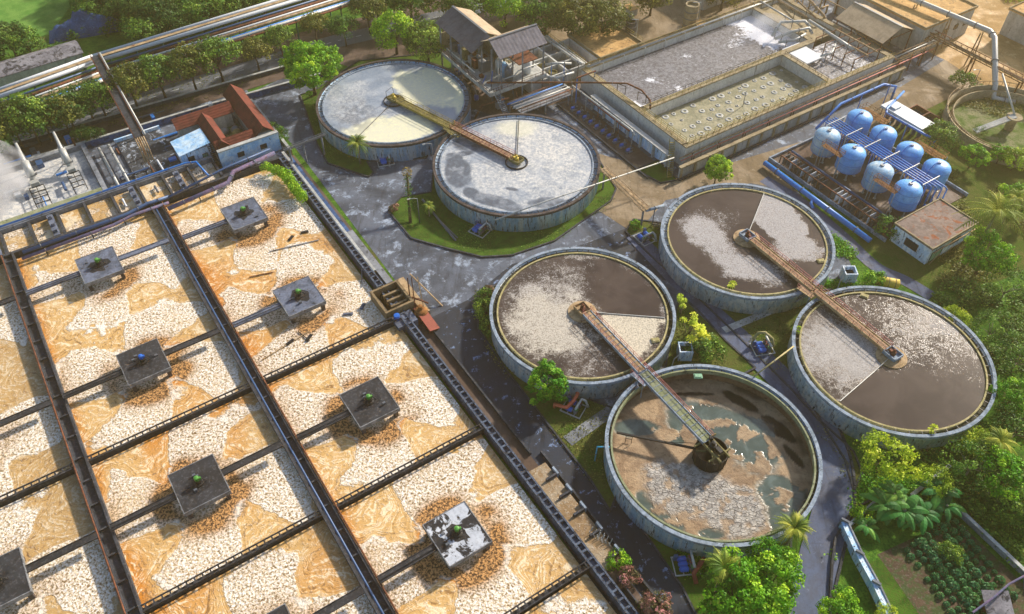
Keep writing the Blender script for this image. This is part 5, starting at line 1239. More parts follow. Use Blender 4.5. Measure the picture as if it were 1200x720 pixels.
m = MB(); m.slab4(U(-154.2,18.5,3.45),U(-148.3,18.5,3.45),U(-148.3,25,4.3),U(-154.2,25,4.3),.14); m.build('roof', M['blue_bright'], kb); opening(kb, U(-148.57,20.6,1.8), 1.2, 1.3, E1, 'glass'); opening(kb, U(-148.57,23.4,1.1), 1.0, 2.0, E1, 'door_green', 'door')
stairs('dark outside steps across the pale blue lean-to', U(-148.0,24.6,3.9), U(-143.6,24.6,.2), 1.0, 'dark')
m = MB(); m.ubox(-147.4,-139.3,26.5,35.0,0,1.0); struct(m.build('terrace', M['wall_blue_floor'] if 'wall_blue_floor' in M else M['concrete'])) if False else None
# foamy white pond with two slanted lifting screws
m, uu, vv = grid_sheet(-166, -147.7, -40, 3.0, .5, 60, 120)
f = sstep(vn.fbm(uu*.14, vv*.14, 5) + .25*np.exp(-((uu+158)**2+(vv+8)**2)/60), .42, .62)
struct(m.build('water', M['pale_water'], attrs={'foam': .3+f, 'dark': (1-f)*.5, 'cream': 0*uu}))
for k in range(60):
    rf2 = random.Random(100+k); u, v = (rf2.uniform(-171,-167.5), rf2.uniform(-30, 24)) if k < 26 else (rf2.uniform(-165,-149), rf2.uniform(-24, 3)) if k < 42 else (rf2.uniform(-164,-144), rf2.uniform(4, 24)); p = U(u, v, 0); L = rf2.uniform(1.5, 6)
    t = thing('service_pipe', 'x', 'pipe', p, 'small pipes and boxes strewn behind the foam pond'); t['label'] = ('short weathered pipe or box in the clutter behind the foam pond', 'short weathered pipe or box standing in the foam pond', 'short weathered pipe or box on or beside the dark stained pad')[(k > 25)+(k > 41)]; t['group'] = ('clutter behind the foam pond','clutter in the foam pond','clutter by the dark pad')[(k > 25)+(k > 41)]
    m = MB(); z = rf2.uniform(.3, 1.6)
    if k % 3: m.tube([p+Vector((0,0,.05)), p+Vector((0,0,z)), p+Vector((0,0,z))+(E2 if rf2.random() < .7 else E1)*L], rf2.uniform(.1,.28), 8)
    else: m.box(p+Vector((0,0,z*.5)), (rf2.uniform(.6,1.8), rf2.uniform(.6,1.6), z), TH)
    m.build('body', M[rf2.choice(('grey','pipe_pale','pipe_blue','rust','white_panel','pipe_navy'))], t)
t = thing('pond_wall', 'mossy concrete wall round the white foam pond at the left edge', 'wall', U(-157,-18,0))
for a in ((-167,-166,-40,4),(-166,-147.8,3.1,4.0)): m = MB(); m.ubox(*a,0,1.6); m.build('panel', M['concrete'], t)
m = MB(); m.ubox(-149.4,-147.75,-40,3.0,0,1.9); m.build('mossy_ledge', M['deck_green'], t)
def screw_proto():
    t = thing('lifting_mast', 'x', 'mast', (0,0,0), 'slanted masts over the white foam pond')
    m = MB(); m.tube([(-7.0,0,7.2),(0,0,1.2)], [.28,.55], 12); m.tube([(-4,0,4.7),(-1.5,0,2.6)], .75, 12); m.build('mast_tube', M['pipe_pale'], t, True)
    m = MB(); m.bar((-6.5,-1.0,0),(-1,-1,3.4),.14,.2); m.bar((-6.5,1.0,0),(-1,1,3.4),.14,.2); m.bar((-7,0,7.1),(-6.5,-1,0),.12,.12); m.bar((-7,0,7.1),(-6.5,1,0),.12,.12)
    for k in range(5): m.bar((-6+k*1.2,-1,.3+k*.65),(-6+k*1.2,1,.3+k*.65),.1,.1)
    m.build('mast_frame', M['grey'], t)
    m = MB()
    for v in (-1.3,0,1.3): m.bar((1,v,1.9),(6.6,v,1.9),.14,.14)
    for k in range(4): m.bar((1+k*1.85,-1.3,1.9),(1+k*1.85,1.3,1.9),.14,.14); m.bar((1+k*1.85,-1.3,0),(1+k*1.85,-1.3,1.9),.14,.14); m.bar((1+k*1.85,1.3,0),(1+k*1.85,1.3,1.9),.14,.14)
    m.build('rack_frame', M['black'], t)
    m = MB(); m.box((.4,0,2.2),(1.2,1.6,1.0)); m.build('gear_housing', M['concrete_pale'], t); return t
sp_ = Proto(screw_proto())
sp_.put(U(-157.5,-7.4,0), TH, 'white slanted mast with a black rack, the left one over the foam pond'); sp_.put(U(-158.0,2.2-2.6,0), TH, 'white slanted mast with a black rack, the one nearest the dark pad', (.9,.9,1)); sp_.put(U(-155.5,-18.5,0), TH, 'black rack reaching into the picture at the left edge of the foam pond')
for k, v in enumerate((6.0, 8.0)):
    pipe_thing('double_pipe', ('left of two parallel pale pipes between foam pond and dark pad','right of two parallel pale pipes between foam pond and dark pad')[k], [U(-163.5,v,1.2),U(-148.2,v,1.2)], .3, 'pipe_pale', smat='concrete')
t = thing('sludge_pad', 'dark stained drying pad with pale drifts below the conveyor trestle', 'pad', U(-156,13,0)); m = MB(); m.ubox(-164.5,-148.2,9.6,18.6,0,.5); m.build('pad', M['pad_dark'], t) if 'pad_dark' in M else m.build('pad', M['slab_pied_dark'] if 'slab_pied_dark' in M else M['concrete_dark'], t)
m = MB(); m.ubox(-164.9,-164.5,9.4,18.8,0,1.2); m.ubox(-148.2,-147.9,9.4,24,0,1.4); m.build('curb', M['wall_blue'], t)
# conveyor trestle down from the long pipe rack
cv = thing('conveyor', 'rusty conveyor trestle coming down across the road from the pipe rack', 'conveyor', U(-172,13.6,0))
m = MB(); A0, B0 = G(111,66,8.4), G(163,161,6.2)
m.bar(A0, B0, 1.5, .12); m.build('deck', M['concrete_dark'], cv)
for s_ in (-.85,.85):
    m = MB(); o_ = E2*s_; m.bar(A0+o_,B0+o_,.14,.3); m.bar(A0+o_+Vector((0,0,1.1)),B0+o_+Vector((0,0,1.1)),.1,.1)
    for k in range(27): p = A0+(B0-A0)*k/27; q = A0+(B0-A0)*(k+1)/27; m.bar(p+o_,q+o_+Vector((0,0,1.1)),.07,.07)
    m.build('girder', M['rust'], cv)
m = MB(); m.tube([A0+E2*1.2+Vector((0,0,.3)),B0+E2*1.2+Vector((0,0,.3))],.2,8); m.build('pipe', M['pipe_pale'], cv, True)
for k in range(5): p = A0+(B0-A0)*(.06+.22*k); m = MB(); m.bar((p.x,p.y,0),p,.3,.3); m.build('post', M['rust'], cv)
m = MB()
for k in range(5): m.tube([B0+E2*(-.8+.4*k), B0+E2*(-.8+.4*k)+E1*1.6-Vector((0,0,1.2)), B0+E2*(-.8+.4*k)+E1*2.0-Vector((0,0,4.6))], .13, 6)
m.build('down_pipes', M['deck_tan'], cv, True)
# long pipe rack along the road
p0, p1 = G(-40,127,6.5), G(112,72,6.5); p2 = G(420,-22,6.5)
rk = thing('long_pipe_rack', 'long elevated pipe rack running behind the road tree row', 'pipe rack', (p1.x,p1.y,0))
for k, (off, r_, z, mt) in enumerate(((-.9,.38,7.4,'white_panel'),(.3,.45,7.2,'pipe_pale'),(1.5,.45,7.2,'white_panel'),(2.5,.26,6.4,'pipe_navy'),(3.3,.35,6.1,'rust'),(4.2,.24,6.0,'white_panel'),(5.0,.32,5.8,'pipe_tan'),(5.9,.25,5.4,'pipe_blue'),(6.7,.4,5.4,'pipe_pale'),(7.5,.25,5.2,'rust'))):
    for a, b in ((p0,p1),(p1,p2)):
        d = (b-a).normalized(); n_ = Vector((d.y,-d.x,0)); m = MB(); m.tube([Vector((a.x,a.y,z))+n_*off, Vector((b.x,b.y,z))+n_*off], r_, 8); m.build('pipe', M[mt], rk, True)
for a, b, n in ((p0,p1,5),(p1,p2,11)):
    d = (b-a).normalized(); n_ = Vector((d.y,-d.x,0))
    m = MB(); m.bar(Vector((a.x,a.y,7.62))+n_*.5, Vector((b.x,b.y,7.62))+n_*.5, .9, .08); m.build('cover_plate', M['deck_tan'], rk)
    for i in range(n):
        c = a+(b-a)*((i+.5)/n); m = MB()
        for o_ in (.2, 6.9): m.bar((c+n_*o_).xy.to_3d(), (c+n_*o_).xy.to_3d()+Vector((0,0,7.0 if o_ < 1 else 5.6)), .3, .3)
        for z in (4.9, 5.5): m.bar(Vector((c.x,c.y,z))-n_*.1, Vector((c.x,c.y,z))+n_*7.6, .2, .22)
        m.build('rack_frame', M['teal'] if 'teal' in M else M['grey'], rk)
# old roof beyond the rack, blue tarpaulin
wa, wb = G(-30,100,4), G(98,62,4); d = (wb-wa).normalized(); n_ = Vector((-d.y,d.x,0))
t = thing('long_warehouse', 'long warehouse with mottled grey fibre roof beyond the pipe rack', 'building', (wb.x,wb.y,0)); 
m = MB(); m.bar((wa+n_*3).xy.to_3d()+Vector((0,0,2)), (wb+n_*3-d*.4).xy.to_3d()+Vector((0,0,2)), 6, 3.6); m.build('wall', M['white_wall'], t)
for a, b in ((0,3.5),(7,3.5)): m = MB(); m.slab4(wa+n_*a, wb+n_*a, (wb+n_*b)+Vector((0,0,1.1)), (wa+n_*b)+Vector((0,0,1.1)), .12); m.build('roof_slope', M['roof_fibre'], t)
p = G(98,30,1.5); t = thing('tarpaulin', 'crumpled blue tarpaulin over a heap among the far trees', 'tarpaulin', (p.x,p.y,0)); m = MB()
n1, n2 = 26, 12; ts = VN(41)
for i in range(n1+1):
    for j in range(n2+1):
        u, v = i/n1*2-1, j/n2*2-1; h = max(0, 1-abs(u)**2.4)*max(0, 1-abs(v)**2)*4.2*(.5+1.0*float(ts.fbm(np.array([i*.35]), np.array([j*.35]), 3)[0])); m.v.append(tuple(Vector((p.x,p.y,.05+h))+Vector((.93,.36,0))*u*8.5+Vector((-.36,.93,0))*v*3.4))
m.f = [(i*(n2+1)+j,(i+1)*(n2+1)+j,(i+1)*(n2+1)+j+1,i*(n2+1)+j+1) for i in range(n1) for j in range(n2)]; m.m = [0]*len(m.f); m.build('sheet', M['tarp'], t, True)
M['ochre_dirty'] = grime('dirty_tan_concrete', '8e7a5a', '6f5f46', '3a3226', .6, 3)
# ================================================================== SMALL EQUIPMENT
def skid_proto(n=2, pipe='pipe_pale'):
    t = thing('pump_skid', 'x', 'pump', (0,0,0), 'blue pump skids at the feet of the round tanks')
    m = MB(); 
    for y in (-1.3, 1.3): m.box((0,y,.12), (3.4,.14,.2))
    for x in (-1.6,-.5,.6,1.6): m.box((x,0,.12), (.12,2.5,.18))
    m.build('frame', M['pipe_pale'], t)
    for k in range(n):
        y = -.7+1.4*k/(max(1, n-1)); m = MB(); m.tube([(-.9,y,.62),(.1,y,.62)], .36, 12); m.tube([(-1.05,y,.62),(-.9,y,.62)], .24, 12)
        for q in range(8): a = q*pi/4; m.bar((-.85,y+.36*cos(a),.62+.36*sin(a)),(.05,y+.36*cos(a),.62+.36*sin(a)),.05,.05)
        m.build('motor', M['motor_blue'], t)
        m = MB(); m.tube([(.1,y,.62),(.4,y,.62),(.45,y,.62),(.9,y,.62)],[.14,.14,.42,.42],12); m.tube([(.7,y,.9),(.7,y,1.5),(.75,y*.4,1.7)],.15,8); m.build('casing', M['grey'], t)
        m = MB(); m.lathe([(.02,1.1),(.28,1.12),(.28,1.2),(.02,1.22)], (.7,y,0), 12); m.build('hand_wheel', M['red' if k else 'motor_green'], t)
    m = MB(); m.tube([(.75,-1.1,1.7),(.75,1.1,1.7),(1.4,1.2,1.5),(1.9,1.2,.3)], .2, 10); m.build('manifold', M[pipe], t, True)
    m = MB(); m.box((-1.2,.95,.7),(.5,.4,1.1)); m.build('switch_box', M['pipe_navy'], t)
    return t
s2, s3 = Proto(skid_proto(2)), Proto(skid_proto(3))
for pr, q, rz, lab in ((s3,(452,191),.3,'blue pump skid on the paving below the cream scum tank'),(s3,(562,272),-.6,'blue pump skid on the lawn in front of the white water tank'),(s2,(755,281),-1.0,'blue pump skid between the yard and the foam fan tank'),(s3,(893,410),.2,'blue pump skid with a cream swan neck pipe on the middle lawn'),(s2,(672,480),-.5,'blue pump skid on a pale frame beside the salmon pipe'),(s3,(803,664),.1,'blue pump skid at the foot of the drained tank')):
    pr.put(G(*q)+Vector((0,0,.14)), rz, lab)
m = MB(); a = G(881,405); m.tube([a+Vector((0,0,.1)),a+Vector((0,0,1.9)),a+Vector((.5,.3,2.8)),a+Vector((1.5,.1,3.1)),a+Vector((2.6,-.8,2.6)),a+Vector((3.0,-1.2,1.2))], .24, 10); tag(m.build('swan_neck', M['weir'], None, True), 'cream swan neck pipe rising over the middle lawn pump', 'pipe')
m = MB(); m.tube([G(650,477,.1),G(650,474,1.2),G(664,478,1.2),G(672,470,1.6),G(677,462,1.6),G(676,459,1.7)], .3, 10); tag(m.build('bent_pipe', M['orange'], None, True), 'salmon coloured bent pipe beside the round green tree', 'pipe')
m = MB(); m.tube([G(816,684,.3),G(813,672,1.0),G(820,662,1.4),G(825,654,1.4)], .3, 10); tag(m.build('bent_pipe', M['red'], None, True), 'red bent pipe between the drained tank and the palm clump', 'pipe')
for q, lab in (((992,328), 'grey square pit box with open top near the yellow barrel'),((801,418), 'grey square pit box with open top by the drained tank rim')):
    p = G(*q); t = thing('pit_box', lab, 'box', p)
    for sx, sy, w, d in ((-1,0,.18,2.2),(1,0,.18,2.2),(0,-1,1.82,.18),(0,1,1.82,.18)): m = MB(); m.box(p+Vector((sx,sy,1.2)), (w,d,2.4)); m.build('side', M['wall_whitish'], t)
    m = MB(); m.box(p+Vector((0,0,1.5)), (1.8,1.8,.1)); m.build('cover', M['dark'], t)
    m = MB(); m.tube([p+Vector((-.9,-.9,1.6)), p+Vector((-1.9,-1.6,1.4)), p+Vector((-2.4,-2.6,.2))], .08, 6); m.build('hose', M['pipe_pale'], t)
p = G(1041,331,.9); t = thing('yellow_barrel', 'yellow horizontal barrel lying by the footpath', 'barrel', (p.x,p.y,0)); a = Vector((1,-.28,0)).normalized()
m = MB(); m.tube([p-a*1.8,p-a*1.7,p+a*1.7,p+a*1.8],[.6,.85,.85,.6],20); m.build('shell', M['yellow'], t, True)
m = MB()
for k in (-1.1,0,1.1): m.tube([p+a*(k-.05),p+a*(k+.05)],.89,20)
m.build('bands', M['pipe_tan'], t); m = MB(); m.tube([p+a*1.8,p+a*1.85],.5,14); m.build('end_cap', M['orange'], t)
# pipe bridges over the lanes
def truss_bridge(name, label, a, b, w, h, mat, posts, deck=None):
    a, b = Vector(a), Vector(b); t = thing(name, label, 'bridge', (a.x,a.y,0)); d = (b-a).normalized(); s_ = Vector((-d.y,d.x,0)).normalized(); L = (b-a).length; n = int(L/1.2)
    for sg in (-1, 1):
        m = MB(); o = s_*sg*w/2; m.bar(a+o,b+o,.1,.12); m.bar(a+o+Vector((0,0,h)),b+o+Vector((0,0,h)),.1,.1)
        for i in range(n): p, q = a+(b-a)*i/n, a+(b-a)*(i+1)/n; m.bar(p+o,q+o+Vector((0,0,h)),.06,.06) if i % 2 else m.bar(p+o+Vector((0,0,h)),q+o,.06,.06)
        m.build('girder', M[mat], t)
    m = MB(); m.bar(a+Vector((0,0,.1)),b+Vector((0,0,.1)),w-.25,.1); m.build('deck', M[deck or mat], t)
    for f in posts: p = a+(b-a)*f; m = MB(); m.bar((p.x,p.y,0),(p.x,p.y,p.z-.05),.3,.3); m.build('post', M['concrete'], t)
    return t
truss_bridge('pipe_bridge', 'tan pipe bridge from the white water tank across the yard', G(706,198,4.6), G(757,247,4.6), 1.3, .6, 'pipe_tan', (.05,.95), 'deck_tan')
pipe_thing('link_pipe', 'grey pipe from the tan pipe bridge to the foam fan tank', [G(757,247,4.4), G(778,241,4.2)], .28, 'rim', smat='concrete')
truss_bridge('pipe_bridge', 'dark narrow pipe bridge above the lane left of the cream scum tank', U(-137.2,36.2,4.6), G(381,158,4.6), .6, .4, 'grey', (.12,.45,.9))
pipe_thing('link_pipe', 'long thin white pipe slanting from the tank rim to the pool block corner', [G(580,258,4.3), G(640,236,4.8), G(790,185,5.0)], .13, 'pipe_pale', supports=False)
pipe_thing('link_pipe', 'thin cream pipe slanting over the lane to the rightmost brown tank', [G(884,441,4.3), G(930,406,4.3)], .13, 'weir', supports=False)
pipe_thing('link_pipe', 'cyan pipe stub at the left of the drained tank', [G(714,524,3.8), G(700,524,3.8), G(697,540,.3)], .12, 'cyan', supports=False)
pipe_thing('lawn_pipe', 'pair of grey pipes lying across the lawn beside the young palm', [G(495,234,.5), G(534,282,.3)], .22, 'grey', supports=False)
pipe_thing('lawn_pipe', 'short grey pipe laid next to the pair on the lawn', [G(503,246,.5), G(536,279,.3)], .12, 'grey', supports=False)
# weir box, brown flume and rusty scrap trestle where the basins meet the yard
t = thing('weir_box', 'tan concrete weir box with three slots on the basin wall', 'weir box', U(-91.5,36.5,0))
for a in ((-94.6,-94.2,33.4,38.6),(-89.0,-88.6,33.4,38.6),(-94.2,-89.0,33.4,33.8),(-94.2,-89.0,38.2,38.6)): m = MB(); m.ubox(*a,0,3.0); m.build('side', M['ochre_dirty'], t)
for k in range(3): m = MB(); u = -93.0+k*1.4; m.ubox(u,u+.4,35.0,38.0,.5,2.55); m.build('baffle', M['ochre_dirty'], t)
m = MB(); m.ubox(-94.15,-89.05,35.0,38.0,0,1.7); m.build('floor', M['gutter'], t)
m = MB(); m.ubox(-88.4,-85.6,34.0,37.6,0,1.8); m.build('apron', M['slab_blue'], t); m = MB(); m.lathe([(.02,1.8),(.5,1.8),(.5,2.7),(.02,2.75)], U(-87.6,34.8,0), 14); m.build('actuator', M['motor_blue'], t)
t = thing('flume', 'tan covered flume along the yard side of the weir box', 'flume', U(-92,40,0)); m = MB(); m.ubox(-96,-86.5,39.2,40.4,0,1.5); m.build('cover', M['deck_tan'], t); m = MB(); m.ubox(-112,-96.1,37.2,38.4,0,1.5); m.build('pale_cover', M['concrete'], t); m = MB(); m.ubox(-139,-112.1,37.2,38.0,0,1.3); m.build('channel', M['wall_navy'], t)
t = thing('rust_panel', 'rust red corrugated panel lying beside the scrap trestle', 'panel', U(-85.5,38.8,0)); m = MB(); m.slab4(U(-88.2,38.2,1.8),U(-82.6,38.2,1.3),U(-82.6,40.0,1.0),U(-88.2,40.0,1.5),.1); m.build('sheet', M['red'], t)
for k in range(6): m = MB(); m.ubox(-88+k*.95,-87.9+k*.95,38.2,40.0,0,1.1); m.build('rib', M['rust'], t)
p = G(494,372); t = thing('scrap_trestle', 'rusty tripod of poles with an old motor standing at the road bend', 'tripod', p)
for k, (a, b, w) in enumerate((((-3.0,5.2,0),(1.6,-1.6,5.2),.2),((3.4,2.6,0),(-2.0,5.4,5.0),.18),((-.6,-1.2,0),(-1.6,4.2,5.4),.16),((1.0,-1.4,0),(-.6,4.4,5.2),.16),((-1.6,.6,0),(-2.2,3.8,5.6),.2))): m = MB(); m.bar(p+Vector(a),p+Vector(b),w,w); m.build('pole', M['deck_tan' if k % 2 else 'rust'], t)
m = MB(); m.lathe([(.02,.9),(1.1,.9),(1.2,1.5),(.9,1.9),(.4,2.1),(.4,2.8),(.02,2.9)], p, 16); m.build('old_motor', M['ochre'], t); m = MB(); m.box(p+Vector((0,-.8,.5)),(2.4,1.6,.8),.3); m.build('base', M['rust'], t)
# debris floating in the upper basin
for k, (q, L, a, mt) in enumerate(((( 345,288),9,.35,'concrete'),((306,322),4,.3,'rust'),((424,322),6,1.7,'concrete'),((335,405),9,.75,'deck_tan'),((362,396),1.6,1.2,'dark'),((340,401),1.6,.9,'dark'),((425,359),1.5,1.3,'slab_blue'),((408,368),1.6,.1,'slab_blue'),((357,272),1.4,.3,'dark'),((341,279),1.4,1.2,'dark'),((356,394),3,2.4,'dark'))):
    p = G(*q, 1.15); d = Vector((cos(a),sin(a),0)); m = MB(); w = .14 if L > 2 else .55; m.bar(p-d*L/2,p+d*L/2,w,.12); 
    if L <= 2: m.bar(p-d*L*.4+Vector((0,0,.1)),p+d*L*.3+Vector((0,0,.1)),w*.6,.08)
    tag(m.build('floating_debris', M[mt]), 'broken stick or board adrift in the top right foam basin', 'debris', 'broken boards adrift in the top basin')
# outlet boxes beside the lower right wall
t = thing('outlet_channel', 'row of brown water outlet boxes between basin wall and dark road', 'channel', U(-45,37.6,0))
for k, u in enumerate((-49.5,-46.2,-42.9,-39.2,-35.2)): m = MB(); m.ubox(u,u+.3,38.2,40.0,0,1.3); m.build('partition', M['concrete_dark'], t); m = MB(); m.ubox(u-1.0,u+.3,40.0,40.3,0,1.35); m.build('hood', M['rim'], t)
m = MB(); m.ubox(-54,-33,40.4,40.7,0,.7); m.build('curb', M['concrete_dark'], t)
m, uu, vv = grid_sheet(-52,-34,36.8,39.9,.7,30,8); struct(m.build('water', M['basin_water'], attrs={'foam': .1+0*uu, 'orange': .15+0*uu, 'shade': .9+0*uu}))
for k, q in enumerate(((699,632),(690,628))): 
    p = G(*q); m = MB(); 
    for i in range(4): m.bar(p+Vector((i*.5,-i*.4,0)),p+Vector((i*.5+.5,-i*.4+.6,1.3)),.1,.1); m.bar(p+Vector((i*.5,-i*.4,1.3)),p+Vector((i*.5+.4,-i*.4-.4,0)),.1,.1)
    tag(m.build('metal_trestle', M['pipe_pale']), ('small white metal trestle by the lowest outlet box, nearer the road','small white metal trestle by the lowest outlet box, nearer the basin')[k], 'trestle')
# long curb and fence lines on both sides of the dark road
wl = thing('road_curb', 'dark curb between the basin drain and the asphalt road', 'curb', U(-60,39.5,0))
m = MB(); m.ubox(-85,-54.5,38.9,39.2,0,.7); m.ubox(-32.5,-5,40.2,40.5,0,.7); m.ubox(-32.5,-5,37.6,37.8,0,1.2); m.build('stone', M['concrete_dark'], wl)
# blue and white fence wall and drain at the lower right
fw = thing('boundary_wall', 'pale blue boundary wall running down to the bottom edge', 'wall', G(1010,660))
pts = [G(986,618), G(1003,655), G(1022,690), G(1048,745)]
for a, b in zip(pts[:-1], pts[1:]):
    m = MB(); m.bar(a+Vector((0,0,.8)), b+Vector((0,0,.8)), 1.0, 1.6); m.build('panel', M['wall_blue'], fw)
    m = MB(); m.bar(a+Vector((0,0,1.68))+Vector((.35,.1,0)), b+Vector((0,0,1.68))+Vector((.35,.1,0)), .2, .12); m.build('coping', M['concrete'], fw)
for p in pts: m = MB(); m.box(p+Vector((0,0,1.0)), (1.1,.3,2.0), -.6); m.build('pier', M['concrete'], fw)
dn = thing('drain_wall', 'dark low drain wall curving from the lane edge to the blue wall', 'wall', G(980,625)); pts = [G(1020,588),G(1000,598),G(990,612),G(978,632),(G(974,660)),G(972,700),G(970,750)]
for a, b in zip(pts[:-1], pts[1:]): m = MB(); m.bar(a+Vector((0,0,.35)), b+Vector((0,0,.35)), .3, .7); m.build('panel', M['slab_black'], dn)
fw = thing('boundary_wall', 'thin grey wall from the lane corner back to the banana plants', 'wall', G(1005,600)); m = MB(); m.bar(G(990,622)+Vector((0,0,.6)), G(1025,590)+Vector((0,0,.6)), .4, 1.2); m.build('panel', M['concrete_pale'], fw)
for a, b, lab in (((1065,585),(1110,550),'pale low wall half hidden behind the banana plants'),((1120,600),(1215,690),'grey low wall along the far side of the shrub garden')):
    t = thing('boundary_wall', lab, 'wall', G(*a)); m = MB(); m.bar(G(*a)+Vector((0,0,.5)), G(*b)+Vector((0,0,.5)), .35, 1.0); m.build('panel', M['concrete'], t); m = MB(); m.bar(G(*a)+Vector((0,0,1.06)), G(*b)+Vector((0,0,1.06)), .5, .1); m.build('coping', M['concrete_pale'], t)
# hut and washing line at the very corner
t = thing('garden_hut', 'small rusty garden hut in the bottom right corner', 'hut', G(1160,715)); p = G(1160,715); m = MB(); m.box(p+Vector((0,0,1)),(2.6,2.2,2.0),.4); m.build('wall', M['rust'], t); m = MB(); m.slab4(p+Vector((-1.8,-1.4,2.1)),p+Vector((1.6,-1.6,2.1)),p+Vector((1.8,1.4,2.6)),p+Vector((-1.6,1.5,2.6)),.1); m.build('roof', M['roof_fibre'], t)
m = MB(); m.tube([G(1140,718,2.6),G(1165,700,3.0),G(1182,685,3.0),G(1210,670,3.2)],.14,8); m.bar(G(1177,704),G(1177,688,3.0),.1,.1); m.bar(G(1200,690),G(1200,676,3.1),.1,.1); tag(m.build('garden_pipe', M['pipe_mauve']), 'mauve pipe on thin poles above the garden corner', 'pipe')
# lamp posts and thin poles
for q, h, lab in (((509,205),7.5,'slim lamp post on the lawn of the white water tank'),((492,262),6,'short dark lamp post beside the dead palm'),((868,75+60),6,'lamp post at the yard edge of the pool block'),((1136,110),6,'lamp post beside the yard road near the overgrown tank')):
    p = G(*q); t = thing('lamp_post', lab, 'lamp post', p); m = MB(); m.tube([p,p+Vector((0,0,h))],[.1,.06],8); m.build('pole', M['grey'], t, True); m = MB(); m.tube([p+Vector((0,0,h)),p+Vector((-.7,-.2,h+.25)),p+Vector((-1.4,-.4,h+.25))],.05,6); m.box(p+Vector((-1.5,-.42,h+.22)),(.55,.22,.12),.28); m.build('lamp_head', M['pipe_pale'], t)
# walls and kerbs of the service strip below the road
for (a, b, h, mt, lab) in ((U(-168,-30),U(-166,30),1.5,'wall_navy','dark blue wall along the road verge at the upper left'),(U(-166.2,31),U(-164,60),1.4,'wall_navy','low dark blue wall between the round tree and the red roofed house'),(U(-163,38.6),U(-141,38.6),1.4,'concrete_warm','tan low wall on the right of the red roofed house'),(U(-141,36.9),U(-100,36.9),1.6,'deck_tan','narrow tan wall top along the upper basin edge'),(U(-177,-40),U(-172,60),1.0,'concrete_dark','dark low wall between the verge and the service strip')):
    t = thing('low_wall', lab, 'wall', a); m = MB(); m.bar(a+Vector((0,0,h/2)), b+Vector((0,0,h/2)), .35, h); m.build('panel', M[mt], t); m = MB(); m.bar(a+Vector((0,0,h+.06)), b+Vector((0,0,h+.06)), .55, .12); m.build('coping', M['concrete_pale'], t)
for q, mt, lab in (((575,268),'deck_tan','brown scrap heap beside the lawn pump of the white water tank'),((770,268),'dark','small dark cabinet at the kerb of the foam fan tank')):
    p = G(*q); t = thing('scrap_heap', lab, 'heap', p)
    for k in range(12): m = MB(); a = R.uniform(0,6.28); c = p+Vector((R.uniform(-1,1),R.uniform(-1,1),R.uniform(.2,.8))); m.bar(c-Vector((cos(a),sin(a),.2))*.8,c+Vector((cos(a),sin(a),.3))*.8,.09,.09); m.build('scrap_piece', M[mt], t)
# ================================================================== VEGETATION
def leaf_mat(name, c1, c2, c3):
    t = NT(name, .55, .25); tint = t.attr('tint'); oi = t.n('ShaderNodeObjectInfo')
    col = t.mix(t.ramp(tint, 0, .55), lin(c1), lin(c2)); col = t.mix(t.ramp(tint, .55, 1.0), col, lin(c3))
    hs = t.n('ShaderNodeHueSaturation'); t.l(col, hs.inputs['Color']); t.l(t.math('ADD', t.ramp(oi.outputs['Random'], 0, 1, .47, .515, False), t.ramp(t.noise(t.pos(True), .6, 3, .6), .3, .7, -.012, .014, False)), hs.inputs['Hue']); t.l(t.ramp(oi.outputs['Random'], 0, 1, 1.2, .8, False), hs.inputs['Value'])
    t.color(hs.outputs[0])
    tr = t.n('ShaderNodeBsdfTranslucent'); t.l(hs.outputs[0], tr.inputs['Color']); mx = t.n('ShaderNodeMixShader'); mx.inputs[0].default_value = .28
    out = t.t.nodes['Material Output']; t.l(t.b.outputs[0], mx.inputs[1]); t.l(tr.outputs[0], mx.inputs[2]); t.l(mx.outputs[0], out.inputs['Surface']); return t.m
LM = {'dark': leaf_mat('leaves_dark','28481c','426a28','6a8e38'), 'mid': leaf_mat('leaves_mid','2a501a','54822a','94b840'), 'bright': leaf_mat('leaves_bright','3c7a12','6cae18','b4dc34'),
      'olive': leaf_mat('leaves_olive','3d4a1c','66722c','9a9a40'), 'yellow': leaf_mat('leaves_yellow','7c9a1c','b4cc2a','e2ea4a'), 'pink': leaf_mat('blossom','4a5a2c','8f6a58','cf9c8c'), 'palm': leaf_mat('fronds','34561a','6f8e28','bcc048'), 'banana': leaf_mat('banana_leaves','1f5a24','3c8a34','86b848'), 'cabbage': leaf_mat('garden_leaves','24563a','3a7a4c','6aa060'), 'straw': leaf_mat('straw','6a5a2c','a08c50','d0bc7a')}
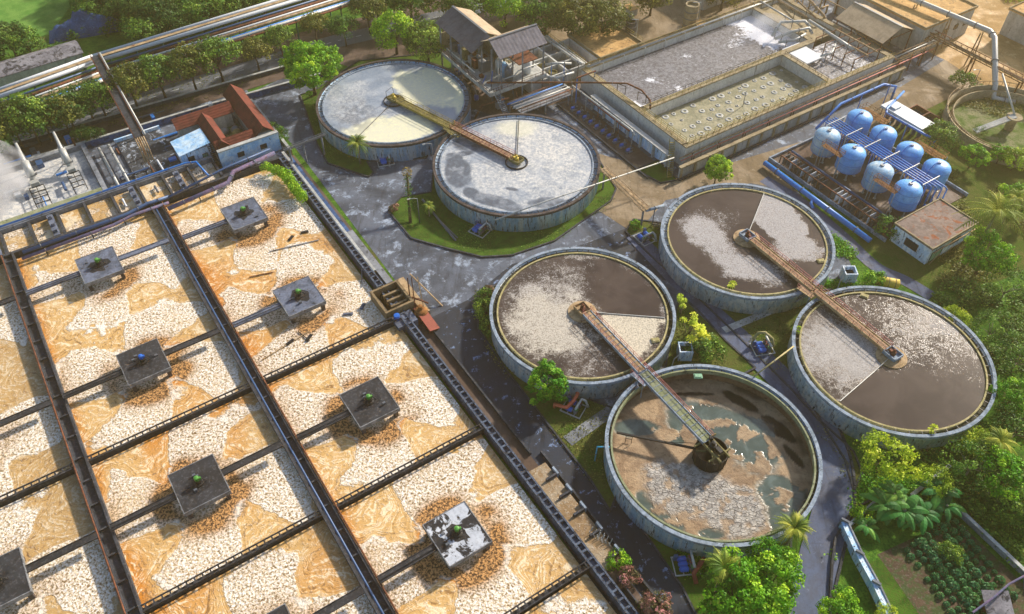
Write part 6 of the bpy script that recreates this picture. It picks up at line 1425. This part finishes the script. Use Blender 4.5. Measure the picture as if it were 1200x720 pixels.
def leaf_cloud(name, centers, normals, size, tints, mat, parent=None, seed=0, aspect=.7, jitter=.55, kind=None):
    rs = np.random.RandomState(seed); n = len(centers); c = np.asarray(centers); nr = np.asarray(normals) + rs.normal(0, jitter, (n, 3)); nr /= np.linalg.norm(nr, axis=1)[:, None]+1e-9
    t = rs.normal(0, 1, (n, 3)); t -= nr*(t*nr).sum(1)[:, None]; t /= np.linalg.norm(t, axis=1)[:, None]+1e-9; b = np.cross(nr, t)
    s = (size*rs.uniform(.6, 1.3, n))[:, None]*.5
    v = np.stack([c-t*s, c+b*s*aspect+nr*s*.2, c+t*s, c-b*s*aspect+nr*s*.2], 1).reshape(-1, 3)
    me = bpy.data.meshes.new(name); me.vertices.add(4*n); me.vertices.foreach_set('co', v.ravel().astype(np.float32)); me.loops.add(4*n); me.loops.foreach_set('vertex_index', np.arange(4*n, dtype=np.int32)); me.polygons.add(n); me.polygons.foreach_set('loop_start', np.arange(0, 4*n, 4, dtype=np.int32)); me.update(calc_edges=True)
    at = me.attributes.new('tint', 'FLOAT', 'POINT'); at.data.foreach_set('value', np.repeat(tints, 4).astype(np.float32)); me.materials.append(LM[mat]); me.validate()
    o = bpy.data.objects.new(name, me); COL.objects.link(o)
    if parent: o.parent = parent
    return o
def crown_points(seed, rx, rz, cz, ncl=70, per=48, csize=.3, flat=.0, hole=.12):
    rs = np.random.RandomState(seed); C_, N_, T_ = [], [], []
    ax = rs.uniform(-.25, .25, 6)
    for k in range(ncl):
        d = rs.normal(0, 1, 3); d[2] = abs(d[2])*1.0 - .45*rs.rand(); d /= np.linalg.norm(d)
        if rs.rand() < hole: continue
        lump = 1 + .16*np.sin(3*np.arctan2(d[1], d[0])+ax[0]*20) + .1*np.sin(5*d[2]+ax[1]*20)
        rad = rs.uniform(.55, 1.0)**.6*lump; p = np.array([d[0]*rx, d[1]*rx, d[2]*rz])*rad; tint = np.clip(rs.normal(.42, .3), 0, 1)
        cs = rx*csize*rs.uniform(.7, 1.25); e = rs.normal(0, 1, (per, 3)); e /= np.linalg.norm(e, axis=1)[:, None]; e *= (rs.uniform(.35, 1, per)**.5)[:, None]
        q = p + e*cs*np.array([1, 1, .75]); C_.append(q+np.array([0, 0, cz])); N_.append(e*.8+d*.5+np.array([0, 0, .25])); T_.append(np.clip(tint+rs.normal(0, .14, per)+.12*e[:, 2], 0, 1))
    return np.concatenate(C_), np.concatenate(N_), np.concatenate(T_)
def limbs(m, seed, h0, rx, rz, cz, tr=.2, n=6):
    rs = random.Random(seed); m.tube([(0,0,-.1),(.05,.03,h0*.5),(rs.uniform(-.2,.2),rs.uniform(-.2,.2),h0)], [tr*1.4,tr,tr*.8], 8)
    for k in range(n):
        a = 2*pi*k/n+rs.uniform(-.3,.3); r_ = rx*rs.uniform(.45,.8); z1 = cz+rz*rs.uniform(-.1,.5)
        m.tube([(0,0,h0*.9),(r_*.4*cos(a),r_*.4*sin(a),h0+(z1-h0)*.5),(r_*cos(a),r_*sin(a),z1)], [tr*.6,tr*.4,tr*.12], 6)
def tree_proto(name, cat, seed, h, rx, rz, mat, group, ncl=70, per=48, leaf=.42, csize=.3, tr=.2, bark='bark', hole=.12):
    t = thing(name, 'x', cat, (0,0,0), group); cz = h-rz*.95; m = MB(); limbs(m, seed, max(.5, cz-rz*.55), rx, rz, cz, tr); m.build('trunk', M[bark], t, True)
    c, n, ti = crown_points(seed, rx, rz, cz, ncl, per, csize, hole=hole); leaf_cloud('crown', c, n, leaf, ti, mat, t, seed); return Proto(t)
GT = 'trees in the row along the public road'; GF = 'trees of the wood beyond the pipe rack'; GG = 'trees behind the filter house'; GR = 'trees and bushes on the overgrown right bank'
P_row = [tree_proto('tree','tree',s,8.6,3.7,2.9,m_,GT,64,52,.42,.32,.2,hole=.1) for s, m_ in ((1,'olive'),(2,'mid'),(3,'olive'),(4,'mid'))]
P_drk = [tree_proto('tree','tree',s,8.5,4.4,3.3,'dark',GF,64,50,.5,.33) for s in (5,6,7)]+[tree_proto('tree','tree',8,8,3.8,3.0,'mid',GF,60,46,.5,.33)]
P_big = tree_proto('tree','tree',9,12.4,5.7,6.2,'bright','broad trees near the pale tanks',260,70,.42,.17,.35,hole=.0)
P_grn = tree_proto('tree','tree',10,10.5,5.0,4.8,'bright',GG,110,60,.46,.24,.3); P_grn2 = tree_proto('tree','tree',12,10,5.4,4.5,'mid',GG,110,56,.5,.25,.3)
P_sun_tint = tree_proto('tree','tree',22,10,5.4,4.5,'olive',GG,110,56,.5,.25,.3)  # olive leaf colour stands in for golden light on these crowns
P_ball = tree_proto('tree','tree',13,6.6,3.0,2.9,'bright','small round trees beside the tanks',200,56,.28,.17,.14,hole=0); P_bush = tree_proto('bush','bush',14,2.6,1.7,1.4,'mid',GR,34,40,.26,.34,.06); P_bushb = tree_proto('bush','bush',15,2.2,1.5,1.2,'bright',GR,34,40,.26,.34,.06)
P_yel = tree_proto('tree','tree',16,6.0,3.2,2.6,'yellow',GR,56,46,.34,.28,.14); P_op = tree_proto('tree','tree',17,7,4.4,3.0,'mid',GR,46,44,.36,.24,.16,'palebark',hole=.25); P_rt = tree_proto('tree','tree',18,8.5,4.2,3.8,'bright',GR,100,54,.42,.2,.2,hole=.15)
P_pink = tree_proto('flowering_bush','bush',19,2.4,1.6,1.3,'pink','flowering bushes along the dark road',34,44,.24,.34,.06)
BANNED = set()
# the row along the road; feet read off the photograph
row = [(14,178,'first leafy street tree at the left frame edge below the rack',1.05),(48,170,'dark street tree second from the left frame edge',1.1),(84,160,'street tree just left of the conveyor trestle',.85),(126,141,'street tree right behind the conveyor trestle',.85),(162,128,'street tree first to the right of the conveyor trestle',1.0),(195,117,'street tree second to the right of the conveyor trestle',1.0),(231,108,'street tree third to the right of the conveyor, above the red roof',1.05),(262,98,'street tree with twin trunks above the red roof ridge',1.05),(304,83,'small street tree left of the big bright round tree',.75),(332,66,'small street tree behind the big bright round tree',.75),(372,51,'thin street tree directly above the big round tree',.75),(406,55,'thin street tree between the big round tree and the bright tall one',.75),(434,40,'street tree half hidden by the bright tall one',.95)]
for k, (a, b, lab, s_) in enumerate(row): P_row[k % 4].put(G(a, b), k*1.7, 'olive green '+lab if k % 2 == 0 else 'mid green '+lab, s_*(1.12+.06*R.random()))
def at_crown(q, z): p = G(*q, z); return Vector((p.x, p.y, 0))
P_big.put(at_crown((363,80), 6.8), .4, 'large bright green dome shaped tree left of the cream scum tank')
P_grn.put(at_crown((462,34), 6.5), 0, 'tall bright green tree behind the cream scum tank', 1.0); P_grn2.put(at_crown((500,46), 6.0), 1, 'darker green tree touching the tall bright tree behind the tanks', .95)
for k, (q, s_, pr, d) in enumerate((((545,4),1.0,P_grn2,'mid green tree above the long roof of the filter house'),((592,6),1.0,P_grn,'bright green tree over the gap of the two filter roofs'),((640,16),1.1,P_grn2,'spreading green tree right behind the lower filter roof'),((672,24),1.1,P_sun_tint,'spreading green tree left of the compartment basin'),((708,22),1.05,P_sun_tint,'green tree tinted as if golden lit above the compartment basin'),((525,-8),1.0,P_grn2,'mid green tree at the top edge left of the filter roofs'),((480,-2),1.0,P_grn2,'mid green tree at the top edge above the tall bright tree'),((610,-14),1.0,P_grn2,'mid green tree cut by the top edge above the filter roofs'),((655,-14),1.0,P_sun_tint,'mid green tree cut by the top edge, between filter roof and cylinders'),((440,-2),1.0,P_grn2,'mid green tree at the top edge beside the pipe rack end'),((765,-8),.9,P_sun_tint,'hazy tree at the top edge near the upright cylinders'),((850,-14),.9,P_sun_tint,'hazy tree at the top edge behind the back pool'))):
    pr.put(at_crown(q, 6), k*1.3, d, s_)
# the wood beyond the rack
rs = random.Random(77); nw = 0; taken = []
lab_w = 'dark green tree crown in the dense wood beyond the pipe rack'
lab_m = 'mid green tree crown in the dense wood beyond the pipe rack'
tries = 0
while nw < 120 and tries < 4000:
    tries += 1
    x, y = rs.uniform(-40, 430), rs.uniform(-48, 100)
    if y > 92-.285*(x+10)-6 if x > 98 else y > 52-.12*x: continue           # south side limit: rack / warehouse
    if -60 < x < 88 and y < 40: continue
    if 60 < x < 146 and 8 < y < 64: continue
    p = at_crown((x, y), 5.5)
    if any((p-q).length < 4.3 for q in taken): continue
    taken.append(p); k = rs.choice((0,1,2,3,3)); P_drk[k].put(p, rs.uniform(0,6.28), lab_m if k == 3 else lab_w, rs.uniform(.75,1.15)); nw += 1
for k, (q, s_) in enumerate((((15,150),1.0),((50,142),1.05),((78,130),1.0),((100,118),.9),((-8,165),1.0),((110,160),.45),((95,158),.4))):
    P_drk[k % 3].put(at_crown(q, 5 if s_ > .5 else 2), k, ('dark tree of the left clump nearest the frame edge','dark tree of the left clump, second from the edge','dark tree of the left clump under the rack','dark tree of the left clump nearest the trestle','dark tree cut off by the left frame edge','small dark shrub by the conveyor foot','small dark shrub left of the conveyor foot')[k], s_, 'dark trees clumped below the rack at the left')
# single trees between the tanks
P_ball.put(at_crown((641,450), 3.9), 0, 'round bright green tree between the dark road and the brown tank'); P_ball.put(at_crown((841,199), 3.4), 2, 'small round yellow green tree above the foam fan tank', .88)
# right bank
for k, (pr, q, z, s_, d) in enumerate(((P_grn2,(1103,158),4,.62,'green tree beside the white topped cabinet'),(P_rt,(1142,183),3,.62,'round bush-like tree at the foot of the overgrown tank'),(P_rt,(1175,178),3,.5,'small green tree right of the bush-like tree under the overgrown tank'),(P_yel,(1192,186),3,.8,'yellow green tree at the right edge under the overgrown tank'),(P_rt,(1155,300),4.5,.98,'bright feathery tree below the large coconut palm'),(P_rt,(1196,235),4,.8,'green tree cut by the right edge above the coconut palm'),(P_op,(1182,335),4,.9,'open green tree right of the bright feathery tree'),(P_op,(1165,385),3.5,.8,'green shrubby tree on the bank behind the rightmost tank'),(P_op,(1196,420),3.5,.9,'green tree at the right edge level with the rightmost tank'),(P_yel,(1120,372),3,.7,'sunlit yellow green tree on the bank just outside the rightmost tank rim'),(P_rt,(1190,465),3.5,.7,'sunlit green tree on the bank below the frame edge trees'),(P_yel,(1148,520),3,.75,'sunlit yellow green tree above the lower right grove'),(P_yel,(1038,538),4,1.15,'bright yellow green tree at the lower rim of the rightmost tank'),(P_op,(1140,545),3.5,.9,'loose branched tree left of the lower right grove'),(P_rt,(1180,560),4,.85,'green tree of the lower right grove near the frame edge'),(P_op,(1196,500),4,.8,'tree at the right edge above the lower right grove'),(P_grn2,(1200,590),4,.6,'green tree at the right edge beside the shrub garden'),(P_rt,(900,690),4,.95,'bright green tree in the clump at the bottom beside the lane'),(P_rt,(862,700),4,1.0,'bright green tree at the bottom left of the palm clump'),(P_grn,(905,655),4,.55,'green tree between the palm clump and the lane'),(P_rt,(985,715),3,.6,'green bush tree at the bottom edge right of the lane'),(P_bush,(1040,268),1.5,1.5,'bush between the blue pipe end and the dirty roofed house'),(P_yel,(1045,715),3,.4,'low light bush at the bottom edge by the blue wall'),(P_bush,(1130,98),1.5,1.6,'bush by the sunlit yard road above the overgrown tank'),(P_op,(1150,150),2,.35,'thin sapling on the lawn'),)):
    pr.put(at_crown(q, z), k*.9, d, s_)
for k, (pr, q, s_, d) in enumerate(((P_bushb,(725,656),1.0,'bright green bush at the roadside by the outlet boxes'),(P_bush,(828,414),1.5,'rounded green bush by the pit box and the drained tank'),(P_bush,(812,410),1.1,'small bush left of the rounded one by the pit box'),(P_bushb,(1023,330),1.2,'clipped green bush left of the yellow barrel'),(P_bush,(570,365),1.2,'green bush in the strip left of the road side brown tank'),(P_bush,(568,350),1.0,'upper green bush in the strip left of the road side tank'),(P_bush,(575,385),1.0,'lower green bush in the strip left of the road side tank'),(P_bushb,(745,262),.7,'tiny bush at the kerb by the pipe bridge foot'),(P_bush,(1115,650),.9,'bush at the corner of the shrub garden'),(P_bushb,(1010,605),1.0,'bush at the end of the thin grey wall'),(P_bush,(505,30+215),.6,'tiny shrub on the lawn by the grey pipes'),(P_bush,(330,160),1.0,'small bush by the right corner of the red roofed house'),(P_bush,(322,152),.9,'small bush behind the right corner of the red roofed house'))):
    pr.put(at_crown(q, 1.0), k, d, s_)
for k, (q, s_, d) in enumerate((((736,676),.9,'small pink tinged bush beside the roadside bush'),((768,714),1.3,'large pink flowering bush at the bottom edge'),((573,342),.8,'pink and straw coloured bush by the road side brown tank'),((462,243),.6,'straw pink weed clump at the lawn corner by the dead palm'))):
    P_pink.put(at_crown(q, 1.0), k, d, s_)
# hedge over the basin corner
c, n, ti = [], [], []; rs_ = np.random.RandomState(4)
for k in range(150):
    f = rs_.rand(); p = U(-137.6+f*13.5, 34.0+rs_.normal(0,.35) - (2.6*(1-f*3) if f < .33 else 0), 2.6+rs_.uniform(-.4,.6)); e = rs_.normal(0,1,(34,3)); e /= np.linalg.norm(e,axis=1)[:,None]
    c.append(np.array(p)+e*.7); n.append(e+[0,0,.3]); ti.append(np.clip(rs_.normal(.5,.2)+rs_.normal(0,.12,34),0,1))
hd = thing('hedge', 'bright green creeper hedge draped over the top corner of the basin', 'hedge', (0,0,0)); leaf_cloud('foliage', np.concatenate(c), np.concatenate(n), .3, np.concatenate(ti), 'bright', hd, 4)
# small plants that sprout at the tank rims
def sprout_proto(seed):
    t = thing('papaya_plant', 'x', 'plant', (0,0,0), 'papaya plants between the tanks'); rs = np.random.RandomState(seed); m = MB(); c, n, ti = [], [], []
    for k in range(7):
        a, r_ = rs.uniform(0,6.28), rs.uniform(.2,1.9); h = rs.uniform(2.6,4.4); tip = (r_*cos(a), r_*sin(a), h); m.tube([(r_*.3*cos(a),r_*.3*sin(a),0),tip],[.1,.06],6)
        for q in range(9):
            b = q*2*pi/9; 
            for w in range(4):
                d = np.array([cos(b),sin(b),.25-.15*w]); c.append(np.array(tip)+d*(.2+.18*w)); n.append([0,0,1]); ti.append(rs.uniform(.3,.9))
    m.build('stems', M['palebark'], t, True); leaf_cloud('leaves', c, np.array(n)*2., .42, np.array(ti), 'yellow', t, seed, aspect=.8); return Proto(t)
sp1 = sprout_proto(3)
for k, (q, s_, d) in enumerate((((822,390),1.1,'papaya plants over the lane beside the road side brown tank'),((800,356),.7,'small papaya sprig at the right rim of the road side brown tank'),((860,338),.8,'papaya sprig growing at the near rim of the foam fan tank'),((1086,506),.7,'papaya sprig at the near rim of the rightmost tank'),((928,397),.5,'tiny papaya sprig at the left rim of the rightmost tank'),((809,378),.8,'papaya plants crowding the left edge of the lane'))):
    sp1.put(at_crown(q, 3.6*s_), k*1.1, d, (s_,s_,1.0 if k not in (2,3,4) else 1.1))
# palms
def palm_proto(seed, h, L, nf, mat='palm', lean=0., name='palm_tree', cat='palm', bark='palebark', wid=.55, group='palms of the plant grounds'):
    t = thing(name, 'x', cat, (0,0,0), group); rs = random.Random(seed); m = MB(); top = Vector((lean, lean*.4, h)); m.tube([(0,0,-.1),(lean*.3,lean*.1,h*.5),tuple(top)],[.26,.19,.16],10)
    m.build('trunk', M[bark], t, True)
    fr = MB(); tint = []
    for k in range(nf):
        a = 2*pi*k/nf*1.0 + rs.uniform(-.2,.2) + (k % 3)*.4; el = radians(rs.choice((70,50,30,8))); d = Vector((cos(a),sin(a),0)); s_ = Vector((-sin(a),cos(a),0)); pts = []
        for i in range(9):
            f = i/8; r_ = L*f*cos(el*(1-f*.3)); z = L*(sin(el)*f - .75*f*f*.9); pts.append(top+d*r_+Vector((0,0,z)))
        tv = rs.uniform(.2,.9); n0 = len(fr.v)
        for i in range(8):
            p, q = pts[i], pts[i+1]
            for hh in (0, .5):
                o = p+(q-p)*hh; f = (i+hh)/8; w = L*.15*wid*2*(sin(pi*min(1,f*1.05+.08)))**.7+.05; fwd = (q-p).normalized()
                for sg in (-1, 1):
                    e = o+s_*sg*w+fwd*w*.5-Vector((0,0,w*.45)); fr.add([o-fwd*.05, o+fwd*.07, e+fwd*.03, e-fwd*.02], [(0,1,2,3)])
            fr.bar(p, q, .05, .04)
        tint += [min(1, max(0, tv+rs.uniform(-.05,.05)))]*(len(fr.v)-n0)
    fr.build('fronds', LM[mat], t, attrs={'tint': tint}); return Proto(t)
pc = palm_proto(1, 8.5, 5.0, 30); po = palm_proto(2, 5.5, 3.2, 24)
pc.put(at_crown((1163,258), 9.0), 0, 'large coconut palm leaning over the dirty roofed house', 1.25); pc.put(at_crown((1194,228), 7), 2, 'coconut palm cut by the right edge', .7)
po.put(at_crown((418,166), 5.5), 1, 'small dark palm in front of the cream scum tank', .95); po.put(at_crown((930,622), 5), 0, 'bushy palm between the drained tank and the lane', 1.0); po.put(at_crown((848,668), 6), 3, 'spreading palm among the bottom tree clump', 1.15)
po.put(at_crown((502,240), 3), 2, 'tiny young palm on the lawn of the white water tank', .5); po.put(at_crown((1170,520), 5), 2, 'palm at the edge of the lower right grove', 1.0)
# dead palm trunk wrapped in creeper
p = G(481,262); t = thing('dead_palm', 'leaning dead palm trunk with creeper and straw tuft', 'tree', p); top = G(477,202,7.5); m = MB(); m.tube([p, p*.5+top*.5, top],[.3,.22,.2],8); m.build('trunk', M['bark'], t, True)
rs_ = np.random.RandomState(8); c = [tuple(p+(top-p)*rs_.uniform(.15,.95)+Vector(rs_.normal(0,.35,3))) for _ in range(420)]; o = leaf_cloud('creeper', np.array(c)-np.array(p), rs_.normal(0,1,(420,3)), .28, rs_.uniform(.1,.8,420), 'mid', t, 8)
e = rs_.normal(0,1,(160,3)); e /= np.linalg.norm(e,axis=1)[:,None]; leaf_cloud('straw_tuft', np.array(top-p)+e*.9, e, .5, rs_.uniform(0,1,160), 'straw', t, 9, aspect=.25)
# banana plants
def banana_proto(seed, n=11, L=3.6):
    t = thing('banana_plant', 'x', 'plant', (0,0,0), 'banana plants above the shrub garden'); rs = random.Random(seed); m = MB(); m.tube([(0,0,-.1),(0,0,2.2)],[.28,.2],10); m.tube([(.7,.4,-.1),(.8,.5,1.6)],[.2,.14],8); m.build('stem', M['deck_green'], t, True)
    b = MB(); tint = []
    for k in range(n):
        a = 2*pi*k/n+rs.uniform(-.25,.25); el = radians(rs.uniform(15,65)); Lk = L*rs.uniform(.7,1.1); d = Vector((cos(a),sin(a),0)); s_ = Vector((-sin(a),cos(a),0)); rows = []
        for i in range(8):
            f = i/7; p = Vector((0,0,2.0))+d*(Lk*f*cos(el*.8))+Vector((0,0,Lk*(sin(el)*f-.7*f*f))); w = .52*sin(pi*min(1,f*.93+.05))**.6 if f > .12 else .05; rows.append((p-s_*w-Vector((0,0,w*.35)),p,p+s_*w-Vector((0,0,w*.35))))
        n0 = len(b.v); vs = [q for r_ in rows for q in r_]; b.add(vs,[(i*3+j,i*3+j+1,i*3+4+j,i*3+3+j) for i in range(7) for j in (0,1)]); tv = rs.random(); tint += [min(1,tv*.9+(.12 if j % 3 == 1 else 0)) for j in range(len(b.v)-n0)]
    b.build('leaves', LM['banana'], t, attrs={'tint': tint}); return Proto(t)
bn = banana_proto(1)
for k, (q, s_, d) in enumerate((((1040,592),1.15,'dark green banana plant nearest the lane corner'),((1060,598),1.2,'large banana plant in the middle of the banana clump'),((1082,600),1.0,'banana plant beside the shrub garden'),((1050,578),1.0,'banana plant at the back of the clump'),((1100,575),1.1,'banana plant under the yellow green leaves'),((1018,612),.7,'small bright banana plant by the blue wall'),((1112,590),.9,'banana plant at the far end of the clump'))):
    bn.put(at_crown(q, 2.5), k*.9, d, s_)
P_yel.put(at_crown((1098,562), 3), 1.1, 'yellow leaved bush among the banana plants', .7)
# the shrub garden
t = thing('garden_shrub', 'x', 'shrub', (0,0,0), 'low shrubs planted in garden rows'); e = np.random.RandomState(2).normal(0,1,(150,3)); e[:,2] = np.abs(e[:,2]); e /= np.linalg.norm(e,axis=1)[:,None]
m = MB(); m.tube([(0,0,-.05),(0,0,.4)],[.08,.05],6); m.build('stem', M['bark'], t); leaf_cloud('leaves', e*np.array([.62,.62,.7])+[0,0,.15], e, .3, np.clip(.4+.4*e[:,2]+np.random.RandomState(3).normal(0,.15,150),0,1), 'cabbage', t, 3); gs = Proto(t)
ga, gb, gc = Vector(G(1058,640)), Vector(G(1112,620)), Vector(G(1150,738)); 
o0, ex, ey = G(1062,645), (G(1118,612)-G(1062,645)), (G(1128,738)-G(1062,645)); nx, ny = 8, 11
labs = 'round dark green shrub in the planted rows of the garden'
for i in range(nx):
    for j in range(ny):
        if R.random() < .08: continue
        p = o0+ex*((i+R.uniform(-.12,.12))/(nx-1))+ey*((j+R.uniform(-.12,.12))/(ny-1)); gs.put(p, R.uniform(0,6), labs, R.uniform(.7,1.15)*(1.1 if 1 < i < 6 else .8))
# ground cover: leafy weeds on the banks (nobody could count them)
def cover(name, label, polys, n, size, mat, seed, hmax=.7, clump=9):
    rs = np.random.RandomState(seed); C_, T_ = [], []
    for poly in polys:
        P_ = np.array([tuple(G(a, b)[:2]) for a, b in poly]); lo, hi = P_.min(0), P_.max(0); k = 0
        pts = rs.uniform(lo, hi, (n*3, 2)); inside = np.zeros(len(pts), bool); x, y = pts[:,0], pts[:,1]; m_ = len(P_)
        for i in range(m_):
            x0, y0 = P_[i]; x1, y1 = P_[(i+1) % m_]; cnd = ((y0 > y) != (y1 > y)) & (x < (x1-x0)*(y-y0)/(y1-y0+1e-12)+x0); inside ^= cnd
        pts = pts[inside]; dens = vn.fbm(pts[:,0]*.15+seed, pts[:,1]*.15, 4); pts = pts[dens > .46][:n]
        for c in (pts,):
            off = rs.normal(0, .45, (len(c), clump, 2)); h = rs.uniform(.05, hmax, (len(c), clump)); q = np.concatenate([c[:,None,:]+off, h[:,:,None]], 2).reshape(-1, 3); C_.append(q)
            T_.append(np.clip(np.repeat(rs.uniform(.1,.8,len(c)), clump)+rs.normal(0,.12,len(c)*clump),0,1))
    C_ = np.concatenate(C_); T_ = np.concatenate(T_); o = leaf_cloud(name, C_, np.tile([0,0,1.], (len(C_),1)), size, T_, mat, None, seed); return tag(o, label, 'ground cover', kind='stuff')
cover('weeds', 'leafy green weeds covering the bank on the right', [[(1090,350),(1120,330),(1215,350),(1215,520),(1160,540),(1100,525),(1172,430)],[(1060,540),(1110,520),(1215,500),(1215,690),(1130,600)]], 2600, .42, 'mid', 51, 1.0)
cover('weeds', 'bright green weeds by the footpath and the lower lane', [[(975,275),(1020,312),(1010,335),(940,335),(985,330)],[(975,650),(1003,660),(1025,740),(972,740)],[(800,640),(900,650),(930,690),(910,740),(820,740)],[(1005,560),(1100,530),(1120,600),(1000,600)]], 900, .34, 'bright', 52, .5)
cover('grass_tufts', 'rough grass tufts on the dry lawns between the tanks', [[(735,272),(800,292),(900,430),(940,460),(985,560),(1005,560),(960,490),(950,350),(850,350)],[(600,440),(720,480),(800,360),(860,440),(730,570),(690,560)],[(560,340),(590,345),(620,470),(570,400)]], 1500, .24, 'olive', 53, .3, 6)
cover('grass_tufts', 'short grass tufts on the kerbed lawns by the pale tanks', [[(460,246),(500,230),(515,240),(560,268),(650,275),(716,225),(720,236),(650,282),(600,298),(524,290),(482,278)],[(360,120),(384,190),(432,206),(420,190),(385,160)]], 1300, .2, 'mid', 59, .25, 6)
cover('grass_tufts', 'rough grass tufts on the verge of the public road', [[(-20,215),(60,175),(170,140),(290,100),(370,70),(300,60),(170,105),(-20,170)]], 900, .3, 'olive', 54, .4, 6)
cover('undergrowth', 'dark leafy undergrowth of the wood beyond the pipe rack', [[(-60,90),(60,66),(100,55),(300,0),(440,-40),(430,-60),(100,-60),(88,20),(80,55),(-60,75)]], 3200, .7, 'dark', 55, 2.2, 9)
cover('undergrowth', 'golden lit brushwood along the top edge', [[(1130,-60),(1260,-60),(1260,10),(1180,5)],[(820,-60),(1000,-60),(900,0),(860,-10)]], 900, .6, 'yellow', 56, 1.6, 9)
cover('weeds', 'weeds growing inside the overgrown round tank', [[(1125,125),(1165,112),(1215,115),(1215,150),(1170,140)]], 400, .35, 'olive', 57, .9, 8)
cover('weeds', 'weeds on the lawn round the vessels and the coconut palm', [[(1085,150),(1120,200),(1160,330),(1100,330),(1120,240),(1080,180)],[(1100,130),(1150,185),(1215,190),(1215,300),(1160,230)]], 900, .36, 'olive', 58, .5, 7)

# ================================================================== AIR: steam off the hot ponds
def steam(label, c, r, dens):
    m = MB(); n = 24; k = 12
    for i in range(k+1):
        a = pi*i/k
        for j in range(n): b = 2*pi*j/n; m.v.append((c.x+r[0]*sin(a)*cos(b), c.y+r[1]*sin(a)*sin(b), c.z+r[2]*cos(a)))
    m.f = [(i*n+j,(i+1)*n+j,(i+1)*n+(j+1)%n,i*n+(j+1)%n) for i in range(k) for j in range(n)]; m.m = [0]*len(m.f)
    mt = bpy.data.materials.new('steam'); mt.use_nodes = True; nt = mt.node_tree; nt.nodes.remove(nt.nodes['Principled BSDF']); pv = nt.nodes.new('ShaderNodeVolumePrincipled'); pv.inputs['Color'].default_value = (.95,.95,.97,1)
    tc = nt.nodes.new('ShaderNodeNewGeometry'); ns = nt.nodes.new('ShaderNodeTexNoise'); ns.inputs['Scale'].default_value = .22; ns.inputs['Detail'].default_value = 4; nt.links.new(tc.outputs['Position'], ns.inputs['Vector'])
    mp = nt.nodes.new('ShaderNodeMapRange'); mp.inputs['From Min'].default_value = .45; mp.inputs['From Max'].default_value = .75; mp.inputs['To Max'].default_value = dens; nt.links.new(ns.outputs['Fac'], mp.inputs['Value']); nt.links.new(mp.outputs[0], pv.inputs['Density']); nt.links.new(pv.outputs[0], nt.nodes['Material Output'].inputs['Volume'])
    o = m.build('steam', mt, None, True); return tag(o, label, 'steam', kind='stuff')
steam('white steam drifting off the foam pond at the left edge', Vector(U(-160,-19,5)), (12,13,6), .42)
steam('white steam at the far corner of the back pool', Vector(U(-119,150,5.0)), (6,6,2.6), .2)
# the warm morning air: one closed box of thin even haze round camera and scene
hz = MB(); hz.box((0, 850, 54), (3400, 3700, 110))
hm = bpy.data.materials.new('haze'); hm.use_nodes = True; hn = hm.node_tree; hn.nodes.remove(hn.nodes['Principled BSDF'])
hv = hn.nodes.new('ShaderNodeVolumePrincipled'); hv.inputs['Color'].default_value = (1.0, .78, .44, 1); hv.inputs['Density'].default_value = .0005; hv.inputs['Anisotropy'].default_value = .7
hn.links.new(hv.outputs[0], hn.nodes['Material Output'].inputs['Volume'])
tag(hz.build('haze', hm), 'thin warm haze hanging over the whole works', 'haze', kind='stuff')
